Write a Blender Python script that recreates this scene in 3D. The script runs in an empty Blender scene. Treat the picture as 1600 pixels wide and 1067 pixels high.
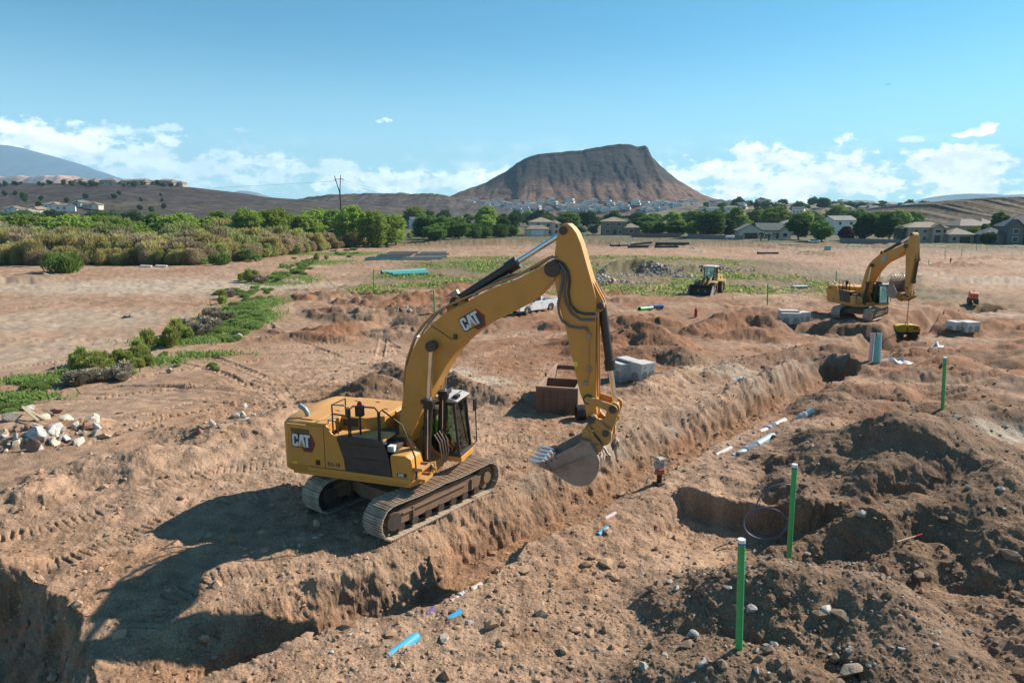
import bpy, bmesh, math, random
import numpy as np
from mathutils import Vector, Matrix, Quaternion, Euler
R = math.radians
random.seed(7)
SC = bpy.context.scene
COL = SC.collection

# ---------------------------------------------------------------- camera
CAM_H = 8.7
PITCH = math.atan((533.5 - 328.0) / 1067.0)
cam_d = bpy.data.cameras.new('camera')
cam_d.sensor_width = 36.0
cam_d.lens = 24.0
cam_d.clip_start = 0.1
cam_d.clip_end = 60000.0
cam = bpy.data.objects.new('camera', cam_d)
COL.objects.link(cam)
cam.location = (0, 0, CAM_H)
cam.rotation_euler = (R(90) - PITCH, 0, 0)
SC.camera = cam

# ---------------------------------------------------------------- sun, exposure
SUN_DIR = Vector((0.714, 0.395, 0.578)).normalized()      # towards the sun
SUN_EL = math.asin(SUN_DIR.z)
SUN_AZ = math.atan2(SUN_DIR.x, SUN_DIR.y)                 # from +Y towards +X
sun_d = bpy.data.lights.new('sun', 'SUN')
sun_d.energy = 5.0
sun_d.angle = R(0.5)
sun_d.color = (1.0, 0.93, 0.82)
sun = bpy.data.objects.new('sun', sun_d)
COL.objects.link(sun)
sun.rotation_euler = SUN_DIR.to_track_quat('Z', 'Y').to_euler()
sun.location = (60, 40, 80)
VS = SC.view_settings
VS.view_transform = 'Standard'
VS.look = 'None'
VS.exposure = 0.90
VS.gamma = 1.0
VS.use_curve_mapping = False

# ---------------------------------------------------------------- node helpers
class NT:
    def __init__(s, tree):
        s.t = tree
    def n(s, kind, **kw):
        nd = s.t.nodes.new(kind)
        for k, v in kw.items():
            setattr(nd, k, v)
        return nd
    def link(s, a, b):
        s.t.links.new(a, b)
    def val(s, sock, v):
        if hasattr(v, 'is_output') or isinstance(v, bpy.types.NodeSocket):
            s.t.links.new(v, sock)
        else:
            sock.default_value = v
    def math(s, op, a, b=None, c=None, clamp=False):
        nd = s.n('ShaderNodeMath', operation=op, use_clamp=clamp)
        s.val(nd.inputs[0], a)
        if b is not None: s.val(nd.inputs[1], b)
        if c is not None: s.val(nd.inputs[2], c)
        return nd.outputs[0]
    def ramp(s, f, lo, hi, a=0.0, b=1.0):
        nd = s.n('ShaderNodeMapRange', interpolation_type='SMOOTHSTEP')
        s.val(nd.inputs[0], f); s.val(nd.inputs[1], lo); s.val(nd.inputs[2], hi); s.val(nd.inputs[3], a); s.val(nd.inputs[4], b)
        return nd.outputs[0]
    def mix(s, f, a, b, mode='MIX'):
        nd = s.n('ShaderNodeMix', data_type='RGBA', blend_type=mode)
        s.val(nd.inputs[0], f)
        for sock, v in ((nd.inputs[6], a), (nd.inputs[7], b)):
            if isinstance(v, tuple) and len(v) == 3: v = v + (1.0,)
            s.val(sock, v)
        return nd.outputs[2]
    def noise(s, vec, scale, detail=4, rough=0.55, dim='3D', dist=0.0):
        nd = s.n('ShaderNodeTexNoise', noise_dimensions=dim)
        if vec is not None: s.link(vec, nd.inputs['Vector'])
        nd.inputs['Scale'].default_value = scale
        nd.inputs['Detail'].default_value = detail
        nd.inputs['Roughness'].default_value = rough
        nd.inputs['Distortion'].default_value = dist
        return nd.outputs[0]
    def vecmath(s, op, a, b=None):
        nd = s.n('ShaderNodeVectorMath', operation=op)
        s.val(nd.inputs[0], a)
        if b is not None: s.val(nd.inputs[1], b)
        return nd.outputs[0]

# ---------------------------------------------------------------- world: Nishita sky with cumulus along the horizon
def azel(px, py):
    u = (px - 800.0) / 1067.0; v = (py - 533.5) / 1067.0
    dx, dy, dz = u, math.cos(PITCH) - v * math.sin(PITCH), -math.sin(PITCH) - v * math.cos(PITCH)
    return math.atan2(dx, dy), math.atan2(dz, math.hypot(dx, dy))

def build_world():
    w = bpy.data.worlds.new('World')
    SC.world = w
    w.use_nodes = True
    t = w.node_tree
    t.nodes.clear()
    N = NT(t)
    out = N.n('ShaderNodeOutputWorld')
    bg = N.n('ShaderNodeBackground')
    bg.inputs['Strength'].default_value = 0.050
    sky = N.n('ShaderNodeTexSky', sky_type='NISHITA')
    sky.sun_disc = False
    sky.sun_elevation = SUN_EL
    sky.sun_rotation = SUN_AZ
    sky.altitude = 800
    sky.air_density = 1.0
    sky.dust_density = 0.6
    sky.ozone_density = 1.0
    tc = N.n('ShaderNodeTexCoord')
    d = tc.outputs['Generated']
    sep = N.n('ShaderNodeSeparateXYZ'); N.link(d, sep.inputs[0])
    x, y, z = sep.outputs
    az = N.math('ARCTAN2', x, y)
    el = N.math('ARCSINE', z)
    # turbulence used to break every outline and paint the clouds' light and shade
    st = N.vecmath('MULTIPLY', d, (1.0, 1.0, 1.7))
    n1 = N.noise(st, 21.0, 9, 0.60); n1b = N.noise(N.vecmath('ADD', st, (0.006, 0.002, 0.014)), 21.0, 9, 0.60)
    n2 = N.noise(st, 5.0, 4, 0.55)
    n3 = N.noise(N.vecmath('ADD', st, (3.1, 1.7, 0.012)), 60.0, 6, 0.6)
    pert = N.math('ADD', N.math('MULTIPLY', N.math('SUBTRACT', n1, 0.52), 9.0), N.math('MULTIPLY', N.math('SUBTRACT', n3, 0.5), 5.0))
    fine = N.math('MULTIPLY', N.math('SUBTRACT', N.noise(st, 190.0, 5, 0.6), 0.52), 9.0)
    # (px, py, half width px, half height px, softness weight)
    blobs = [(70, 222, 170, 30, .85), (200, 240, 150, 34, .6), (255, 200, 30, 9, .3), (375, 205, 14, 4, .2), (330, 266, 210, 34, .45),
             (150, 206, 120, 16, .5), (400, 255, 80, 16, .6), (500, 268, 90, 18, .5), (606, 189, 9, 3.4, .5), (594, 190.5, 8, 3.0, .45), (600, 187, 6, 2.6, .4), (640, 288, 190, 24, .65), (785, 272, 50, 18, .9),
             (1080, 270, 110, 26, .9), (1180, 258, 120, 30, 1.), (1330, 284, 230, 50, 1.), (1250, 231, 45, 9, .8), (1318, 218, 46, 11, .95), (1365, 217, 20, 9, .7),
             (1422, 220, 22, 6, .7), (1351, 244, 20, 5, .7), (1525, 206, 36, 10, .95), (1545, 231, 22, 7, .8), (1420, 240, 30, 7, .6), (1480, 260, 170, 28, 1.),
             (1560, 288, 190, 46, .95), (1250, 292, 260, 42, .95), (-260, 240, 220, 30, .5), (1900, 250, 240, 34, .8)]
    m = None
    for (px, py, rw, rh, wt) in blobs:
        a, e = azel(px, py)
        a1, _ = azel(px + 1, py)
        ra = max(0.004, rw * abs(a1 - a)); re = rh / 1067.0
        qa = N.math('MULTIPLY', N.math('SUBTRACT', az, a), 1.0 / ra)
        qe = N.math('MULTIPLY', N.math('SUBTRACT', el, e), 1.0 / re)
        # flat base: below the centre the falloff is steeper
        qe = N.math('MAXIMUM', qe, N.math('MULTIPLY', qe, -1.5))
        q = N.math('SUBTRACT', 1.0, N.math('ADD', N.math('MULTIPLY', qa, qa), N.math('MULTIPLY', qe, qe)))
        # small clouds stay compact, large banks take more turbulence
        f = N.math('MULTIPLY_ADD', pert if rh > 4 else fine, 0.55 if rh > 12 else 0.80, q)
        f = N.math('MULTIPLY', N.ramp(f, 0.0, 0.68 if rh > 12 else 0.85), wt)
        m = f if m is None else N.math('MAXIMUM', m, f)
    # the same broken bank goes round the rest of the horizon
    bank = N.math('ADD', N.math('MULTIPLY', N.math('SUBTRACT', n2, 0.45), 2.4), N.math('MULTIPLY', pert, 0.35))
    band = N.math('MULTIPLY', N.ramp(el, 0.012, 0.03), N.ramp(el, 0.11, 0.03))
    bank = N.math('MULTIPLY', N.ramp(bank, -0.35, 0.9), band)
    m = N.math('MAXIMUM', m, N.math('MULTIPLY', bank, 0.62))
    # thin white veil low down
    veil = N.math('MULTIPLY', N.ramp(el, 0.25, -0.02), 0.42)
    tint = N.mix(1.0, sky.outputs[0], (0.46, 1.26, 1.44), 'MULTIPLY')
    base = N.mix(veil, tint, (12.5, 17.0, 18.4))
    bright = N.math('MULTIPLY_ADD', N.ramp(N.math('SUBTRACT', n1, n1b), -0.10, 0.12), 6.0, 17.5)  # lit and shaded sides of the clouds, painted from offset noise
    cl = N.n('ShaderNodeCombineColor')
    N.link(N.math('MULTIPLY', bright, 0.985), cl.inputs[0]); N.link(N.math('MULTIPLY', bright, 1.0), cl.inputs[1]); N.link(N.math('MULTIPLY', bright, 1.01), cl.inputs[2])
    c = N.mix(m, base, cl.outputs[0])
    N.link(c, bg.inputs[0])
    N.link(bg.outputs[0], out.inputs[0])
    w.cycles.sampling_method = 'MANUAL'
    w.cycles.sample_map_resolution = 512
build_world()
SC.cycles.max_bounces = 6
SC.cycles.transparent_max_bounces = 16
SC.cycles.use_denoising = True
SC.cycles.volume_bounces = 0

# ---------------------------------------------------------------- object helpers
def tag(o, label=None, cat=None, group=None, kind=None):
    if label: o['label'] = label
    if cat: o['category'] = cat
    if group: o['group'] = group
    if kind: o['kind'] = kind
    return o
def empty(name, loc=(0, 0, 0), rz=0.0, label=None, cat=None, group=None):
    o = bpy.data.objects.new(name, None)
    o.empty_display_size = 0.3
    COL.objects.link(o)
    o.location = loc
    o.rotation_euler = (0, 0, rz)
    return tag(o, label, cat, group)
def link(o, parent=None):
    COL.objects.link(o)
    if parent is not None: o.parent = parent
    return o
def mesh_from(name, V, Fc, mats, smooth=None, fm=None):
    me = bpy.data.meshes.new(name)
    me.from_pydata([tuple(v) for v in V], [], Fc)
    for m in mats: me.materials.append(m)
    if fm is not None: me.polygons.foreach_set('material_index', fm)
    if smooth is not None:
        me.polygons.foreach_set('use_smooth', [True] * len(me.polygons))
        me.set_sharp_from_angle(angle=R(smooth))
    me.update()
    return me
def copy_tree(o, parent=None):
    c = o.copy(); COL.objects.link(c)
    if parent is not None: c.parent = parent
    for ch in list(o.children): copy_tree(ch, c)
    return c
def basis(d):
    d = Vector(d).normalized()
    a = Vector((0, 0, 1)) if abs(d.z) < 0.9 else Vector((1, 0, 0))
    u = d.cross(a).normalized()
    return d, u, u.cross(d).normalized()

class MB:
    """collects shapes, then links them as one mesh object"""
    def __init__(s, M=None):
        s.V = []; s.F = []; s.FM = []; s.mi = 0
        s.M = M or Matrix()
    def add(s, vs, fs):
        b = len(s.V)
        s.V += [s.M @ Vector(v) for v in vs]
        s.F += [[b + i for i in f] for f in fs]
        s.FM += [s.mi] * len(fs)
        return s
    def mat(s, i): s.mi = i; return s
    def box(s, c, d, rot=None):
        x, y, z = d[0] / 2, d[1] / 2, d[2] / 2
        vs = [Vector((i * x, j * y, k * z)) for k in (-1, 1) for j in (-1, 1) for i in (-1, 1)]
        if rot is not None:
            m = rot if isinstance(rot, Matrix) else Euler(rot).to_matrix()
            vs = [m @ v for v in vs]
        vs = [v + Vector(c) for v in vs]
        return s.add(vs, [[0, 2, 3, 1], [4, 5, 7, 6], [0, 1, 5, 4], [2, 6, 7, 3], [0, 4, 6, 2], [1, 3, 7, 5]])
    def bar(s, p0, p1, w, h, up=(0, 0, 1)):
        p0 = Vector(p0); p1 = Vector(p1); d = (p1 - p0).normalized(); up = Vector(up)
        u = d.cross(up)
        if u.length < 1e-4: u = d.cross(Vector((1, 0, 0)))
        u.normalize(); n = u.cross(d).normalized()
        vs = []
        for p in (p0, p1):
            for a, b in ((-1, -1), (1, -1), (1, 1), (-1, 1)): vs.append(p + u * (a * w / 2) + n * (b * h / 2))
        return s.add(vs, [[3, 2, 1, 0], [4, 5, 6, 7], [0, 1, 5, 4], [1, 2, 6, 5], [2, 3, 7, 6], [3, 0, 4, 7]])
    def cyl(s, p0, p1, r, seg=16, r1=None, cap=True):
        p0 = Vector(p0); p1 = Vector(p1); d, u, v = basis(p1 - p0); r1 = r if r1 is None else r1
        vs = []
        for p, rr in ((p0, r), (p1, r1)):
            for i in range(seg):
                a = 2 * math.pi * i / seg; vs.append(p + u * (rr * math.cos(a)) + v * (rr * math.sin(a)))
        fs = [[(i + 1) % seg, i, seg + i, seg + (i + 1) % seg] for i in range(seg)]
        if cap: fs += [list(range(seg)), list(range(2 * seg - 1, seg - 1, -1))]
        return s.add(vs, fs)
    def pipe(s, p0, p1, r, ri, seg=20):
        p0 = Vector(p0); p1 = Vector(p1); d, u, v = basis(p1 - p0); vs = []
        for p, rr in ((p0, r), (p1, r), (p1, ri), (p0, ri)):
            for i in range(seg):
                a = 2 * math.pi * i / seg; vs.append(p + u * (rr * math.cos(a)) + v * (rr * math.sin(a)))
        fs = []
        for k in range(4):
            for i in range(seg):
                j = (i + 1) % seg; fs.append([k * seg + j, k * seg + i, ((k + 1) % 4) * seg + i, ((k + 1) % 4) * seg + j])
        return s.add(vs, fs)
    def tube(s, pts, r, seg=8, closed=False):
        pts = [Vector(p) for p in pts]; n = len(pts); vs = []
        d0 = (pts[1] - pts[0]).normalized(); _, u, _ = basis(d0)
        for i, p in enumerate(pts):
            a = pts[(i - 1) % n] if (i > 0 or closed) else pts[i]
            b = pts[(i + 1) % n] if (i < n - 1 or closed) else pts[i]
            t = (b - a).normalized()
            u = (u - t * u.dot(t)).normalized(); w = t.cross(u)
            rr = r[i] if isinstance(r, (list, tuple)) else r
            for k in range(seg):
                g = 2 * math.pi * k / seg; vs.append(p + u * (rr * math.cos(g)) + w * (rr * math.sin(g)))
        fs = []
        for i in range(n if closed else n - 1):
            j = (i + 1) % n
            for k in range(seg):
                l = (k + 1) % seg; fs.append([i * seg + k, i * seg + l, j * seg + l, j * seg + k])
        if not closed: fs += [list(range(seg - 1, -1, -1)), list(range((n - 1) * seg, n * seg))]
        return s.add(vs, fs)
    def prism(s, poly, fn0, fn1):
        """poly: 2-D points; fn0/fn1 lift a 2-D point to each side"""
        n = len(poly)
        ar = sum(poly[i][0] * poly[(i + 1) % n][1] - poly[(i + 1) % n][0] * poly[i][1] for i in range(n))
        if ar < 0: poly = poly[::-1]
        vs = [fn0(*p) for p in poly] + [fn1(*p) for p in poly]
        fs = [list(range(n)), list(range(2 * n - 1, n - 1, -1))] + [[(i + 1) % n, i, n + i, n + (i + 1) % n] for i in range(n)]
        return s.add(vs, fs)
    def prism_y(s, poly, y0, y1):
        """2-D points are (x, z); y0 > y1"""
        if y0 < y1: y0, y1 = y1, y0
        # seen from -Y the (x,z) polygon runs counter-clockwise
        return s.prism(poly, lambda a, b: (a, y1, b), lambda a, b: (a, y0, b))
    def prism_z(s, poly, z0, z1):
        if z0 > z1: z0, z1 = z1, z0
        return s.prism(poly, lambda a, b: (a, b, z1), lambda a, b: (a, b, z0))
    def prism_x(s, poly, x0, x1):
        if x0 > x1: x0, x1 = x1, x0
        return s.prism(poly, lambda a, b: (x1, a, b), lambda a, b: (x0, a, b))
    def build(s, name, mats, parent=None, smooth=40, bevel=0.0, seg=2):
        if not isinstance(mats, (list, tuple)): mats = [mats]
        me = mesh_from(name, s.V, s.F, mats, smooth, s.FM)
        o = bpy.data.objects.new(name, me)
        link(o, parent)
        if bevel:
            b = o.modifiers.new('bevel', 'BEVEL'); b.width = bevel; b.segments = seg; b.limit_method = 'ANGLE'; b.angle_limit = R(35)
            b.harden_normals = True
        return o
# ---------------------------------------------------------------- materials
MATS = {}
def new_mat(name):
    m = bpy.data.materials.new(name); m.use_nodes = True
    m.node_tree.nodes.clear()
    N = NT(m.node_tree)
    out = N.n('ShaderNodeOutputMaterial'); b = N.n('ShaderNodeBsdfPrincipled')
    N.link(b.outputs[0], out.inputs[0])
    return m, N, b
def paint(name, col, rough=0.5, metal=0.0, col2=None, scale=3.0, lo=0.45, hi=0.7, dust=0.0, dust_col=(.34, .22, .145), spots=0.0, spot_col=(.11, .045, .02), bump=0.0, bscale=60.0, spec=None, coat=0.0):
    if name in MATS: return MATS[name]
    m, N, b = new_mat(name)
    tc = N.n('ShaderNodeTexCoord'); P = tc.outputs['Object']
    c = N.mix(0.0, col, col)
    n1 = N.noise(P, scale, 6, 0.6)
    c = N.mix(N.ramp(n1, lo, hi), col, col2 if col2 else tuple(x * 0.82 for x in col))
    if spots:
        c = N.mix(N.math('MULTIPLY', N.ramp(N.noise(P, scale * 4.3, 5, 0.7), 0.72 - 0.1 * spots, 0.80 - 0.1 * spots), 0.85), c, spot_col)
    rg = rough
    if dust:
        g = N.n('ShaderNodeNewGeometry'); sp = N.n('ShaderNodeSeparateXYZ'); N.link(g.outputs['Normal'], sp.inputs[0])
        up = N.ramp(sp.outputs[2], -0.2, 0.95, 0.28, 1.0)
        f = N.math('MULTIPLY', N.math('MULTIPLY', up, dust), N.ramp(N.noise(P, scale * 1.7, 7, 0.65), 0.32, 0.72, 0.25, 1.0), clamp=True)
        c = N.mix(f, c, dust_col)
        rg = N.math('MULTIPLY_ADD', f, 0.9 - rough, rough)
    N.link(c, b.inputs['Base Color'])
    N.val(b.inputs['Roughness'], rg)
    b.inputs['Metallic'].default_value = metal
    if spec is not None: b.inputs['Specular IOR Level'].default_value = spec
    if coat: b.inputs['Coat Weight'].default_value = coat
    if bump:
        bp = N.n('ShaderNodeBump'); bp.inputs['Strength'].default_value = 1.0; bp.inputs['Distance'].default_value = bump
        N.link(N.noise(P, bscale, 5, 0.6), bp.inputs['Height']); N.link(bp.outputs[0], b.inputs['Normal'])
    MATS[name] = m
    return m
def glass(name, col=(.5, .6, .55), alpha=0.35):
    if name in MATS: return MATS[name]
    m = bpy.data.materials.new(name); m.use_nodes = True; m.node_tree.nodes.clear(); N = NT(m.node_tree)
    out = N.n('ShaderNodeOutputMaterial'); tr = N.n('ShaderNodeBsdfTransparent'); gl = N.n('ShaderNodeBsdfGlossy'); mx = N.n('ShaderNodeMixShader')
    tr.inputs[0].default_value = col + (1.0,); gl.inputs['Roughness'].default_value = 0.03
    fr = N.n('ShaderNodeFresnel'); fr.inputs[0].default_value = 1.5
    N.link(N.math('MULTIPLY_ADD', fr.outputs[0], 0.9, 0.05, clamp=True), mx.inputs[0]); N.link(tr.outputs[0], mx.inputs[1]); N.link(gl.outputs[0], mx.inputs[2])
    N.link(mx.outputs[0], out.inputs[0]); MATS[name] = m
    return m
# ---------------------------------------------------------------- noise on numpy arrays
def _h(ix, iy, seed):
    with np.errstate(over='ignore'):
        h = (ix.astype(np.uint32) * np.uint32(374761393)) ^ (iy.astype(np.uint32) * np.uint32(668265263)) ^ np.uint32((seed * 2246822519) & 0xffffffff)
        h = (h ^ (h >> np.uint32(13))) * np.uint32(1274126177)
        h = h ^ (h >> np.uint32(16))
    return h
def perlin(x, y, seed=0):
    x = np.asarray(x, float); y = np.asarray(y, float)
    x0 = np.floor(x); y0 = np.floor(y); fx = x - x0; fy = y - y0
    ix = x0.astype(np.int64); iy = y0.astype(np.int64)
    u = fx * fx * fx * (fx * (fx * 6 - 15) + 10); v = fy * fy * fy * (fy * (fy * 6 - 15) + 10)
    def g(a, b):
        k = _h(ix + a, iy + b, seed).astype(np.float64) * (2 * math.pi / 4294967296.0)
        return np.cos(k) * (fx - a) + np.sin(k) * (fy - b)
    a = g(0, 0); b = g(1, 0); c = g(0, 1); d = g(1, 1)
    return 1.5 * ((a + (b - a) * u) + ((c + (d - c) * u) - (a + (b - a) * u)) * v)
def fbm(x, y, sc, oct=4, seed=0, gain=0.5):
    t = 0; a = 1; f = 1.0 / sc
    for i in range(oct):
        t = t + a * perlin(x * f + 17.3 * i, y * f - 9.1 * i, seed + i); a *= gain; f *= 2.03
    return t
def lumps(x, y, cell, seed, prob=0.6, r0=0.2, r1=0.5):
    """half-buried clods: bumps of random size in a jittered grid, height in units of one"""
    gx = x / cell; gy = y / cell; bx = np.floor(gx).astype(np.int64); by = np.floor(gy).astype(np.int64)
    out = np.zeros_like(gx); s = 1.0 / 4294967296.0
    for i in (-1, 0, 1):
        for j in (-1, 0, 1):
            cx = bx + i; cy = by + j
            h1 = _h(cx, cy, seed) * s; h2 = _h(cx, cy, seed + 1) * s; h3 = _h(cx, cy, seed + 2) * s; h4 = _h(cx, cy, seed + 3) * s
            r = r0 + (r1 - r0) * h3 * h3
            dx = (gx - cx - h1); dy = (gy - cy - h2); an = h4 * 13.0
            ca = np.cos(an); sa = np.sin(an)
            u = np.abs(dx * ca + dy * sa); v = 1.4 * np.abs(dy * ca - dx * sa); w_ = np.abs(.75 * (dx * ca + dy * sa) + .9 * (dy * ca - dx * sa))
            d = np.maximum(np.maximum(u, v), w_ * 1.1) / r
            b = np.where(h4 < prob, np.minimum(np.clip(1 - d, 0, 1) * 1.5, .62 + .4 * h3 * (dx + dy) / r) .clip(0, 1) * r * 1.25, 0)
            out = np.maximum(out, b)
    return out
def sstep(x, a, b):
    t = np.clip((x - a) / (b - a), 0, 1); return t * t * (3 - 2 * t)

# ---------------------------------------------------------------- pixel of the photograph -> point on a level plane
def G(px, py, z=0.0):
    u = (px - 800.0) / 1067.0; v = (py - 533.5) / 1067.0
    d = (u, math.cos(PITCH) - v * math.sin(PITCH), -math.sin(PITCH) - v * math.cos(PITCH))
    t = (z - CAM_H) / d[2]
    return (d[0] * t, d[1] * t)
def polyline_dist(x, y, pts):
    """distance, signed side (left of travel positive), segment parameter (0..n-1), length along"""
    P = np.array(pts, float)
    best = np.full(x.shape, 1e9); side = np.zeros(x.shape); par = np.zeros(x.shape); ln = np.zeros(x.shape); acc = 0.0
    for i in range(len(P) - 1):
        a = P[i, :2]; b = P[i + 1, :2]; ab = b - a; L = math.hypot(*ab)
        t = np.clip(((x - a[0]) * ab[0] + (y - a[1]) * ab[1]) / (L * L), 0, 1)
        dx = x - a[0] - t * ab[0]; dy = y - a[1] - t * ab[1]; d = np.hypot(dx, dy)
        m = d < best
        best = np.where(m, d, best); side = np.where(m, np.sign(ab[0] * dy - ab[1] * dx), side); par = np.where(m, i + t, par); ln = np.where(m, acc + t * L, ln); acc += L
    return best, side, par, ln
def ridge_height(x, y, pts, sl):
    """highest of the tent-shaped ridges over every segment of a crest line (no seams at its bends)"""
    P = np.array(pts, float); best = np.full(x.shape, -1e9)
    for i in range(len(P) - 1):
        a = P[i, :2]; ab = P[i + 1, :2] - a; L2 = float(ab @ ab) + 1e-9
        t = np.clip(((x - a[0]) * ab[0] + (y - a[1]) * ab[1]) / L2, 0, 1)
        d2 = (x - a[0] - t * ab[0]) ** 2 + (y - a[1] - t * ab[1]) ** 2
        best = np.maximum(best, P[i, 3] + (P[i + 1, 3] - P[i, 3]) * t - np.sqrt(d2 + .09) * sl + .3 * sl)
    return best
def interp(par, vals):
    return np.interp(par, np.arange(len(vals)), vals)

# ---------------------------------------------------------------- landforms
def base_z(x, y):
    r = np.hypot(x, y)
    z = -0.9 * sstep(r, 26, 62) - 0.9 * sstep(r, 60, 115) - 2.0 * sstep(r, 120, 255)
    return z
#  trench beside the excavator: x, y, half width of the floor, depth
TRENCH = [(-9.5, 9.0, .2, .15), (-6.7, 11.8, .25, .55), (-4.9, 13.45, .35, 1.2), (-3.7, 14.35, .55, 1.2), (-2.6, 14.75, .6, 1.2), (-1.4, 15.9, .65, 1.2), (-0.75, 17.45, .7, 1.2), (1.1, 19.0, .8, 1.2), (1.8, 20.0, .85, 1.2),
          (6.5, 25.4, .9, 1.2), (9.1, 28.2, .9, 1.2), (12.0, 31.2, .9, 1.2), (16.5, 36.2, .8, 1.05), (19.0, 38.6, .8, .75)]
TRENCH2 = [(*G(1372, 566, -1.8), 1.0, 1.2), (*G(1400, 548, -2.2), 1.1, 1.6), (*G(1440, 522, -2.2), 1.1, 1.5), (*G(1490, 503, -2.2), 1.1, 1.3), (*G(1545, 490, -2.0), 1.0, 1.1)]
PIT = [G(-160, 850), G(-10, 886), G(50, 920), G(108, 958), G(134, 1006), G(160, 1067), G(168, 1180)]
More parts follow.
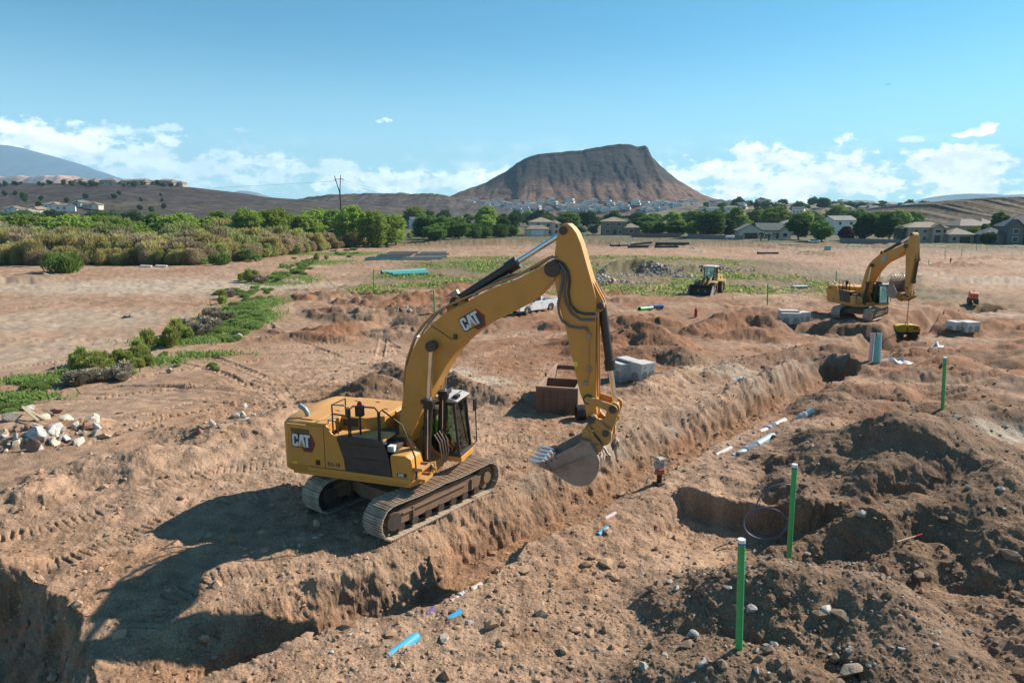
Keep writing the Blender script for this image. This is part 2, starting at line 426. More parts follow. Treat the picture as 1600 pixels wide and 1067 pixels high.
#  spoil piles and banks: crest as (px, py, height), side slope, lumpiness, soil kind (0 tan, 1 red, 2 dark gravel)
_wr = random.Random(31)
def crest(pts, base=0.0):
    return [(*G(a, b, h + base), h, h) for (a, b, h) in pts]
PILES = [
    # front pile, the near small one, and the large one behind
    (crest([(1095, 930, .35), (1126, 897, .95), (1229, 882, 1.4), (1297, 884, 1.4), (1343, 888, 1.45), (1381, 919, 1.35), (1412, 955, 1.25), (1458, 1001, 1.1), (1510, 1080, .9)]), .68, .6, 2),
    (crest([(1020, 1052, .35), (1152, 1018, .75), (1215, 1026, .7), (1290, 1075, .5)]), .55, .8, 2),
    (crest([(1259, 786, .5), (1300, 742, .9), (1343, 702, 1.45), (1446, 646, 2.45), (1475, 653, 2.35), (1510, 674, 2.1), (1560, 740, 1.7), (1640, 850, 1.2)]), .52, .7, 2),
    (crest([(1214, 830, .3), (1300, 810, .7), (1440, 776, 1.1), (1530, 808, 1.1), (1620, 858, 1.0)]), .6, .7, 2),
    (crest([(1330, 860, .45), (1450, 850, .6), (1560, 880, .6), (1640, 930, .6)]), .5, 1.2, 2),
    (crest([(1500, 930, .4), (1580, 960, .6), (1680, 1010, .7)]), .5, 1.0, 0),
    (crest([(1300, 1060, .2), (1380, 1090, .4)]), .5, 1.0, 2),
    # right bank of the trench
    (crest([(1075, 762, .15), (1150, 735, .35), (1230, 700, .45), (1290, 655, .55), (1330, 630, .35)]), .35, .8, 0),
    (crest([(1260, 622, .3), (1300, 608, .9), (1340, 618, .3)]), .55, 1.0, 2),
    # left lip of the trench further on
    (crest([(985, 735, .2), (1066, 660, .45), (1145, 612, .5), (1206, 577, .6), (1245, 552, .6)]), .5, 1.6, 0),
    # windrows right of the far excavator
    (crest([(1370, 590, .3), (1440, 580, .6), (1500, 578, .7), (1560, 588, .6), (1640, 600, .6)], -.6), .42, .7, 0),
    (crest([(1380, 615, .3), (1450, 606, .5), (1530, 612, .6), (1640, 640, .6)], -.5), .4, .7, 0),
    (crest([(1470, 650, .8), (1530, 640, .8), (1640, 655, .8)], -.5), .45, .8, 2),
    (crest([(1420, 560, .3), (1500, 548, .45), (1620, 545, .5)], -.7), .35, .7, 0),
    (crest([(1440, 535, .3), (1520, 528, .4), (1620, 527, .4)], -.8), .35, .7, 0),
    # dark heaps behind the bucket cylinder and round the hydrant
    (crest([(948, 545, .5), (975, 517, 1.2), (1000, 503, 1.7), (1022, 512, 1.5), (1045, 540, .6)], -.6), .5, 1.0, 1),
    (crest([(945, 497, .6), (985, 494, .8), (1030, 497, .7), (1060, 500, .5)], -.8), .5, 1.0, 1),
    (crest([(1085, 512, .5), (1130, 488, 1.1), (1165, 483, 1.2), (1200, 490, 1.1), (1235, 500, .5)], -.8), .5, 1.2, 1),
    (crest([(1120, 520, .4), (1180, 508, .8), (1230, 515, .5)], -.7), .45, 1.2, 1),
    (crest([(1040, 555, .3), (1065, 545, .9), (1085, 560, .3)], -.5), .5, 1.0, 2),
    (crest([(1180, 562, .3), (1240, 548, .7), (1270, 538, .6)], -.6), .45, 1.0, 1),
    (crest([(1275, 548, .4), (1310, 540, .9), (1345, 552, .4)], -.7), .5, 1.0, 2),
    (crest([(1425, 500, .7), (1455, 483, 1.3), (1480, 486, 1.0), (1500, 495, .4)], -.9), .5, 1.0, 1),
    (crest([(1250, 508, .5), (1300, 504, .5), (1340, 507, .5), (1395, 512, .4)], -1.0), .6, 1.0, 2),
    (crest([(1100, 590, .3), (1150, 570, .4), (1190, 555, .4)], -.5), .35, 1.2, 2),
    (crest([(960, 620, .1), (1010, 605, .4), (1060, 580, .5), (1100, 570, .2)], -.3), .4, 1.4, 0),
    # dug ground beyond the boom
    (crest([(540, 452, .3), (575, 448, .5), (615, 453, .3)], -.9), .5, 1.4, 1),
    (crest([(600, 468, .4), (650, 455, .9), (680, 447, 1.1), (715, 452, .5)], -.9), .45, 1.3, 1),
    (crest([(690, 447, .6), (725, 437, 1.0), (760, 440, .7), (800, 447, .4)], -1.0), .5, 1.3, 1),
    (crest([(520, 466, .2), (545, 462, .5), (570, 468, .3)], -.8), .5, 1.4, 1),
    (crest([(590, 485, .3), (630, 478, .5), (690, 486, .3)], -.8), .45, 1.6, 1),
    (crest([(545, 612, .2), (578, 590, 1.1), (600, 592, 1.0), (622, 612, .3)], -.2), .6, 1.0, 2),
    (crest([(695, 575, .2), (712, 590, .7), (740, 603, .7), (790, 622, .4)], -.2), .6, 1.4, 2),
    (crest([(600, 565, .2), (618, 576, .5), (640, 590, .4)], -.3), .6, 1.4, 2),
    # left foreground berms
    (crest([(60, 740, .2), (150, 712, .5), (230, 700, .65), (300, 700, .45), (350, 690, .3)]), .4, .9, 0),
    (crest([(250, 668, .2), (330, 668, .5), (400, 655, .5), (440, 640, .2)]), .4, 1.0, 0),
    (crest([(0, 672, .3), (60, 660, .5), (140, 655, .35)]), .3, 1.2, 0),
    (crest([(0, 800, .1), (30, 770, .45), (70, 745, .3)]), .4, 1.5, 0),
    (crest([(-40, 1010, .5), (-8, 990, .5)], -1.9), .5, 1.0, 0),
    # mounds under the rubble heaps
    (crest([(945, 420, .8), (970, 405, 2.1), (1000, 404, 2.2), (1030, 411, 1.7), (1056, 421, .6)], -1.7), .6, 1.0, 2),
    (crest([(1062, 421, .6), (1075, 413, 1.3), (1090, 414, 1.1), (1112, 416, .9), (1138, 415, .7)], -1.7), .5, 1.0, 2),
    (crest([(925, 441, .4), (940, 431, 1.0), (956, 438, .5)], -1.6), .5, 1.0, 1),
    # dumped dirt at the far left
    (crest([(-40, 432, .8), (15, 425, 1.2), (50, 428, .9), (80, 436, .3)], -1.4), .5, 1.2, 2),
    # low banks at the far side of the site
    (crest([(640, 372, 1.2), (760, 372, 1.6), (900, 369, 2.0), (960, 373, 1.2)], -3.2), .3, .8, 1),
    (crest([(960, 374, 1.2), (1160, 376, 1.5), (1400, 377, 1.5), (1640, 379, 1.5)], -3.2), .3, .8, 1),
    (crest([(1180, 378, .5), (1215, 380, 1.2), (1260, 384, .5)], -2.8), .4, 1.0, 1),
    (crest([(1240, 392, .4), (1275, 388, 1.4), (1310, 391, .6)], -2.4), .45, 1.3, 2),
    (crest([(1505, 398, .4), (1550, 392, 1.0), (1600, 396, .6)], -2.2), .4, 1.0, 1),
    (crest([(1440, 410, .3), (1500, 406, .7), (1560, 412, .5)], -2.0), .4, 1.0, 1),
    (crest([(1490, 434, .3), (1560, 428, .6), (1620, 434, .5)], -1.6), .35, 1.0, 0),
]
for _ in range(95):          # graded windrows and ruts lying across the site
    zx = _wr.random()
    if zx < .62: px, py = _wr.uniform(700, 1650), _wr.uniform(398, 560)
    elif zx < .78: px, py = _wr.uniform(1330, 1650), _wr.uniform(540, 650)
    else: px, py = _wr.uniform(430, 760), _wr.uniform(430, 520)
    L = _wr.uniform(40, 170) * (1.3 if px > 1300 else 1); h = _wr.uniform(.2, .7) * (1.2 if py > 470 else 1.0); sl = _wr.uniform(-.12, .10); bz = -.7 if py > 470 else -1.3
    if 0: continue
    if math.hypot(px - 1345, (py - 470) * 2) < 90 or math.hypot(px - 1100, (py - 445) * 2) < 60 or math.hypot(px - 835, (py - 475) * 2) < 60: continue
    PILES.append((crest([(px - L / 2, py - sl * L / 2, .05), (px - L / 5, py - sl * L / 5 + _wr.uniform(-2, 2), h), (px + L / 5, py + sl * L / 5 + _wr.uniform(-2, 2), h * .9), (px + L / 2, py + sl * L / 2, .05)], bz), _wr.uniform(.35, .6), _wr.uniform(.5, 1.2), _wr.choice((0, 1, 1, 2))))
#  vertical cut bank facing the camera in front of the hoops (edge line, drop in front of it)
CUT = [(4.9, 19.9), (5.55, 19.6), (7.2, 18.5), (8.1, 17.9), (9.6, 17.9)]
#  caterpillar and tyre prints: path px, width, pitch, depth, lateral offsets
PRINTS = [
    ([(500, 722), (437, 726), (333, 736), (238, 764), (166, 798), (71, 826), (-40, 850)], .62, .21, .045),
    ([(470, 760), (437, 764), (361, 779), (266, 812), (190, 845), (95, 883), (10, 905)], .62, .21, .045),
    ([(560, 850), (480, 868), (410, 885), (330, 905), (260, 940), (220, 985)], .62, .21, .035),
    ([(1240, 560), (1180, 600), (1100, 645), (1030, 690), (985, 720)], .6, .21, .04),
    ([(1180, 560), (1110, 590), (1040, 630), (980, 680), (940, 700)], .6, .21, .04),
    ([(740, 690), (790, 690), (840, 690), (880, 700)], .6, .21, .04),
    ([(730, 655), (780, 660), (830, 670), (850, 690)], .6, .21, .035),
    ([(790, 730), (830, 715), (870, 690)], .6, .21, .04),
    ([(-20, 590), (80, 575), (200, 563), (330, 545), (470, 535), (640, 520)], .45, .3, .05),
    ([(-20, 612), (90, 590), (220, 580), (350, 560), (480, 548), (620, 545)], .45, .3, .05),
    ([(20, 645), (150, 615), (300, 600), (440, 580), (600, 560)], .5, .3, .03),
    ([(180, 660), (300, 625), (420, 600), (540, 590)], .5, .3, .03),
    ([(620, 540), (560, 500), (520, 470), (490, 440), (478, 420)], .5, .3, .04),
    ([(660, 530), (610, 500), (560, 470), (530, 445), (505, 420)], .5, .3, .04),
    ([(400, 640), (470, 600), (560, 560), (640, 540)], .5, .3, .03),
    ([(1290, 600), (1330, 575), (1360, 568)], .5, .21, .03),
    ([(1240, 690), (1280, 640), (1330, 600), (1400, 575)], .5, .21, .03),
    ([(960, 640), (1040, 600), (1110, 570), (1200, 545)], .4, .3, .04),
    ([(-40, 560), (100, 556), (230, 540), (330, 552), (430, 590), (470, 640)], .42, .3, .05),
    ([(-40, 580), (110, 574), (240, 558), (340, 572), (420, 610), (450, 650)], .42, .3, .05),
    ([(150, 690), (260, 650), (400, 622), (520, 600), (590, 560), (600, 520), (560, 480)], .42, .3, .05),
    ([(-20, 470), (120, 462), (260, 452), (380, 470), (450, 520), (560, 560)], .45, .3, .05),
    ([(640, 640), (720, 640), (800, 620), (850, 590), (860, 560)], .42, .3, .05),
    ([(980, 640), (1080, 620), (1180, 590), (1230, 560), (1240, 530)], .42, .3, .05),
    ([(1290, 700), (1350, 640), (1440, 600), (1560, 580)], .42, .3, .05),
    ([(1160, 470), (1250, 455), (1320, 440), (1420, 420)], .5, .3, .05),
    ([(1140, 455), (1230, 440), (1330, 425), (1450, 405)], .5, .3, .05),
    ([(800, 520), (870, 500), (960, 480), (1040, 470)], .5, .3, .05),
    ([(720, 560), (800, 540), (870, 520), (950, 500)], .5, .3, .05),
]
PRINTS = [([G(a, b, -.4 if b < 560 else 0) for a, b in p], w, pi, dp) for p, w, pi, dp in PRINTS]
RUTS = []
_rr = random.Random(5)
for _ in range(110):          # faint wheel ruts wandering over the site
    px, py = _rr.choice([(_rr.uniform(-50, 620), _rr.uniform(470, 660)), (_rr.uniform(700, 1600), _rr.uniform(410, 560)), (_rr.uniform(1250, 1700), _rr.uniform(540, 640))])
    x0, y0 = G(px, py, -.6); a = _rr.choice([R(_rr.uniform(5, 35)), R(_rr.uniform(-20, 20))]); L = _rr.uniform(8, 26); k = _rr.uniform(-.03, .03)
    RUTS.append(([(x0 + math.cos(a + k * t) * t, y0 + math.sin(a + k * t) * t) for t in np.linspace(-L / 2, L / 2, 5)], _rr.uniform(.12, .34), _rr.uniform(.03, .10)))

BENCH = [G(-60, 850), G(166, 798), G(333, 750), G(500, 735), G(640, 690), G(800, 660)]
def d_bench(x, y):
    return polyline_dist(x, y, BENCH)[0]
def terrain(x, y, fine=True):
    """height, and weights (red, dark gravel, rough, floor) at every point"""
    x = np.asarray(x, float); y = np.asarray(y, float)
    r = np.hypot(x, y)
    near = r < 170
    z = base_z(x, y)
    wx = x + 0.22 * perlin(x / 1.5, y / 1.5, 3) + .05 * perlin(x / .35, y / .35, 4)
    wy = y + 0.22 * perlin(x / 1.5, y / 1.5, 5) + .05 * perlin(x / .35, y / .35, 6)
    red = np.zeros_like(x); dark = np.zeros_like(x); rough = np.zeros_like(x); flo = np.zeros_like(x)
    # rolling surface
    z = z + (0.10 * fbm(x, y, 7.0, 3, 20) + .03 * fbm(x, y, 1.7, 2, 24)) * sstep(r, 8, 14)
    z = z + 0.55 * fbm(x, y, 60.0, 2, 30) * sstep(r, 90, 160) * sstep(r, 900, 500)
    # piles
    for pts, slope, lump, kind in PILES:
        hm = max(p[2] for p in pts); reach = hm / slope + 2.0
        P = np.array(pts)
        box = (x > P[:, 0].min() - reach) & (x < P[:, 0].max() + reach) & (y > P[:, 1].min() - reach) & (y < P[:, 1].max() + reach)
        if not box.any(): continue
        bx, by = wx[box], wy[box]
        sl = slope * (1 + .22 * perlin(bx / 1.9, by / 1.9, 42))
        h = ridge_height(bx, by, pts, sl) + (.16 * hm * perlin(bx / 1.6, by / 1.6, 41) + .05 * perlin(bx / .5, by / .5, 43) * lump)
        zb = base_z(x[box], y[box])
        h = np.where(h > 0, h, h * .25)            # a skirt of loose fill
        zz = z[box]
        top = zb + h
        k = .12
        hh = np.clip(.5 + .5 * (top - zz) / k, 0, 1)
        z[box] = zz + (top - zz) * hh + k * hh * (1 - hh)
        wgt = np.clip((h + .12) / .3, 0, 1)
        rough[box] = np.maximum(rough[box], wgt * lump)
        if kind == 1: red[box] = np.maximum(red[box], wgt)
        if kind == 2: dark[box] = np.maximum(dark[box], wgt)
    # cut bank: ground in front is lower
    m = (r < 26) & (x > 3)
    if m.any():
        d, sd, par, _ = polyline_dist(wx[m], wy[m], CUT)
        f = sstep(-sd * d, -.12, .18) * sstep(par, 0.0, .5) * sstep(par, 4.0, 3.2) * sstep(d, 4.0, 1.2)
        z[m] -= .55 * f
        lip = sstep(d, .9, 0) * (sd > 0) * sstep(par, 0, .4) * sstep(par, 4, 3.2)
        z[m] += .22 * lip
    # trenches and the pit in the corner
    for T in (TRENCH, TRENCH2):
        P = np.array(T)
        m = (x > P[:, 0].min() - 4) & (x < P[:, 0].max() + 4) & (y > P[:, 1].min() - 4) & (y < P[:, 1].max() + 4)
        if not m.any(): continue
        d, sd, par, ln = polyline_dist(x[m] * .45 + wx[m] * .55, y[m] * .45 + wy[m] * .55, T)
        hw = interp(par, [p[2] for p in T]); dep = interp(par, [p[3] for p in T])
        # the wall crumbles in bites
        bite = .42 * np.clip(perlin(ln / 2.3, 7.7 + 0 * ln, 51), -1, 1) + .03 * np.clip(perlin(ln / .7, 3.3 + 0 * ln, 52), -1, 1)
        d = d + .05 * fbm(x[m], y[m], .8, 3, 54, .5)
        run = np.where(sd > 0, 1.05 + bite, .55 + .5 * bite)
        f = np.clip((d - hw) / run, 0, 1)
        prof = np.where(f < .12, f * 1.2, .144 + (f - .12) * .973)
        prof = prof ** .9
        target = base_z(x[m], y[m]) - dep * (1 - prof)
        zz = z[m]
        inside = f < 1
        z[m] = np.where(inside, np.minimum(zz, target + (zz - base_z(x[m], y[m])) * prof), zz)
        # the wall shows furrows from bucket teeth
        z[m] += np.where(inside & (f > .02), .03 * fbm(x[m], y[m], .45, 4, 53, .6) * np.sin(f * 3.14) ** .6, 0)
        flo[m] = np.maximum(flo[m], np.where(f < .9, 1 - f, 0)); rough[m] = np.maximum(rough[m], np.where(f < 1.3, .8, 0))
    m = (x < -3) & (y < 22)
    if m.any():
        d, sd, par, ln = polyline_dist(wx[m], wy[m], PIT)
        f = np.clip((-sd * d + .22 * fbm(x[m], y[m], 1.1, 3, 56)) / .85, 0, 1)
        z[m] = z[m] - 1.7 * f * sstep(par, 0, .6) + .05 * fbm(x[m], y[m], .6, 4, 57, .6) * np.sin(f * 3.14) ** .6 + .05 * (f >= 1) * fbm(x[m], y[m], .8, 3, 58)
        flo[m] = np.maximum(flo[m], np.where(f > .5, .6, 0)); rough[m] = np.maximum(rough[m], np.where((f > 0), .7, 0))
    # dark hollow before the far excavator
    hx, hy = G(1320, 536, -2.0)
    d = np.hypot((x - hx) / 5.6, (y - hy) / 3.0)
    z = z - 1.1 * sstep(d + .12 * perlin(x / 1.5, y / 1.5, 61), 1.1, .72)
    dark = np.maximum(dark, sstep(d, 1.3, .9))
    if not fine: return z, red, dark, rough, flo
    # prints
    keep = (flo < .05) & near; pm = np.zeros_like(x)
    for pts, w, pitch, dep in PRINTS:
        P = np.array(pts)
        m = keep & (x > P[:, 0].min() - 1) & (x < P[:, 0].max() + 1) & (y > P[:, 1].min() - 1) & (y < P[:, 1].max() + 1)
        if not m.any(): continue
        d, sd, par, ln = polyline_dist(x[m], y[m], pts)
        e = pm_e = sstep(d, w / 2 + .05, w / 2 - .03) * (1 - .8 * np.clip(rough[m], 0, 1)) * np.clip(.9 + .9 * perlin(x[m] / 2.2, y[m] / 2.2, 77), 0, 1)
        pm[m] = np.maximum(pm[m], e)
        ph = np.mod(ln / pitch + .15 * sd * d / w, 1)
        bar = sstep(ph, .0, .05) * sstep(ph, .27, .20)
        z[m] += 1.6 * e * (-dep * .6 - dep * 1.5 * bar) + dep * .8 * sstep(np.abs(d - w / 2 - .09), .12, 0) * (1 - np.clip(rough[m], 0, 1))
    for pts, w, dep in RUTS:
        P = np.array(pts)
        m = keep & (x > P[:, 0].min() - 1) & (x < P[:, 0].max() + 1) & (y > P[:, 1].min() - 1) & (y < P[:, 1].max() + 1)
        if not m.any(): continue
        d, sd, par, ln = polyline_dist(wx[m] * .3 + x[m] * .7, wy[m] * .3 + y[m] * .7, pts)
        en = np.sin(np.clip(par / (len(pts) - 1), 0, 1) * 3.14)
        z[m] += en * (-dep * sstep(d, w, .05) + dep * .9 * sstep(np.abs(d - w - .1), .2, 0))
    # churned ground
    chn = np.clip(.30 + 1.1 * fbm(x, y, 5.0, 3, 80), 0, 1)
    zone = sstep(x - .25 * y, -2.5, 1.0) * sstep(r, 20, 14) * 1.0                              # right foreground
    zone = np.maximum(zone, .75 * sstep(np.hypot((x - 1) / 9, (y - 44) / 7), 1.1, .6))         # dug field beyond the boom
    zone = np.maximum(zone, .8 * sstep(np.hypot((x + 6) / 12, (y - 64) / 9), 1.1, .6))
    zone = np.maximum(zone, .6 * sstep(np.hypot((x - 26) / 16, (y - 48) / 12), 1.1, .6))
    zone = np.maximum(zone, .5 * sstep(np.hypot((x + 11) / 7, (y - 21) / 3.5), 1.1, .6))
    packed = sstep(np.abs(d_bench(x, y)), 2.2, 1.0)
    rg = np.clip(np.maximum(rough, np.maximum(zone * (.30 + .70 * chn), .09 * chn * chn) * (1 - .8 * packed)), 0, 1.6) * (1 - .85 * pm)
    nm = r < 75
    if nm.any():
        xa, ya, ra = x[nm], y[nm], rg[nm]
        b = .13 * lumps(xa, ya, .55, 90, .5, .10, .42) * np.clip(ra - .35, 0, 1) * 1.5
        b += 1.05 * .12 * lumps(xa, ya, .26, 94, .75, .12, .46) * np.clip(ra - .12, 0, 1.2)
        b += .75 * .06 * lumps(xa, ya, .12, 98, .8, .15, .5) * (.06 + ra)
        b += (.010 + .040 * ra) * fbm(xa, ya, .5, 4, 102, .55)
        b += .05 * ra * (.25 - np.abs(perlin(xa / .9, ya / .9, 110)))
        z[nm] += b
    fm = (r >= 40) & (r < 400)
    if fm.any():
        z[fm] += (.10 + .25 * rg[fm]) * fbm(x[fm], y[fm], 2.6, 3, 120, .6) * sstep(r[fm], 40, 70)
    return z, red, dark, rg, flo

def TZ(x, y, fine=False):
    return float(terrain(np.array([x]), np.array([y]), fine)[0][0])
def GT(px, py, fine=False):
    """where the sight line of a pixel of the photograph meets the built ground"""
    z = 0.0
    lo = None
    for k in range(7):
        x, y = G(px, py, z); z2 = TZ(x, y, fine); z = z + (z2 - z) * .75
        if abs(z2 - z) < .004: break
    x, y = G(px, py, z)
    return Vector((x, y, TZ(x, y, fine)))

# ---------------------------------------------------------------- the ground sheet
def build_ground():
    dep = np.radians(np.concatenate([np.linspace(88, 46, 14), np.linspace(45.5, 1.15, 800), np.linspace(1.1, .06, 22)]))
    rad = (CAM_H - .0) / np.tan(dep)
    rad = np.append(rad, [14000., 30000.])
    th = np.radians(np.concatenate([np.linspace(-180, -48, 30)[:-1], np.linspace(-48, -39.5, 50)[:-1], np.linspace(-39.5, 39.5, 1080)[:-1], np.linspace(39.5, 48, 50)[:-1], np.linspace(48, 180, 30)]))
    nr, nt = len(rad), len(th)
    A, B = np.meshgrid(rad, th, indexing='ij')
    x = (A * np.sin(B)).ravel(); y = (A * np.cos(B)).ravel()
    z, red, dark, rg, flo = terrain(x, y)
    Xg, Yg, Zg = x.reshape(nr, nt), y.reshape(nr, nt), z.reshape(nr, nt)
    da = [np.gradient(q, axis=0) for q in (Xg, Yg, Zg)]; db = [np.gradient(q, axis=1) for q in (Xg, Yg, Zg)]
    nx_ = da[1] * db[2] - da[2] * db[1]; ny_ = da[2] * db[0] - da[0] * db[2]; nz_ = da[0] * db[1] - da[1] * db[0]
    ln_ = np.sqrt(nx_ ** 2 + ny_ ** 2 + nz_ ** 2) + 1e-12; sg = np.sign(nz_); nx_, ny_, nz_ = nx_ * sg / ln_, ny_ * sg / ln_, nz_ * sg / ln_
    steep = (sstep(nz_, .90, .62) * (A < 60) * (A > 7)).ravel()
    ms = steep > .02
    xs_, ys_, zs_ = x[ms], y[ms], z[ms]; s_ = (xs_ + ys_) * .7; s2_ = (xs_ - ys_) * .7
    blk = lumps(s_ + .3 * s2_, zs_ * 1.15 + .35 * s2_, .30, 400, .75, .2, .55) * .30 + lumps(s_ + .2 * s2_, zs_ + .3 * s2_, .13, 410, .7, .2, .5) * .13
    dsp = (.085 * fbm(s_ + .4 * s2_, zs_ * 1.2 + .4 * s2_, .50, 5, 420, .58) + .20 * (blk - .05)) * steep[ms]
    ledge = .02 * np.sin((zs_ + .12 * perlin(s_ / 1.5, s2_ / 1.5, 430)) * 21.) * steep[ms]
    dsp = dsp + ledge * np.clip(.5 + perlin(s_ / 2.2, zs_ / 2.2, 431), 0, 1)
    x[ms] += nx_.ravel()[ms] * dsp; y[ms] += ny_.ravel()[ms] * dsp; z[ms] += nz_.ravel()[ms] * dsp
    r = A.ravel()
    # ---- soil colours (albedo of the dirt, plus tone noise for small relief shadows)
    tan = np.array([.445, .288, .192]); tan2 = np.array([.345, .200, .118]); redc = np.array([.275, .122, .062]); drk = np.array([.195, .120, .074]); pale = np.array([.50, .40, .30]); org = np.array([.27, .135, .068])
    n1 = fbm(x, y, 9.0, 4, 200); n2 = fbm(x, y, 2.2, 4, 210); n3 = fbm(x, y, .6, 3, 220)
    def mixc(c, t, col): return c + (col - c) * t[:, None]
    c = np.tile(tan, (len(x), 1))
    c = mixc(c, np.clip(.42 + .8 * n1 + .45 * n2, 0, 1), tan2)
    # reddish zones of the middle distance
    zr = np.zeros_like(x)
    for (px, py, rx, ry, wt, bz) in ((830, 545, 9, 7, .95, -.4), (640, 470, 12, 12, .8, -.8), (1000, 520, 8, 8, .8, -.7), (1150, 500, 14, 10, .75, -.9), (860, 500, 14, 10, .6, -.8), (1440, 500, 14, 12, .6, -1), (1300, 540, 12, 8, .4, -1), (760, 440, 16, 12, .6, -1), (1000, 372, 120, 26, .6, -3), (1380, 377, 120, 24, .7, -3)):
        gx, gy = G(px, py, bz); zr = np.maximum(zr, wt * sstep(np.hypot((x - gx) / rx, (y - gy) / ry) + .35 * n2, 1.15, .5))
    mid = sstep(y, 24, 34) * sstep(y, 92, 70) * sstep(x + .15 * y, -6, 3)
    zr = np.maximum(zr, mid * np.clip(.35 + .8 * n1 + .5 * n2, 0, .75))
    c = mixc(c, np.clip(np.maximum(zr * (.75 + .5 * n2), red * .85), 0, 1), redc)
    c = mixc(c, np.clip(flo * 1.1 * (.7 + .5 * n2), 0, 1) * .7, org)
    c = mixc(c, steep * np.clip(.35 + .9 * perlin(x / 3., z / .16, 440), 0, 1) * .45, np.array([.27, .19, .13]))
    c = mixc(c, np.clip(dark * (.85 + .5 * n2 + .35 * n3), 0, 1) * .78, drk)
    zd = sstep(x - .25 * y, 0.5, 3.0) * sstep(r, 21, 15)
    c = mixc(c, np.clip(zd * (.15 + .8 * n1 + .5 * n2), 0, 1) * .55, np.array([.235, .150, .095]))
    # grey crumbly lip of the trench
    d, sd, par, ln = polyline_dist(x, y, TRENCH)
    lipm = sstep(np.abs(d - 1.7), .8, .1) * (sd > 0) * sstep(par, 6.5, 8.2)
    c = mixc(c, np.clip(lipm * (.4 + .9 * n2), 0, 1) * .8, np.array([.28, .225, .175]))
    # pale packed spots
    for (px, py, rx, ry, wt) in ((745, 598, 2.2, 1.5, .9), (720, 585, 1.5, 1.5, .6), (1575, 690, 1.5, 1.0, 1.0), (1120, 585, 4, 1.6, .6), (1580, 430, 14, 9, .7), (1350, 420, 18, 9, .5), (1560, 490, 6, 3, .5), (250, 440, 34, 14, .8), (100, 500, 14, 10, .6), (60, 540, 10, 8, .5)):
        gx, gy = G(px, py, -.3 if py > 520 else -1); c = mixc(c, np.clip(wt * sstep(np.hypot((x - gx) / rx, (y - gy) / ry) + .3 * n2, 1.1, .4), 0, 1), pale)
    # worn tracks read paler
    for pts, w, pitch, dp in PRINTS[8:]:
        d, _, _, _ = polyline_dist(x, y, pts); c = mixc(c, .35 * sstep(d, 1.1, .2), tan * 1.08)
    # green cover over the far field, as a tint under the real plants
    gx1 = sstep(r, 80, 96) * sstep(r, 178, 150)
    gcov = gx1 * np.clip(.45 + 1.3 * fbm(x, y, 14, 4, 300), 0, 1)
    gcov *= sstep(x, -26, -20) * sstep(x, 62, 48)
    c = mixc(c, np.clip(gcov * 1.2, 0, 1) * .55, np.array([.130, .150, .050]))
    c = mixc(c, sstep(r, 86, 96) * sstep(r, 170, 150) * sstep(x, -26, -18) * sstep(x, 66, 50) * .70, np.array([.185, .145, .085]))
    # valley floor beyond: dry scrub
    c = mixc(c, sstep(r, 215, 290), np.array([.15, .13, .07]))
    c = c * (.86 + .26 * n3 + .18 * n2)[:, None]  # random soil tone, widened to paint in shadows of the small relief
    c = np.clip(c, .02, .8)
    me = bpy.data.meshes.new('ground')
    nv = nr * nt
    me.vertices.add(nv + 1)
    co = np.empty((nv + 1, 3)); co[:nv, 0] = x; co[:nv, 1] = y; co[:nv, 2] = z; co[nv] = (0, 0, 0)
    me.vertices.foreach_set('co', co.ravel())
    i = np.arange(nr - 1)[:, None] * nt + np.arange(nt - 1)[None, :]
    q = np.stack([i, i + nt, i + nt + 1, i + 1], -1).reshape(-1, 4)[:, ::-1]
    nq = len(q)
    me.loops.add(nq * 4); me.polygons.add(nq)
    me.polygons.foreach_set('loop_start', np.arange(nq) * 4)
    me.loops.foreach_set('vertex_index', q.ravel())
    me.polygons.foreach_set('use_smooth', np.ones(nq, bool))
    me.update(calc_edges=True)
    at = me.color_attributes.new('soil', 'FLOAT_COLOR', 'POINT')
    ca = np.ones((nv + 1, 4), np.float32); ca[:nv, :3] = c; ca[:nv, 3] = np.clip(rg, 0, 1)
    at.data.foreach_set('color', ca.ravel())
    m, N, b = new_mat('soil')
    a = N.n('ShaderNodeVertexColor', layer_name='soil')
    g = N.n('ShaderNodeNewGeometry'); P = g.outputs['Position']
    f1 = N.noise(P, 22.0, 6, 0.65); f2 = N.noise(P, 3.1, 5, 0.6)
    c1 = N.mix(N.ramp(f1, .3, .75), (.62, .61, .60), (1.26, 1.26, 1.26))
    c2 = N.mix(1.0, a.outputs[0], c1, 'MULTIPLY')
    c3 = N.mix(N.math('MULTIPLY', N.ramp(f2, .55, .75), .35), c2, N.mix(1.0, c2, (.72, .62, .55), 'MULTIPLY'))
    # pale grit and small pebbles
    vo = N.n('ShaderNodeTexVoronoi', feature='F1'); N.link(P, vo.inputs['Vector']); vo.inputs['Scale'].default_value = 13.0
    sc = N.n('ShaderNodeSeparateColor'); N.link(vo.outputs['Color'], sc.inputs[0])
    peb = N.math('MULTIPLY', N.ramp(vo.outputs[0], .30, .22), N.ramp(sc.outputs[0], .90, .93))
    c4 = N.mix(N.math('MULTIPLY', peb, .75), c3, (.48, .42, .36))
    N.link(c4, b.inputs['Base Color'])
    b.inputs['Roughness'].default_value = .93
    b.inputs['Specular IOR Level'].default_value = .15
    bp = N.n('ShaderNodeBump'); bp.inputs['Strength'].default_value = 1.0; bp.inputs['Distance'].default_value = .055
    hgt = N.math('ADD', N.noise(P, 9.0, 8, .68), N.math('MULTIPLY', peb, .5))
    N.link(hgt, bp.inputs['Height']); N.link(bp.outputs[0], b.inputs['Normal'])
    me.materials.append(m)
    o = bpy.data.objects.new('ground', me)
    link(o)
    tag(o, 'bare tan and red graded earth of the building site with a trench and spoil', None, None, 'structure')
    return o
build_ground()
